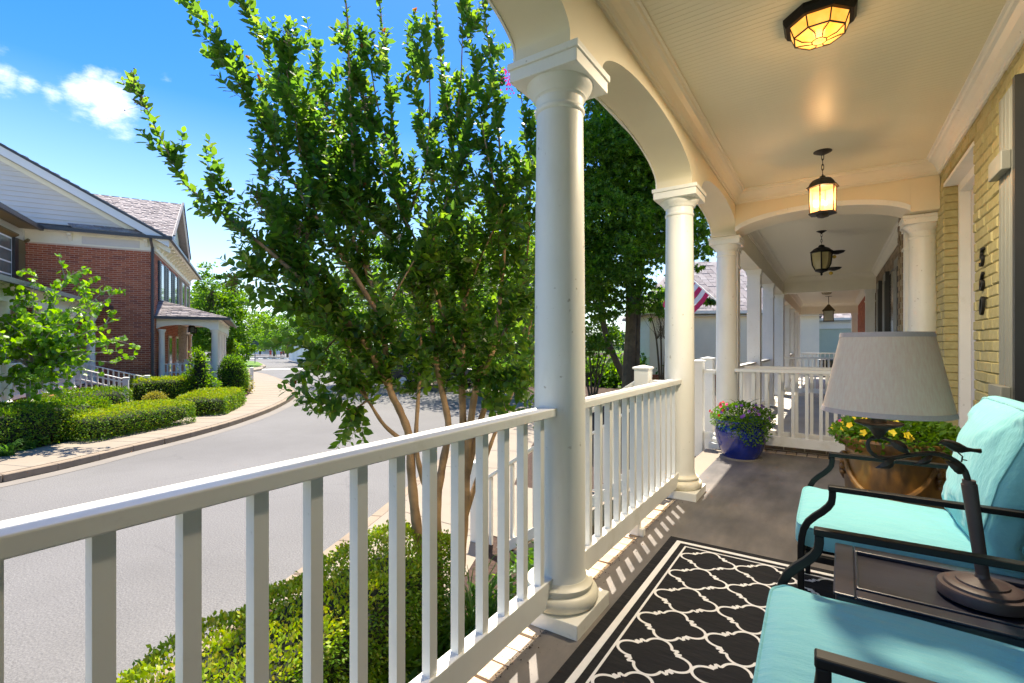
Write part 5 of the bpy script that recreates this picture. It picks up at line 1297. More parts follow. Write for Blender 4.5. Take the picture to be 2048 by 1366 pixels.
for i, (a, b) in enumerate(wins):
    wn = MB().extrude([HP(a, .009, 2.95), HP(b, .009, 2.95), HP(b, .05, 2.95), HP(a, .05, 2.95)], (0, 0, 1.5)).build('window', M['farwhite'], fh, world=True)
    MB().extrude([HP(a + .07, .052, 3.02), HP(b - .07, .052, 3.02), HP(b - .07, .06, 3.02), HP(a + .07, .06, 3.02)], (0, 0, 1.36)).build('pane', M['pane'], wn, world=True)
    if i < 3:
        for c in (a - .42, b + .02):
            so_ = MB().extrude([HP(c, .01, 2.93), HP(c + .40, .01, 2.93), HP(c + .40, .075, 2.93), HP(c, .075, 2.93)], (0, 0, 1.54)).build('shutter', M['shutter_k'], fh, world=True)
            lv = MB()
            for j in range(18): lv.extrude([HP(c - .006, .012, 2.99 + j * .082), HP(c + .39, .012, 2.99 + j * .082), HP(c + .39, .095, 2.99 + j * .082), HP(c - .006, .095, 2.99 + j * .082)], (0, 0, .035))
            lv.build('louvres', M['signback'], so_, world=True, kind='stuff')
# frieze, panel, brackets
def along(t0, t1, s0, s1, z0, z1, name, mat, par=None, **k): return MB().extrude([HP(s0, t0, z0), HP(s0, t1, z0), HP(s1, t1, z0), HP(s1, t0, z0)], (0, 0, z1 - z0)).build(name, M[mat], par or fh, world=True, **k)
fz = along(TL, .03, -.03, 0, 4.70, 5.10, 'frieze', 'frieze')
along(-2.05, -.42, -.045, -.0305, 4.76, 5.02, 'frieze_panel', 'siding_g', fz)
along(.0305, .06, 0, 12, 4.70, 5.10, 'front_frieze', 'frieze')
def bracket(c, out_, width, L_=.34):
    m = MB(); side = Vector((out_.y, -out_.x, 0)) * width / 2; pr = [(0, 0), (L_, 0), (L_, -.05), (L_ * .82, -.10), (L_ * .5, -.11), (L_ * .35, -.17), (L_ * .12, -.24), (0, -.26)]
    m.extrude([c - side + out_ * a + Vector((0, 0, b)) for a, b in pr], side * 2); m.build('bracket', M['frieze'], fh, world=True)
for t in (-2.35, -.22): bracket(HP(-.031, t, 5.085), -E1, .11, .22)
for k in range(14): bracket(HP(.35 + k * .82, .061, 5.085), E2, .13, .36)
along(TL, .5, -.36, -.0305, 5.095, 5.11, 'side_soffit', 'frieze'); along(.0605, .5, .0, 12.2, 5.095, 5.11, 'front_soffit', 'soffit')
along(TL - .1, .52, -.44, -.36, 5.10, 5.20, 'gutter', 'gutter'); along(.5, .60, -.44, 12.2, 5.10, 5.21, 'gutter', 'gutter')
MB().add([HP(-.40, TL, 5.18), HP(-.40, .5, 5.18), HP(0, .1, 5.36), HP(0, TL, 5.36), HP(0, TL, 5.12), HP(0, .1, 5.12)], [(0, 1, 2, 3), (3, 2, 5, 4)]).build('pent_roof', M['shutter_k'], fh, world=True)
# downspout
dt = -.22 + .05
MB().tube([HP(-.40, -.04, 5.12), HP(-.37, -.04, 5.0), HP(-.07, -.04, 4.82), HP(-.07, -.04, 4.6), HP(-.07, -.04, ZY + .05)], .052, 4).build('downspout', M['gutter'], fh, world=True)
# gable
SL = .574; TA = -6.5; ZE = 5.2; ZA = ZE + (0.45 - TA) * SL
def gz(t): return ZE + (.45 - t) * SL if t > TA else ZE + (.45 - 2 * TA + t) * SL
MB().extrude([HP(0.002, .4, 5.1), HP(0.002, TA, ZA - .3), HP(0.002, 2 * TA - .4, 5.1)], E1 * .2).build('gable_wall', M['siding_g'], fh, world=True)
z = 5.2
while z < ZA - .5:
    te = .45 - (z + .42 - ZE) / SL; tw = 2 * TA - te
    pr = [HP(0, te, z), HP(0, tw, z), HP(0, tw + .0, z + .165), HP(0, te, z + .165)]
    m = MB(); m.extrude([HP(.001, te, z), HP(-.034, te, z), HP(-.004, te, z + .165), HP(.001, te, z + .165)], E2 * (tw - te)); m.build('siding_board', M['siding_g'], fh, world=True); z += .165
for t0, t1 in ((.5, TA), (2 * TA - .5, TA)):
    z0, z1 = gz(t0 if t0 > TA else t0), ZA
    for (dz0, dz1, s0, s1, nm, mt) in ((-.34, -.06, -.34, -.30, 'rake_board', 'siding_w'), (-.52, -.345, -.06, 0.0, 'rake_trim', 'frieze'), (-.06, .02, -.36, -.28, 'drip_edge', 'gutter')):
        m = MB(); za = ZE - .03; m.extrude([HP(s0, t0, za + dz0), HP(s0, t1, ZA + dz0), HP(s0, t1, ZA + dz1), HP(s0, t0, za + dz1)], E1 * (s1 - s0)); m.build(nm, M[mt], fh, world=True)
    m = MB(); m.extrude([HP(-.30, t0, ZE - .09), HP(-.30, t1, ZA - .06), HP(-.30, t1, ZA - .03), HP(-.30, t0, ZE - .06)], E1 * .3); m.build('rake_soffit', M['soffit'], fh, world=True)
def roofplane(par, A, B, C, D, name='roof', thick=.04, course=.15, tab=.30, lim=0):
    """A-B eave, D-C ridge; shingle tabs laid in courses"""
    A, B, C, D = map(Vector, (A, B, C, D)); nrm = (B - A).cross(D - A).normalized()
    if nrm.z < 0: nrm = -nrm
    o = MB().add([A, B, C, D, A - nrm * thick, B - nrm * thick, C - nrm * thick, D - nrm * thick], [(0, 1, 2, 3), (7, 6, 5, 4), (0, 4, 5, 1), (1, 5, 6, 2), (2, 6, 7, 3), (3, 7, 4, 0)]).build(name, M['shingle'], par, world=True)
    n = max(1, int((D - A).length / course)); sm = MB()
    for j in range(n):
        lo, hi = A.lerp(D, j / n), B.lerp(C, j / n); l2, h2_ = A.lerp(D, (j + 1.15) / n), B.lerp(C, (j + 1.15) / n); c = max(1, int((hi - lo).length / tab)); of = (j % 2) * .5
        for i in range(c + 1):
            a, b = max(0, (i - of) / c), min(1, (i + 1 - of) / c - .015)
            if b <= a: continue
            h_ = random.choice((.008, .016, .024)); p, q, r, s = lo.lerp(hi, a), lo.lerp(hi, b), l2.lerp(h2_, b), l2.lerp(h2_, a)
            sm.add([p + nrm * h_, q + nrm * h_, r + nrm * .002, s + nrm * .002, p, q], [(0, 1, 2, 3), (4, 5, 1, 0)])
    sm.build('shingles', M['shingle'], o, world=True, kind='stuff'); return o
roofplane(fh, HP(-.34, .55, ZE), HP(12.2, .55, ZE), HP(12.2, TA, ZA + .03), HP(-.34, TA, ZA + .03))
roofplane(fh, HP(12.2, 2 * TA - .55, ZE), HP(-.34, 2 * TA - .55, ZE), HP(-.34, TA, ZA + .03), HP(12.2, TA, ZA + .03))
# cross gable to the street
ps, pz = 2.45, 7.15; tb_ = .45 - (pz - ZE) / SL - .8
roofplane(fh, HP(-.30, -2.2, ZE + .05), HP(-.30, .62, ZE + .05), HP(ps, .62, pz), HP(ps, tb_ - .8, pz))
roofplane(fh, HP(2 * ps + .3, .62, ZE + .05), HP(2 * ps + .3, -2.2, ZE + .05), HP(ps, tb_ - .8, pz), HP(ps, .62, pz))
MB().extrude([HP(-.05, .30, ZE), HP(2 * ps + .05, .30, ZE), HP(ps, .30, pz - .15)], E2 * .02).build('street_gable', M['siding_c'], fh, world=True)
for a, b in ((-.34, ps), (2 * ps + .34, ps)):
    MB().extrude([HP(a, .60, ZE - .12), HP(b, .60, pz - .10), HP(b, .60, pz + .04), HP(a, .60, ZE + .05)], E2 * .05).build('rake_board', M['siding_w'], fh, world=True)
    MB().extrude([HP(a, .62, ZE + .05), HP(b, .62, pz + .04), HP(b, .62, pz + .09), HP(a, .62, ZE + .10)], E2 * .07).build('drip_edge', M['gutter'], fh, world=True)
# --- white sided wing on the left
wg = empty('clapboard_wing', HP(-4, TL - 1, ZY), 0, 'white clapboard house joined to the left of the brick townhouse, with olive and black shutters', 'house')
MB().extrude([HP(-.002, TL - .002, ZY), HP(-11, TL - .002, ZY), HP(-11, TL - 5, ZY), HP(-.002, TL - 5, ZY)], (0, 0, 6.0)).build('wall', M['siding_w'], wg, world=True)
wopen = []
def wz(py, d): return CAMZ + (690 - py) / F * d
for (p0, p1, y0, y1) in ((-40, 21, 470, 574), (46, 57, 492, 578)):
    s0, d0 = s_at(p0, TL); s1, d1 = s_at(p1, TL); dm = (d0 + d1) / 2; wopen.append((s0, s1, 3.0 - .0, 4.62))
z = 2.6; 
while z < 5.05:
    segs = [(-10.9, -.03)]
    for a, b, c, d in wopen:
        if c < z + .07 < d: segs = [g for (p, q) in segs for g in ((p, min(q, a)), (max(p, b), q)) if g[1] - g[0] > .02 or False]
    for p, q in segs: MB().extrude([HP(p, TL, z), HP(p, TL + .02, z), HP(p, TL + .006, z + .14), HP(p, TL, z + .14)], E1 * (q - p)).build('siding_board', M['siding_w'], wg, world=True)
    z += .14
for a, b, c, d in wopen:
    wn = MB().extrude([HP(a, TL + .001, c), HP(b, TL + .001, c), HP(b, TL + .03, c), HP(a, TL + .03, c)], (0, 0, d - c)).build('window', M['farwhite'], wg, world=True)
    for j in range(4): MB().extrude([HP(a + .06, TL + .031, c + .07 + j * (d - c - .08) / 4), HP(b - .06, TL + .031, c + .07 + j * (d - c - .08) / 4), HP(b - .06, TL + .038, c + .07 + j * (d - c - .08) / 4), HP(a + .06, TL + .038, c + .07 + j * (d - c - .08) / 4)], (0, 0, (d - c - .08) / 4 - .05)).build('pane', M['pane'], wn, world=True)
    MB().extrude([HP(a - .1, TL + .02, d), HP(b + .1, TL + .02, d), HP(b + .14, TL + .16, d + .10), HP(a - .14, TL + .16, d + .10)], (0, 0, .05)).build('window_head', M['bronze'], wn, world=True)
s0, _ = s_at(29, TL); s1, _ = s_at(46, TL)
MB().extrude([HP(s0, TL + .021, 2.95), HP(s1 - .02, TL + .021, 2.95), HP(s1 - .02, TL + .06, 2.95), HP(s0, TL + .06, 2.95)], (0, 0, 1.72)).build('shutter', M['shutter_o'], wg, world=True, label='olive board shutter')
for zz in (3.3, 4.25): MB().extrude([HP(s0, TL + .061, zz), HP(s1 - .02, TL + .061, zz), HP(s1 - .02, TL + .085, zz), HP(s0, TL + .085, zz)], (0, 0, .09)).build('shutter_batten', M['shutter_o'], wg, world=True)
for px in (22, 58):
    s0, _ = s_at(px, TL); s1, _ = s_at(px + 7, TL); MB().extrude([HP(s0, TL + .021, 2.98), HP(s1, TL + .021, 2.98), HP(s1, TL + .10, 2.98), HP(s0, TL + .10, 2.98)], (0, 0, 1.66)).build('shutter', M['shutter_k'], wg, world=True, label='black shutter')
MB().extrude([HP(-.03, TL + .001, ZY), HP(-.12, TL + .001, ZY), HP(-.12, TL + .03, ZY), HP(-.03, TL + .03, ZY)], (0, 0, 5.9)).build('corner_board', M['siding_w'], wg, world=True)
MB().extrude([HP(-.45, TL + .001, 5.05), HP(-11, TL + .001, 5.05), HP(-11, TL + .52, 5.05), HP(-.45, TL + .52, 5.05)], (0, 0, .05)).build('soffit', M['bronze'], wg, world=True)
MB().extrude([HP(-.45, TL + .52, 5.02), HP(-11, TL + .52, 5.02), HP(-11, TL + .62, 5.02), HP(-.45, TL + .62, 5.02)], (0, 0, .14)).build('gutter', M['gutter'], wg, world=True)
MB().extrude([HP(-.45, TL + .52, 5.11), HP(-11, TL + .52, 5.11), HP(-11, TL - 5, 5.25), HP(-.45, TL - 5, 5.25)], (0, 0, .04)).build('flat_roof', M['shingle'], wg, world=True)
# --- far porches (left and right)
def far_porch(name, label, s0, s1, t0, t1, zd, zb, zt, roofz, cols, mat='farwhite', arch=True, group='porches across the street', roof=True):
    o = empty(name, HP((s0 + s1) / 2, t0, zd), 0, label, 'porch', group)
    MB().extrude([HP(s0, t0 + .01, ZY), HP(s1, t0 + .01, ZY), HP(s1, t1, ZY), HP(s0, t1, ZY)], (0, 0, zd - ZY)).build('deck', M['redbrick'], o, world=True)
    def rnd(s, t, r=.13):
        c = HP(s, t, 0); m = MB(); m.lathe([(r * 1.3, zd), (r * 1.3, zd + .08), (r, zd + .12), (r * .88, zb - .14), (r * 1.05, zb - .10), (r * 1.25, zb - .05), (r * 1.25, zb)], c, 20); m.build('column', M[mat], o, world=True, smooth=True)
    for s in cols: rnd(s, t1 - .2)
    rnd(s0 + .2, t0 + .16, .11); rnd(s1 - .2, t0 + .16, .11)
    MB().extrude([HP(s0, t1 - .36, zb), HP(s1, t1 - .36, zb), HP(s1, t1 - .06, zb), HP(s0, t1 - .06, zb)], (0, 0, zt - zb)).build('beam', M[mat], o, world=True)
    # end beam facing the viewer with low arch
    n = 20; lo, hi = t0 + .02, t1 - .365; m = MB(); V = []
    for i in range(n + 1):
        t = lo + (hi - lo) * i / n; q = 2 * i / n - 1; z = zb - .02 + (.20 * math.sqrt(max(0, 1 - q * q * .95)) if arch else 0)
        V += [HP(s0, t, z), HP(s0 + .22, t, z), HP(s0 + .22, t, zt), HP(s0, t, zt)]
    Fc = []
    for i in range(n):
        for k in range(4): q = (k + 1) % 4; Fc.append((i * 4 + k, i * 4 + q, i * 4 + 4 + q, i * 4 + 4 + k))
    m.add(V, Fc); m.build('end_beam', M[mat], o, world=True)
    MB().extrude([HP(s0, t0 + .01, zt), HP(s1, t0 + .01, zt), HP(s1, t1, zt), HP(s0, t1, zt)], (0, 0, .04)).build('ceiling', M['soffit'], o, world=True)
    if roof:
        e = .28
        roofplane(o, HP(s1 + e, t1 + e, zt + .06), HP(s0 - e, t1 + e, zt + .06), HP(s0 + .5, t0 + .02, roofz), HP(s1 - .5, t0 + .02, roofz), course=.16)
        roofplane(o, HP(s0 - e, t1 + e, zt + .06), HP(s0 - e, t0 + .02, zt + .06), HP(s0 + .49, t0 + .02, roofz), HP(s0 + .5, t0 + .03, roofz), course=.16)
        MB().extrude([HP(s0 - e - .08, t0, zt - .04), HP(s0 - e - .08, t1 + e + .08, zt - .04), HP(s0 - e, t1 + e + .08, zt - .04), HP(s0 - e, t0, zt - .04)], (0, 0, .11)).build('gutter', M['gutter'], o, world=True)
        MB().extrude([HP(s0 - e, t1 + e, zt - .04), HP(s1, t1 + e, zt - .04), HP(s1, t1 + e + .08, zt - .04), HP(s0 - e, t1 + e + .08, zt - .04)], (0, 0, .11)).build('gutter', M['gutter'], o, world=True)
    return o
far_porch('arched_porch', 'white arched porch with shingle roof on the street side of the brick townhouse', .35, 10.5, .0, 2.1, -.45, 1.80, 2.22, 2.95, (.55, 2.9, 5.2, 7.6, 10.2))
far_porch('arched_porch', 'shaded white porch behind the redbud, left of the brick side wall', -9.5, -.5, TL, TL + 2.1, -.15, 2.15, 2.5, 3.05, (-.75, -3.0, -5.2, -7.4, -9.3))
def rail2(a, b, label, name='porch_railing', za=0, zb_=0, **k): return railing((a.x, a.y), (b.x, b.y), label, name, 'white railings across the street', z0=za, z1=zb_, mat='farwhite', sp=.14, bw=.04, **k)
rail2(HP(.55, .28), HP(.55, 1.75), 'white railing at the near end of the arched porch of the brick townhouse', za=-.45, zb_=-.45)
rail2(HP(.8, 1.9), HP(2.8, 1.9), 'white railing along the street side of the arched porch of the brick townhouse', za=-.45, zb_=-.45)
rail2(HP(3.0, .28), HP(3.0, 1.8), 'second white cross railing further inside the arched porch of the brick townhouse', za=-.45, zb_=-.45)
rail2(HP(-.95, TL + 1.9), HP(-2.8, TL + 1.9), 'white railing at the right end of the shaded porch behind the redbud', za=-.15, zb_=-.15)
rail2(HP(-3.2, TL + 1.9), HP(-5.0, TL + 1.9), 'white railing in the middle of the shaded porch behind the redbud', za=-.15, zb_=-.15)
rail2(HP(-5.4, TL + 1.9), HP(-9.2, TL + 1.9), 'white railing at the left end of the shaded porch behind the redbud', za=-.15, zb_=-.15)
def farstair(pxn, dn, L_, label, rise, zg=ZY):
    b = At(pxn, 690, dn); b.z = 0; a = b - E2 * L_
    r = rail2(a, b, label, 'stair_railing', za=zg + rise, zb_=zg + .05); 
    for p, z, nm in ((a, zg + rise - .3, 1.35), (b + E2 * .07, zg, 1.02)):
        m = newel(0, 0, 0, nm, w=.15, mat='farwhite'); c_, s_ = math.cos(-r.rotation_euler.z), math.sin(-r.rotation_euler.z); o_ = Vector((p.x - r.location.x, p.y - r.location.y, 0))
        q = Vector((o_.x * c_ - o_.y * s_, o_.x * s_ + o_.y * c_, z - r.location.z)); m.parent = r; m.location = q
    m = MB(); Lx = (b - a).length; rs = -(rise - .05)
    m.add([(0, -.03, .55), (Lx, -.03, .55 + rs), (Lx, .03, .55 + rs), (0, .03, .55), (0, -.03, .60), (Lx, -.03, .60 + rs), (Lx, .03, .60 + rs), (0, .03, .60)], [(0, 3, 2, 1), (4, 5, 6, 7), (0, 1, 5, 4), (1, 2, 6, 5), (2, 3, 7, 6), (3, 0, 4, 7)]); m.build('mid_rail', M['farwhite'], r)
    return a, b
a1, b1 = farstair(246, 15.6, 2.1, 'white stair railing, the nearer of two beside the shaded porch steps', .75)
a2, b2 = farstair(289, 16.6, 2.3, 'white stair railing, the farther of two beside the shaded porch steps', .75)
sp = empty('brick_steps', (b1.x, b1.y, ZY)); sp['kind'] = 'structure'
for k in range(4):
    f0, f1 = 1 - .25 * k - .02, 1 - .25 * (k + 1); MB().extrude([a1.lerp(b1, f0) * 1 , a1.lerp(b1, f1), a2.lerp(b2, f1), a2.lerp(b2, f0)], (0, 0, .01)).build
    P4 = [a1.lerp(b1, f0 - .12), a1.lerp(b1, f1 - .12), a2.lerp(b2, f1 - .12), a2.lerp(b2, f0 - .12)]
    MB().extrude([(p.x, p.y, ZY) for p in P4], (0, 0, .17 * (k + 1))).build('step', M['redbrick'], sp, world=True)
a3, b3 = farstair(480, 21.6, 2.0, 'white stair railing behind the conical holly, the nearer one', .42)
a4, b4 = farstair(500, 22.4, 2.0, 'white stair railing beside the pavement, the farther one by the arched porch', .42)
# lanterns of the arched porch
for (px, d, lb) in ((383, 19.6, 'small black box lantern hanging in the arched porch, the nearer one'), (388, 21.5, 'small black box lantern hanging in the arched porch, the farther one')):
    p = At(px, 690, d); lantern_box(p.x, p.y, 2.2, lb, s=.62, dropc=.16, mat='iron', group='lanterns of the arched porch', glass='pane')
def adirondack(p, rz, label):
    o = empty('garden_chair', p, rz, label, 'chair', 'white fan backed chairs on the arched porch')
    for k in range(7):
        x = -.27 + k * .09; h = .95 - .9 * (x * x) - .12 * (k in (0, 6)); MB().bar((x, .28, .30), (x * 1.15, .52, h), .075, .018, (0, 1, 0)).build('back_slat', M['farwhite'], o)
    for k in range(5): MB().box(-.28, .28, -.25 + k * .1, -.165 + k * .1, .34 - .012 * k, .36 - .012 * k).build('seat_slat', M['farwhite'], o)
    for sx in (-1, 1):
        MB().box(sx * .36 - .06, sx * .36 + .06, -.32, .36, .56, .58).build('arm', M['farwhite'], o); MB().box(sx * .34 - .02, sx * .34 + .02, -.28, -.18, 0, .559).build('leg', M['farwhite'], o); MB().box(sx * .34 - .02, sx * .34 + .02, .25, .33, 0, .559).build('leg', M['farwhite'], o)
for px, d, lb in ((352, 19.0, 'white fan backed garden chair, the left one of two on the arched porch'), (385, 19.3, 'white fan backed garden chair, the right one of two on the arched porch')):
    p = At(px, 690, d); adirondack((p.x, p.y, -.45), ah - R(90) + R(180), lb)

# ================================================================ STREET SIGN, PEOPLE, FENCES
sp_ = G(510, 727, ZY); sg = empty('street_sign', sp_, R(10), 'back of a round dark traffic sign on a post at the grass corner', 'sign')
MB().tube([(0, 0, 0), (0, 0, 2.55)], .045, 8).build('post', M['signback'], sg)
m = MB(); m.lathe([(.40, -.02), (.40, .02)], (0, 0, 0), 8, a0=math.pi / 8); ang = YAW + .1
m.v = [(x, z, y + 2.15) for x, y, z in m.v]; s_ = m.build('sign_plate', M['signback'], sg); s_.rotation_euler = (0, 0, R(48))
MB().box(-.32, .32, -.02, .0, 1.55, 1.68).build('name_plate', M['farwhite'], sg).rotation_euler = (0, 0, R(48))
def person(p, rz, h, shirt, legs, label, stride=.28):
    o = empty('person', p, rz, label, 'person'); s = h / 1.75
    me = bpy.data.meshes.new('body'); V = [(0, 0, .95), (0, .01, 1.2), (0, .02, 1.42), (0, .02, 1.52), (0, .04, 1.66), (.2, .02, 1.40), (.27, -.12, 1.15), (.24, .10, .98), (-.2, .02, 1.40), (-.27, .16, 1.17), (-.22, .34, 1.08), (.1, 0, .90), (.11, stride, .5), (.11, stride * .7, .07), (.11, stride * .7 + .14, .04), (-.1, 0, .90), (-.11, -stride * .5, .5), (-.11, -stride * 1.5, .16), (-.11, -stride * 1.5 + .13, .10)]
    E = [(0, 1), (1, 2), (2, 3), (3, 4), (2, 5), (5, 6), (6, 7), (2, 8), (8, 9), (9, 10), (0, 11), (11, 12), (12, 13), (13, 14), (0, 15), (15, 16), (16, 17), (17, 18)]
    me.from_pydata([tuple(c * s for c in v) for v in V], E, []); ob = bpy.data.objects.new('body', me); COL.objects.link(ob); ob.parent = o
    md = ob.modifiers.new('s', 'SKIN'); rd = [.13, .15, .15, .055, .10, .055, .04, .032, .055, .04, .032, .085, .06, .04, .035, .085, .06, .04, .035]
    for i, r_ in enumerate(rd): me.skin_vertices[0].data[i].radius = (r_ * s, r_ * s)
    me.skin_vertices[0].data[0].use_root = True; ob.modifiers.new('u', 'SUBSURF').levels = 1; me.materials.append(M['skin'])
    t = MB(); t.lathe([(.17, .92), (.165, 1.1), (.19, 1.3), (.20, 1.42), (.09, 1.5)], (0, .01, 0), 12, .1 * 0 + 1.05, .8); t.v = [(a * s, b * s, c * s) for a, b, c in t.v]; t.build('shirt', M[shirt], o, smooth=True)
    t = MB(); t.tube([(.09, 0, .98), (.105, stride * .6, .66)], [.115, .10], 10).tube([(-.09, 0, .98), (-.105, -stride * .35, .66)], [.115, .10], 10); t.v = [(a * s, b * s, c * s) for a, b, c in t.v]; t.build('shorts', M[legs], o, smooth=True)
    t = MB().ico((0, .045, 1.70), .108, 12, 8); t.v = [(a * s, b * s, c * s) for a, b, c in t.v]; t.build('hair', M['twig'], o, smooth=True)
pp = G(541, 715.5, ZR); person(pp, R(60), 1.45, 'cloth_r', 'cloth_r', 'person in red jogging over the far crossing')
pp = G(562, 715, ZR); person(pp, R(70), 1.15, 'cloth_r', 'cloth_d', 'smaller person in a dark and red outfit crossing behind the jogger, left of two')
pp = G(567, 715, ZR); person(pp, R(50), 1.3, 'cloth_d', 'cloth_d', 'person in dark clothes walking at the far crossing, rightmost of three')
def fence(pa, da, pb, db, h, label, n):
    a, b = At(pa, 690, da), At(pb, 690, db); a.z = b.z = ZY; o = empty('vinyl_fence', a, 0, label, 'fence')
    for i in range(n + 1): q = a.lerp(b, i / n); MB().box(q.x - .07, q.x + .07, q.y - .07, q.y + .07, ZY, ZY + h + .12).build('fence_post', M['vinyl'], o, world=True)
    for i in range(n): MB().bar(a.lerp(b, (i + .02) / n) + Vector((0, 0, h / 2)), a.lerp(b, (i + .98) / n) + Vector((0, 0, h / 2)), .05, h).build('fence_panel', M['vinyl'], o, world=True)
fence(500, 110, 562, 104, 2.9, 'long white panel fence behind the far street corner', 8)
fence(580, 66, 640, 44, 1.9, 'white panel fence at the right edge of the far crossing', 6)

# ================================================================ VEGETATION
def hedge(name, label, c, a, b, zt, yaw, n, size, top='leaf_hy', side='leaf_h', z0=ZY, group=None, ex=.35, e1=.35, tmpl=KITE, bump_=.05, topcut=.55, parent=None):
    h = (zt - z0) ; o = empty(name, (c[0], c[1], z0), yaw, label, 'hedge' if 'hedge' in name else 'shrub', group)
    f = lambda v, e: math.copysign(abs(v) ** e, v)
    fv = lambda v, e: np.sign(v) * np.abs(v) ** e
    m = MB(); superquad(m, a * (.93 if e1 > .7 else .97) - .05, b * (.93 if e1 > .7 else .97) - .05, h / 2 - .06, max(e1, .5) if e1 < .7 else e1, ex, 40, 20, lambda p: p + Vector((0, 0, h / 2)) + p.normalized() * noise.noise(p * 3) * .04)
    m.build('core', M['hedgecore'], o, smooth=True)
    if e1 < .7:      # rounded box, sampled evenly by area
        H = h / 2; r_ = min(a, b, H) * (.55 if bump_ < .04 else .40); ar = np.array([b * H, b * H, a * H, a * H, a * b, 0.0]); f_ = RNG.choice(6, n, p=ar / ar.sum()); P = RNG.uniform(-1, 1, (n, 3)) * np.array([a, b, H])
        for q, (ax, sg_) in enumerate(((0, 1), (0, -1), (1, 1), (1, -1), (2, 1), (2, -1))): P[f_ == q, ax] = sg_ * (a, b, H)[ax]
        In = np.clip(P, -np.array([a, b, H]) + r_, np.array([a, b, H]) - r_); In[:, 2] = np.where(P[:, 2] < 0, P[:, 2], In[:, 2]); Nn = P - In; Nn /= np.maximum(np.linalg.norm(Nn, axis=1, keepdims=True), 1e-9); P = In + Nn * r_
    else:
        Nn = rdir(n); P = Nn * np.array([a, b, h / 2])
    P = P + RNG.normal(size=P.shape) * size * .5
    nz = np.array([noise.noise(Vector(p) * 2.6) + .5 * noise.noise(Vector(p) * 7) for p in P])
    P = P + Nn * (nz[:, None] * bump_ + RNG.uniform(-.8, .6, (n, 1)) * size); P[:, 2] += h / 2
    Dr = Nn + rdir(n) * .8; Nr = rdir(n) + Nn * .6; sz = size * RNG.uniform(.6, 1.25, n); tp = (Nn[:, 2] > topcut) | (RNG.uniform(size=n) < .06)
    c_, s_ = math.cos(yaw), math.sin(yaw)
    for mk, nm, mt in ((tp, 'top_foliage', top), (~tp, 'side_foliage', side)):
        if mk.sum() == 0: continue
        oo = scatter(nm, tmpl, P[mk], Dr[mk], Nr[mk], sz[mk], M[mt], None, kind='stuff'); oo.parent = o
    return o
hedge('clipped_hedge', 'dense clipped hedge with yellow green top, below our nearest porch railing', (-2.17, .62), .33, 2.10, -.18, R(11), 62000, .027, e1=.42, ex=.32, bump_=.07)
P9 = lambda px, d: At(px, 690, d)
def hd(px, d, a, b, zt, yaw, n, sz, label, **k): p = P9(px, d); return hedge(k.pop('name', 'clipped_hedge'), label, (p.x, p.y), a, b, zt, yaw, n, sz, **k)
hd(60, 10.2, 1.15, .75, -.08, math.atan2(.6, -.35) , 16000, .05, 'tall dark green hedge at the left edge by the pavement', top='leaf_h', group=None)
hd(258, 11.6, 1.35, .62, -.30, math.atan2(.75, -.35), 16000, .042, 'low rounded bright green hedge in front of the white stair railing', bump_=.03)
hd(178, 12.9, .85, .5, -.02, math.atan2(.75, -.4), 7000, .05, 'small hedge block under the redbud, behind the low rounded hedge', top='leaf_h')
hd(425, 15.2, 1.35, .62, -.30, math.atan2(.6, -.75), 15000, .045, 'low rounded bright green hedge beside the pavement, right of the brick wall', bump_=.03)
hd(337, 17.0, 1.05, .45, .02, ah, 9000, .055, 'square cut dark hedge against the base of the brick wall', top='leaf_hy', ex=.25)
hd(309, 15.9, .28, .28, -.38, 0, 2500, .05, 'small golden yellow shrub beside the white newel post', name='golden_shrub', top='leaf_g', side='leaf_g', ex=1, e1=1)
hd(466, 18.8, .46, .46, .74, 0, 7000, .065, 'dark glossy conical holly shrub by the porch steps', name='holly_shrub', top='leaf_m', side='leaf_m', ex=1, e1=.8)
hd(396, 17.2, .52, .5, .25, 0, 5000, .07, 'loose grey green shrub in front of the arched porch', name='loose_shrub', top='leaf_f', side='leaf_m', ex=1, e1=1, bump_=.25)
hd(400, 17.0, .26, .26, .95, 0, 1600, .09, 'upright yellow green shrub tip beside the arched porch column', name='upright_shrub', top='leaf_l', side='leaf_l', ex=1, e1=.9, bump_=.3)
hd(462, 17.2, .55, .3, -.42, 0, 1500, .09, 'pale green leafy perennials at the foot of the holly', name='leafy_shrub', top='leaf_l', side='leaf_l', ex=1, e1=1, bump_=.2)
hd(490, 20.4, .2, .2, -.1, 0, 700, .09, 'yellow flowering plant at the pavement edge below the white stair railing', name='yellow_shrub', top='leaf_g', side='leaf_g', ex=1, e1=1, bump_=.2)
def tuft(px, py, n, h, sp_, label, mat='blade', w_=.02, z=ZY, seed=1, name='grass_tuft'):
    p = G(px, py, z); o = empty(name, p, 0, label, 'plant'); blades('blades', o, p, n, h, sp_, mat, w_, .6, seed, .10); return o
tuft(14, 912, 60, .5, .42, 'daylily clump in the mulch at the left picture edge', w_=.025, seed=1)
tuft(62, 898, 30, .35, .3, 'smaller daylily clump beside the tall dark hedge', w_=.02, seed=2)
def near_tuft(x, y, n, h, sp_, label, seed, w_=.010):
    o = empty('ornamental_grass', (x, y, ZY), 0, label, 'plant'); blades('blades', o, (x, y, ZY), n, h, sp_, 'blade', w_, .55, seed, .12)
near_tuft(-1.95, 2.55, 170, .85, .50, 'tall arching grass clump left of the trunks below the railing', 11)
near_tuft(-1.60, 2.95, 190, .90, .55, 'tall arching grass clump below the railing beside the near column', 12)
near_tuft(-1.75, 3.50, 150, .80, .5, 'arching grass clump behind the near column, towards the steps', 13)
near_tuft(-1.50, 2.35, 120, .55, .45, 'short grass clump close to the porch edge', 14)
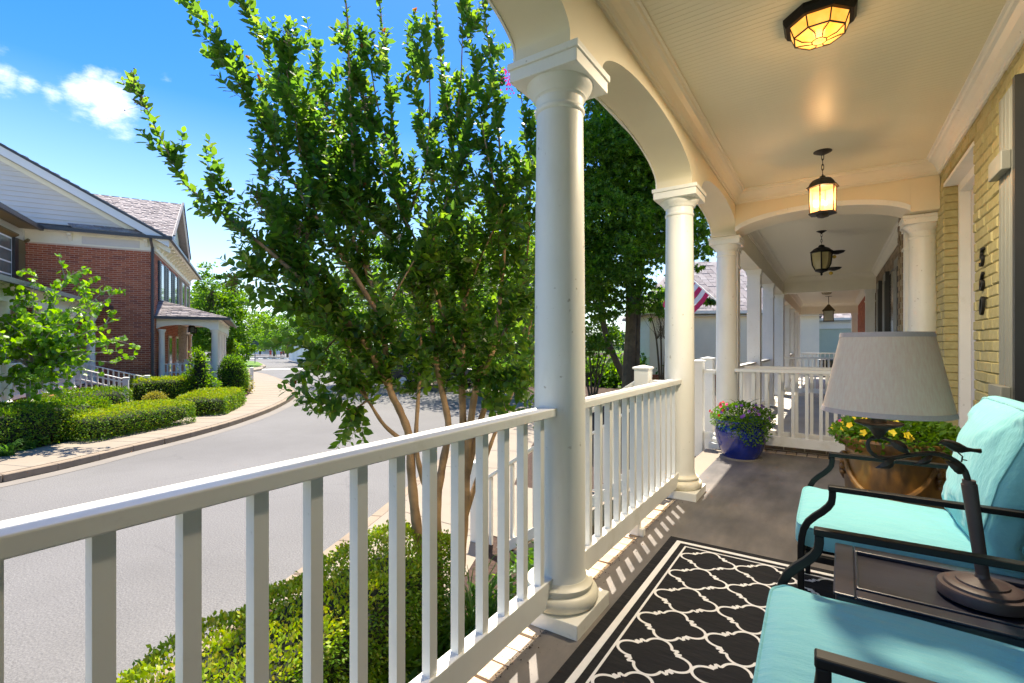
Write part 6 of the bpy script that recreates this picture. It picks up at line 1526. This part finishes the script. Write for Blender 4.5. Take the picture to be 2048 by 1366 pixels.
# low leafy groundcover by the porch wall
n = 7000; Pg = np.stack([RNG.uniform(-2.3, -1.28, n), RNG.uniform(-.6, 4.0, n), ZY + RNG.uniform(.02, .26, n) ** 1.0], 1)
gc = scatter('groundcover', LEAF, Pg, rdir(n, .5), rdir(n, 1.5), RNG.uniform(.04, .085, n), M['leaf_m']); tag(gc, 'dark leafy groundcover under the porch railing', 'groundcover', kind='stuff')

def tree(name, label, base, trunk, blobs, n, size, mat, tmpl=KITE, bark='bark_d', group=None, per=28, spread=.16, mat2=None, shell=.45, branches=True, cat='tree', up=.6):
    base = Vector(base); o = empty(name, base, 0, label, cat, group); tm = MB()
    for t in trunk:
        pts = [base + Vector(q[:3]) for q in t]; tm.tube(spl3(pts), list(np.interp(np.linspace(0, len(t) - 1, len(spl3(pts))), range(len(t)), [q[3] for q in t])), 9)
    P = []; D_ = []; cent = []
    vol = np.array([b[3] ** 2 * b[4] for b in blobs]); vol = vol ** .75; vol /= vol.sum(); nc = n // per
    for c in range(nc):
        b = blobs[RNG.choice(len(blobs), p=vol)]; d = RNG.normal(size=3); d[2] += .15; d /= np.linalg.norm(d); r = RNG.uniform(shell, 1.03) ** .7
        q = np.array(b[:3]) + d * r * np.array([b[3], b[3], b[4]]); cent.append((q, b)); s_ = spread * b[3] * RNG.uniform(.6, 1.2)
        pp = RNG.normal(size=(per, 3)) * np.array([s_, s_, s_ * .42]); P.append(q + pp); D_.append(pp * .8 + d * s_ + RNG.normal(size=(per, 3)) * s_)
    P = np.concatenate(P) + np.array(base); D_ = np.concatenate(D_); D_[:, 2] -= .15 * np.abs(D_).mean(); m_ = len(P)
    if branches:
        for q, b in cent[:: max(1, nc // 70)]:
            top = base + Vector(trunk[0][-1][:3]); t0 = random.choice(trunk); st = base + Vector(t0[random.randint(len(t0) // 2, len(t0) - 1)][:3]); en = base + Vector(q); mid = st.lerp(en, .5) + Vector((0, 0, -.08 * (en - st).length))
            r0 = t0[-1][3] * .6; tm.tube([st, st.lerp(mid, .5), mid, mid.lerp(en, .6), en], [r0, r0 * .75, r0 * .55, r0 * .35, r0 * .12], 6)
    tm.build('trunk', M[bark], o, world=True, smooth=True)
    sz = size * RNG.uniform(.5, 1.35, m_)
    if mat2:
        mk = RNG.uniform(size=m_) < .4; scatter('crown', tmpl, P[~mk], D_[~mk], rdir((~mk).sum(), up), sz[~mk], M[mat], o, kind='stuff'); scatter('bright_foliage', tmpl, P[mk], D_[mk], rdir(mk.sum(), up), sz[mk], M[mat2], o, kind='stuff')
    else: scatter('crown', tmpl, P, D_, rdir(m_, up), sz, M[mat], o, kind='stuff')
    return o
def spl3(pts, n=5):
    o = []
    for i in range(len(pts) - 1):
        a, b, c, d = pts[max(i - 1, 0)], pts[i], pts[i + 1], pts[min(i + 2, len(pts) - 1)]
        for k in range(n): t = k / n; o.append(.5 * ((2 * b) + (c - a) * t + (2 * a - 5 * b + 4 * c - d) * t * t + (3 * b - a - 3 * c + d) * t ** 3))
    o.append(pts[-1]); return o
def tb3(px, d, z=ZY): p = At(px, 690, d); p.z = z; return p
RX = Vector((CA, SA, 0)); FX = Vector((-SA, CA, 0))
def rel(base, px, py, d): return At(px, py, d) - Vector(base)
# maple behind the columns
mb_ = tb3(1252, 13.5)
def tr(base, pts): return [(*rel(base, px, py, d), r) for px, py, d, r in pts]
def bl(base, pts): return [(*rel(base, px, py, d), rx, rz) for px, py, d, rx, rz in pts]
tree('maple_tree', 'big dark green maple with twin trunk behind the first and second column', mb_,
     [tr(mb_, [(1255, 836, 13.5, .20), (1257, 740, 13.5, .17), (1262, 640, 13.5, .15), (1258, 540, 13.5, .12), (1240, 420, 13.6, .09), (1225, 280, 13.6, .05), (1215, 150, 13.6, .02)]), tr(mb_, [(1268, 836, 13.6, .17), (1270, 730, 13.6, .14), (1275, 600, 13.7, .11), (1290, 480, 13.8, .08), (1310, 330, 13.9, .05), (1315, 180, 14, .02)])],
     bl(mb_, [(1230, 430, 13.5, 1.5, 1.2), (1300, 460, 13.5, 1.3, 1.1), (1200, 440, 12.6, 1.2, .9), (1230, 300, 12.8, 1.2, .9), (1290, 350, 13.0, 1.0, .9), (1180, 620, 13.0, 1.0, .35), (1260, 520, 12.4, .9, .5), (1180, 330, 13.2, 1.5, 1.2), (1270, 230, 13.8, 1.7, 1.4), (1350, 420, 13.8, 1.15, 1.2), (1385, 500, 13.2, .55, .6), (1200, 560, 12.8, 1.1, .6), (1290, 600, 12.9, .9, .45), (1210, 100, 13.5, 1.6, 1.3), (1330, 300, 13.6, 1.3, 1.3), (1400, 590, 12.0, .35, .3), (1398, 480, 12.5, .55, .5), (1380, 380, 12.8, .8, .7), (1130, 520, 13.5, 1.2, 1.0), (1250, 20, 13.6, 1.6, 1.3)]),
     46000, .125, 'leaf_m', STAR, per=26, mat2='leaf_l')
sb = tb3(1262, 15.5)
tree('leaning_tree', 'tree with a slanting pale stem left of the maple trunk', sb, [tr(sb, [(1272, 810, 15.5, .12), (1245, 750, 15.5, .115), (1215, 680, 15.5, .10), (1203, 620, 15.4, .09), (1200, 560, 15.3, .06), (1190, 460, 15.3, .03)])],
     bl(sb, [(1190, 560, 15.5, 1.2, .7), (1140, 500, 15.5, 1.3, .9), (1220, 620, 15.5, .7, .3), (1185, 690, 14.5, .6, .45)]), 5000, .11, 'leaf_f', STAR, mat2='leaf_l')
for (px, d, top, rr_, lb) in ((1185, 17, 700, .75, 'small multi stem tree in the mulch left of the maple'), (1325, 20, 620, .8, 'small multi stem light green tree before the brick base')):
    b_ = tb3(px, d); tree('small_tree', lb, b_, [tr(b_, [(px + dx * .3, 690 + 2.065 / d * F, d, .05), (px + dx, top + 60, d, .035), (px + dx * 2.2, top, d, .015)]) for dx in (-12, -3, 6, 14)], bl(b_, [(px - 14, top - 10, d, rr_, .45), (px + 14, top - 25, d, rr_, .5)]), 2600, .10, 'leaf_l', KITE, group='small multi stem trees')
# trees beyond the bend of the street, seen through the crape myrtle
spec = [(720, 27, 7.2, 2.6, 'leaf_f', 'tree with mid green crown beyond the bend, farthest left behind the crape myrtle'), (800, 24, 8.5, 2.8, 'leaf_m', 'dark crowned tree beyond the bend, second from the left behind the crape myrtle'), (880, 26, 8, 2.9, 'leaf_f', 'tree with mid green crown in the middle behind the crape myrtle'),
        (960, 21, 7.5, 2.6, 'leaf_l', 'light green tree right of the middle behind the crape myrtle'), (1035, 19, 8.2, 2.4, 'leaf_m', 'dark tree left of the near column behind the crape myrtle'), (1110, 18, 9.5, 2.6, 'leaf_m', 'tall dark tree hidden mostly by the near column')]
for px, d, h, r_, mt, lb in spec:
    b_ = tb3(px, d); tree('street_tree', lb, b_, [[(0, 0, 0, .16), (.05, .02, h * .3, .13), (.0, .1, h * .6, .08), (.1, 0, h * .9, .02)]],
        [(random.uniform(-.5, .5) * r_, random.uniform(-.5, .5) * r_, h * f, r_ * k, h * .17) for f, k in ((.32, .7), (.42, .95), (.55, 1.0), (.68, .85), (.82, .6), (.95, .35))], 6500, .17, mt, KITE, per=24, spread=.15, group='trees beyond the bend of the street', mat2='leaf_l')
# far trees on the left
for px, d, h, r_, mt, lb in ((425, 44, 8.8, 2.9, 'leaf_f', 'big bright green tree behind the arched porch, left one'), (462, 47, 8.2, 2.6, 'leaf_l', 'big bright green tree behind the arched porch, right one'), (395, 60, 9.5, 3.0, 'leaf_f', 'tree seen just past the eaves of the brick townhouse')):
    b_ = tb3(px, d); tree('street_tree', lb, b_, [[(0, 0, 0, .2), (0, .02, h * .4, .15), (.1, 0, h * .8, .04)]], [(random.uniform(-.4, .4) * r_, random.uniform(-.4, .4) * r_, h * f, r_ * k, h * .16) for f, k in ((.2, .6), (.35, .9), (.5, 1), (.65, .9), (.8, .65), (.9, .4))], 8000, .28, mt, KITE, per=24, group='far street trees on the left', mat2='leaf_l')
b_ = tb3(455, 27); tree('small_tree', 'small yellow green tree between the arched porch and the grass corner', b_, [[(0, 0, 0, .06), (0, 0, 1.2, .04), (.1, 0, 2, .02)]], [(0, 0, 1.7, .7, .6), (.2, .1, 2.1, .5, .4), (-.3, 0, 1.2, .6, .4)], 2200, .13, 'leaf_l', KITE)
for i, (px, d, h, r_, mt) in enumerate(((500, 120, 8, 4, 'leaf_dk'), (520, 105, 7.5, 3.2, 'leaf_dk'), (548, 88, 8.0, 3.4, 'leaf_f'), (575, 80, 9.5, 4.2, 'leaf_m'), (612, 62, 8.5, 3.4, 'leaf_f'), (650, 52, 8.0, 3.2, 'leaf_m'), (690, 44, 8.2, 3.0, 'leaf_f'))):
    b_ = tb3(px, d); lbs = ('dark evergreen tree at the end of the street, farthest left', 'dark evergreen tree just right of the traffic sign', 'mid green tree above the jogger', 'wide dark tree right of the jogger', 'green tree right of the crossing over a white fence', 'dark green tree half hidden by the drooping crape myrtle leaves', 'mid green tree behind the lower left crape myrtle leaves')
    tree('distant_tree', lbs[i], b_, [[(0, 0, 0, .2), (0, .02, h * .4, .15), (.1, 0, h * .8, .04)]], [(random.uniform(-.4, .4) * r_, random.uniform(-.4, .4) * r_, h * f, r_ * k, h * .17) for f, k in ((.28, .7), (.42, 1), (.58, .95), (.75, .7), (.9, .4))], 4200, .36 if d > 70 else .24, mt, KITE, per=20, group='trees along the far street', branches=False)
# distant hedge masses and far wood behind everything
for (pa, da, pb, db, zt, lb) in ((440, 130, 600, 120, 1.0, 'row of far clipped bushes along the distant street'), (650, 40, 1060, 24, 1.4, 'dark understorey bushes beyond the bend, behind the crape myrtle'), (1150, 26, 1330, 22, .9, 'low bushes in the mulch bed behind the steps')):
    a, b = At(pa, 690, da), At(pb, 690, db); n = 9000; t = RNG.uniform(size=n); P = np.stack([a.x + (b.x - a.x) * t, a.y + (b.y - a.y) * t, np.full(n, ZY)], 1)
    hgt = (zt - ZY) * (.6 + .4 * np.abs(np.sin(t * 19)) ) * (.5 + .5 * np.cos(t * 47) ** 2); P[:, 2] += RNG.uniform(0, 1, n) * hgt; P[:, :2] += RNG.normal(size=(n, 2)) * .5
    o = scatter('bushes', KITE, P, rdir(n), rdir(n, .6), RNG.uniform(.12, .28, n) * (2 if da > 60 else 1), M['leaf_m' if da < 60 else 'leaf_f']); tag(o, lb, 'bushes', kind='stuff')
n = 26000; angs = RNG.uniform(R(-80), R(75), n); rad = RNG.uniform(175, 235, n)
P = np.stack([np.sin(angs) * rad, np.cos(angs) * rad, ZR + RNG.uniform(0, 1, n) * (6 + 3 * np.sin(angs * 31) + 2 * np.sin(angs * 77))], 1)
wd = scatter('far_wood', KITE, P, rdir(n), rdir(n, .4), RNG.uniform(1.2, 2.6, n), M['leaf_dk']); tag(wd, 'far wooded skyline beyond the houses', 'woods', kind='stuff')
# brick house glimpsed beyond the bend
bh = empty('brick_house', tb3(880, 33), 0, 'red brick house glimpsed between the crape myrtle stems beyond the bend', 'house'); c0 = tb3(780, 34); c1 = tb3(1010, 30)
dv = (c1 - c0); nv = Vector((dv.y, -dv.x, 0)).normalized()
MB().extrude([c0, c1, c1 - nv * 6, c0 - nv * 6], (0, 0, 5.5)).build('wall', M['redbrick'], bh, world=True)
LL = dv.length; bb = MB().box(-.3, .3, -.015, 0, -.05, .05).data('brick'); bb.materials.append(M['redbrick']); ang = math.atan2(dv.y, dv.x); pl = []
for s, z, k in bond(0, LL, ZY, ZY + 2.3, [], L=.62, H=.12, j=.02):
    q = c0 + dv.normalized() * s + nv * .001 - bh.location; pl.append(((q.x, q.y, z - bh.location.z), ang, (k, 1, 1)))
pieces('brick', bb, pl, bh, 100, 'bricks')
MB().extrude([c0 + Vector((0, 0, 5.5)) + nv * .4, c0 + Vector((0, 0, 8)) - nv * 3, c0 + Vector((0, 0, 5.5)) - nv * 6.4], dv).build('roof', M['shingle'], bh, world=True)
for f in (.15, .45, .75):
    q = c0 + dv * f + nv * .02; w_ = MB().frame(q + Vector((0, 0, .8)), dv.normalized() * 1.1, nv * .06, (0, 0, 1.5)).build('window', M['farwhite'], bh, world=True); MB().frame(q + dv.normalized() * .08 + nv * .061 + Vector((0, 0, .88)), dv.normalized() * .94, nv * .01, (0, 0, 1.34)).build('pane', M['blackpane'], w_, world=True)

# ---------------------------------------------------------------- redbud at the left
rb_ = tb3(70, 10.6); rb0 = Vector(rb_)
rt = empty('redbud_tree', rb_, 0, 'bright green redbud with pale twiggy branches before the shaded porch', 'tree')
tm = MB(); LP = []; LD = []
hub = At(62, 735, 10.6)
tm.tube(spl3([rb0, rb0 + Vector((.05, 0, .6)), At(58, 790, 10.6), hub]), [.07] * 4 + [.06] * 4 + [.05] * 8, 8)
tips = [(135, 548, 10.4), (215, 575, 10.3), (225, 590, 10.2), (240, 635, 10.0), (248, 672, 10.0), (246, 702, 9.9), (232, 725, 9.9), (200, 745, 9.8), (150, 770, 9.8), (90, 780, 9.7), (30, 560, 10.4), (70, 540, 10.6), (-20, 620, 10.2), (5, 560, 10.8), (165, 600, 10.7), (120, 640, 9.7), (60, 640, 9.5), (10, 700, 9.6), (190, 660, 10.4), (160, 700, 9.8), (-30, 700, 10.0), (110, 590, 10.5), (180, 560, 10.6), (25, 610, 9.9), (60, 795, 9.6), (0, 790, 9.8)]
for (px, py, d) in tips:
    E = At(px, py, d); mid = hub.lerp(E, .45) + Vector((0, 0, .12)); main = spl3([hub, hub.lerp(mid, .6), mid, E], 6); tm.tube(main, [max(.006, .034 * (1 - i / len(main))) for i in range(len(main))], 6)
    for k in range(9):
        st = main[random.randint(5, len(main) - 2)]; dr = ((E - hub).normalized() * .6 + Vector(RNG.normal(size=3).tolist()) * .5); dr.z += .1; L_ = random.uniform(.25, .6); en = st + dr.normalized() * L_; md_ = st.lerp(en, .5) + Vector((0, 0, .04)); tw = spl3([st, md_, en], 5); tm.tube(tw, [.008 - .0005 * i for i in range(len(tw))], 5)
        for q in tw[2:]:
            for j in range(1 + (random.random() < .45)): LP.append(q + Vector(RNG.normal(size=3).tolist()) * .03); LD.append(Vector(RNG.normal(size=3).tolist()) * .8 + Vector((0, 0, -.5)))
    for q in main[9:]: LP.append(q); LD.append(Vector(RNG.normal(size=3).tolist()) + Vector((0, 0, -.5)))
tm.build('trunk', M['bark_g'], rt, world=True, smooth=True)
LP = np.array([p[:] for p in LP]); LD = np.array([p[:] for p in LD])
def leaves_with_parts(tmpl, P, Dr, Nr, sz, mat, parent, limit=300):
    """the `limit` largest-looking leaves are objects of their own, the rest one mass"""
    dist = np.linalg.norm(P - np.array([0, 0, CAMZ]), axis=1) / sz; idx = np.argsort(dist); a, b = idx[:limit], idx[limit:]
    me = bpy.data.meshes.new('leaf'); me.from_pydata(tmpl[0].tolist(), [], [tuple(f) for f in tmpl[1]]); me.update(); me.materials.append(mat); Mx = mats_from(Dr, Nr); off = parent.location
    for i in a:
        o = bpy.data.objects.new('leaf', me); COL.objects.link(o); o.parent = parent; m4 = Matrix([list(Mx[i][r]) for r in range(3)]).to_4x4()
        o.matrix_basis = Matrix.Translation(Vector(P[i]) - off) @ m4 @ Matrix.Scale(float(sz[i]), 4)
    scatter('foliage', tmpl, P[b], Dr[b], Nr[b], sz[b], mat, parent, kind='stuff')
sz = RNG.uniform(.075, .115, len(LP)); leaves_with_parts(ROUND, LP, LD, rdir(len(LP), .8), sz, M['leaf_r'], rt)

# ---------------------------------------------------------------- crape myrtle in front of the porch
cb = At(895, 1238, 3.66); cb.z = ZY
ct = empty('crape_myrtle_tree', cb, 0, 'tall multi trunk crape myrtle with tan bark standing just outside the near railing', 'tree')
stems = [
 ([(868, 1235, 3.62), (846, 1120, 3.55), (832, 1040, 3.5), (823, 950, 3.5), (818, 872, 3.5), (800, 822, 3.5), (780, 778, 3.5), (771, 700, 3.5), (763, 638, 3.48), (742, 565, 3.42), (722, 450, 3.4), (708, 330, 3.35), (700, 200, 3.3), (696, 60, 3.25), (690, -10, 3.2)], .037, .006),
 ([(780, 778, 3.5), (748, 720, 3.42), (710, 658, 3.34), (655, 608, 3.25), (600, 555, 3.15), (545, 508, 3.08), (490, 462, 3.0), (430, 415, 2.95), (375, 372, 2.9), (338, 308, 2.88), (300, 232, 2.86), (267, 148, 2.85)], .020, .003),
 ([(763, 638, 3.48), (705, 545, 3.3), (640, 450, 3.2), (580, 350, 3.1), (520, 240, 3.05), (462, 140, 3.0), (410, 45, 3.0)], .017, .003),
 ([(742, 565, 3.42), (690, 440, 3.4), (635, 320, 3.35), (580, 210, 3.3), (525, 90, 3.25), (482, 0, 3.2)], .015, .003),
 ([(722, 450, 3.4), (670, 360, 3.5), (610, 270, 3.55), (560, 190, 3.6), (500, 120, 3.6)], .011, .003),
 ([(655, 608, 3.25), (590, 590, 3.2), (530, 560, 3.1), (470, 540, 3.0)], .008, .002),
 ([(710, 658, 3.34), (670, 680, 3.3), (645, 710, 3.25), (635, 740, 3.2)], .009, .002),
 ([(818, 890, 3.5), (770, 852, 3.45), (735, 800, 3.4), (700, 760, 3.3), (665, 745, 3.25)], .016, .003),
 ([(735, 800, 3.4), (705, 820, 3.35), (680, 810, 3.32), (665, 815, 3.3)], .008, .002),
 ([(880, 1238, 3.66), (876, 1120, 3.62), (874, 1008, 3.6), (885, 930, 3.62), (897, 857, 3.66), (886, 790, 3.68), (874, 731, 3.7), (862, 638, 3.72), (836, 567, 3.75), (812, 450, 3.78), (795, 330, 3.8), (780, 200, 3.8), (768, 90, 3.8), (758, -10, 3.8)], .034, .005),
 ([(874, 1008, 3.6), (852, 975, 3.55), (838, 930, 3.5), (832, 880, 3.5), (836, 800, 3.55), (842, 700, 3.6), (830, 600, 3.6), (790, 500, 3.6), (740, 380, 3.6), (700, 260, 3.6)], .022, .004),
 ([(912, 1240, 3.7), (922, 1100, 3.72), (930, 1000, 3.74), (932, 900, 3.76), (926, 840, 3.78), (924, 722, 3.8), (930, 600, 3.85), (920, 450, 3.9), (905, 300, 3.9), (885, 150, 3.9), (870, 0, 3.9), (860, -80, 3.9)], .040, .006),
 ([(932, 930, 3.76), (943, 832, 3.75), (958, 744, 3.7), (977, 720, 3.68), (1000, 600, 3.7), (1010, 450, 3.7), (1000, 300, 3.7), (985, 150, 3.7), (965, 0, 3.7)], .028, .004),
 ([(930, 960, 3.76), (964, 832, 3.85), (975, 788, 3.88), (965, 650, 3.95), (915, 500, 4.0), (870, 380, 4.05), (840, 220, 4.1), (820, 60, 4.1)], .026, .004),
 ([(924, 1060, 3.72), (950, 970, 3.85), (972, 915, 3.95), (988, 871, 4.0), (1006, 827, 4.05), (1024, 788, 4.1), (1050, 700, 4.2), (1070, 600, 4.3), (1090, 450, 4.4), (1095, 300, 4.4)], .020, .005),
 ([(924, 722, 3.8), (890, 640, 3.7), (850, 520, 3.6), (800, 420, 3.5), (750, 300, 3.45), (720, 180, 3.4), (700, 90, 3.4)], .014, .003),
 ([(977, 720, 3.68), (1020, 640, 3.75), (1050, 540, 3.8), (1060, 400, 3.85), (1050, 250, 3.85), (1030, 120, 3.85)], .014, .003),
 ([(874, 731, 3.7), (820, 690, 3.6), (760, 660, 3.5), (720, 700, 3.4), (690, 760, 3.35)], .010, .002),
 ([(958, 744, 3.7), (1000, 760, 3.6), (1040, 740, 3.5), (1060, 700, 3.5)], .010, .002),
 ([(640, 450, 3.2), (610, 350, 3.15), (590, 240, 3.15), (575, 150, 3.15), (565, 105, 3.15)], .009, .002),
 ([(722, 450, 3.4), (700, 350, 3.6), (660, 240, 3.7), (640, 150, 3.7), (625, 110, 3.7)], .009, .002),
 ([(812, 450, 3.78), (850, 330, 3.6), (860, 220, 3.5), (855, 110, 3.5), (845, 60, 3.5)], .009, .002),
 ([(795, 330, 3.8), (760, 230, 3.6), (740, 130, 3.55), (720, 40, 3.5)], .008, .002),
 ([(905, 300, 3.9), (920, 180, 3.7), (925, 60, 3.7), (925, -30, 3.7)], .009, .002),
 ([(1010, 450, 3.7), (980, 330, 3.5), (960, 220, 3.5), (955, 120, 3.5)], .009, .002),
 ([(836, 567, 3.75), (870, 470, 3.5), (900, 380, 3.4), (930, 280, 3.4)], .009, .002),
 ([(930, 600, 3.85), (960, 520, 3.6), (1000, 430, 3.5), (1040, 330, 3.5)], .009, .002),
 ([(763, 638, 3.48), (800, 570, 3.3), (840, 500, 3.2), (870, 440, 3.2)], .008, .002),
 ([(690, 440, 3.4), (640, 400, 3.55), (590, 400, 3.6), (560, 420, 3.6)], .008, .002),
 ([(600, 555, 3.15), (575, 470, 3.2), (540, 400, 3.2), (520, 330, 3.2)], .007, .002),
 ([(655, 608, 3.25), (620, 560, 3.3), (575, 520, 3.3), (545, 470, 3.3)], .007, .002),
 ([(710, 658, 3.34), (660, 640, 3.3), (615, 625, 3.25), (585, 600, 3.2)], .007, .002),
 ([(735, 800, 3.4), (700, 700, 3.3), (670, 620, 3.2), (640, 560, 3.1)], .008, .002),
]
tk = MB(); tw = MB(); SH = []   # shoots: list of point lists
for pts, r0, r1 in stems:
    P3 = spl3([At(p[0], p[1], p[2] + .45 * min(1, max(0, (760 - p[1]) / 400))) for p in pts], 6); m_ = len(P3)
    lo = min(0.35, .35)
    rd = [(r0 * 1.22 + (r1 - r0 * 1.22) * (i / (m_ - 1)) ** .75) * (1 + .07 * math.sin(i * 1.7)) for i in range(m_)]; tk.tube(P3, rd, 10)
    L_ = [0]
    for i in range(m_ - 1): L_.append(L_[-1] + (P3[i + 1] - P3[i]).length)
    for i in range(1, m_ - 1):
        p = P3[i]; py = 690 - (p.z - CAMZ) / depth_of(p) * F
        px = 1024 + F * (p.x * CA + p.y * SA) / depth_of(p)
        if py > 800 and not (px < 778 and py < 880): continue
        t = (P3[i + 1] - P3[i - 1]).normalized(); seg = L_[i + 1] - L_[i]; dens = (13 if py > 420 else 10 if py > 250 else 6) * (.55 if i / m_ > .6 else 1) * (.4 if pts[-1][0] == 267 and i / m_ > .35 else 1); k = int(seg * dens + RNG.uniform()); frac = i / m_
        tipn = frac > .72
        for _ in range(k):
            rv = Vector(rdir(1)[0]); rv = (rv - t * rv.dot(t)).normalized(); s_ = (.95 if not tipn else .45)
            dr = (t * RNG.uniform(.5, 1.1) + rv * s_ * RNG.uniform(.4, 1.0) + Vector((0, 0, RNG.uniform(-.15, .45) if py < 620 else RNG.uniform(-.6, .3)))).normalized()
            ln = RNG.uniform(.18, .55) * (1.0 if not tipn else .65) * (1.15 if 250 < py < 650 else .9)
            b1_ = (dr + t * .5 + Vector((0, 0, .25 if py < 600 else -.25))).normalized(); q1 = p + dr * ln * .45; q2 = q1 + b1_ * ln * .55; SH.append((spl3([p, p.lerp(q1, .55), q1, q2], 5), RNG.uniform() < .5))
    # terminal leafy part
    SH.append((P3[int(m_ * .62):], True))
for pts, _ in SH[:]:
    tw.tube(pts[:: 1], [.0028 * (1 - .7 * i / len(pts)) for i in range(len(pts))], 4, caps=False)
# second order shoots
S2 = []
for pts, _ in SH:
    if len(pts) < 8: continue
    for _ in range(2):
        i = RNG.integers(3, len(pts) - 3); p = pts[i]; t = (pts[i + 1] - pts[i - 1]).normalized(); rv = Vector(rdir(1)[0]); dr = (t * .8 + rv * .8 + Vector((0, 0, .1))).normalized(); ln = RNG.uniform(.10, .28); S2.append((spl3([p, p + dr * ln * .5, p + (dr + t * .4).normalized() * ln], 4), False))
for pts, _ in S2: tw.tube(pts, [.0018] * len(pts), 4, caps=False)
LP, LD, LN, LS = [], [], [], []; TP, TD = [], []
for pts, tip in SH + S2:
    acc_ = 0; side = Vector(rdir(1)[0]); tot = sum((pts[i + 1] - pts[i]).length for i in range(len(pts) - 1)); run = 0; step = .030
    for i in range(len(pts) - 1):
        a, b = pts[i], pts[i + 1]; l = (b - a).length
        if l < 1e-6: continue
        t = (b - a) / l
        while acc_ < l:
            p = a.lerp(b, acc_ / l); fr = (run + acc_) / max(tot, 1e-6)
            s0 = (side - t * side.dot(t)).normalized()
            for sg_ in (1, -1):
                if RNG.uniform() < .92:
                    d = (s0 * sg_ + t * .75 + Vector((0, 0, .15)) + Vector(RNG.normal(size=3).tolist()) * .22).normalized(); LP.append(p + d * .004); LD.append(d); nn_ = (t * .9 + Vector((0, 0, .9)) + Vector(RNG.normal(size=3).tolist()) * .45); LN.append(nn_); LS.append((.054 + .036 * RNG.uniform()) * (1 - .45 * max(0, fr - .6) / .4))
            side = Matrix.Rotation(R(80), 3, t) @ side if abs(t.length - 1) < .01 else side
            acc_ += step
        acc_ -= l; run += l
    if tip and RNG.uniform() < .16:
        e = pts[-1]; t = (pts[-1] - pts[-2]).normalized()
        for k in range(9): TP.append(e + t * .004 * k); TD.append(t * 1.1 + Vector(RNG.normal(size=3).tolist()) * .4)
tk.build('trunk', M['bark'], ct, world=True, smooth=True); tw.build('twigs', M['twig'], ct, world=True, kind='stuff')
LP = np.array([p[:] for p in LP]); LD = np.array([p[:] for p in LD]); LN = np.array([p[:] for p in LN]); LS = np.array(LS)
print('crape leaves', len(LP), 'shoots', len(SH))
leaves_with_parts(LEAF, LP, LD, LN, LS, M['leaf'], ct)
TP = np.array([p[:] for p in TP]); TD = np.array([p[:] for p in TD]); scatter('new_growth', LEAF, TP, TD, rdir(len(TP)), RNG.uniform(.022, .036, len(TP)), M['leaf_tip'], ct, kind='stuff')
# spent seed clusters and one flower
sc = MB()
for (px, py, d) in ((268, 165, 2.86), (282, 205, 2.86), (510, 410, 3.3), (522, 425, 3.3), (515, 395, 3.3), (612, 480, 3.3), (600, 460, 3.3), (468, 570, 2.9), (462, 560, 2.9), (730, 205, 3.4), (652, 215, 3.4), (665, 235, 3.4), (575, 75, 3.3)):
    c0 = At(px, py, d); sc.tube([c0 - Vector((0, 0, .06)), c0 + Vector((0, 0, .05))], .0012, 4, caps=False)
    for k in range(16):
        q = c0 + Vector((RNG.normal() * .022, RNG.normal() * .022, RNG.uniform(-.05, .06))); sc.ico(q, .0042, 6, 4); sc.tube([q, c0 + Vector((0, 0, (q.z - c0.z) * .6))], .0008, 3, caps=False)
sc.build('seed_heads', M['twig'], ct, world=True, smooth=True, kind='stuff')
n = 90; c0 = At(1022, 160, 3.8); scatter('flower', LEAF, RNG.normal(size=(n, 3)) * np.array([.03, .03, .04]) + np.array(c0), rdir(n), rdir(n), RNG.uniform(.015, .028, n), M['pet_k'], ct, kind='stuff')
# pale sunlit leaf spray beside the near column
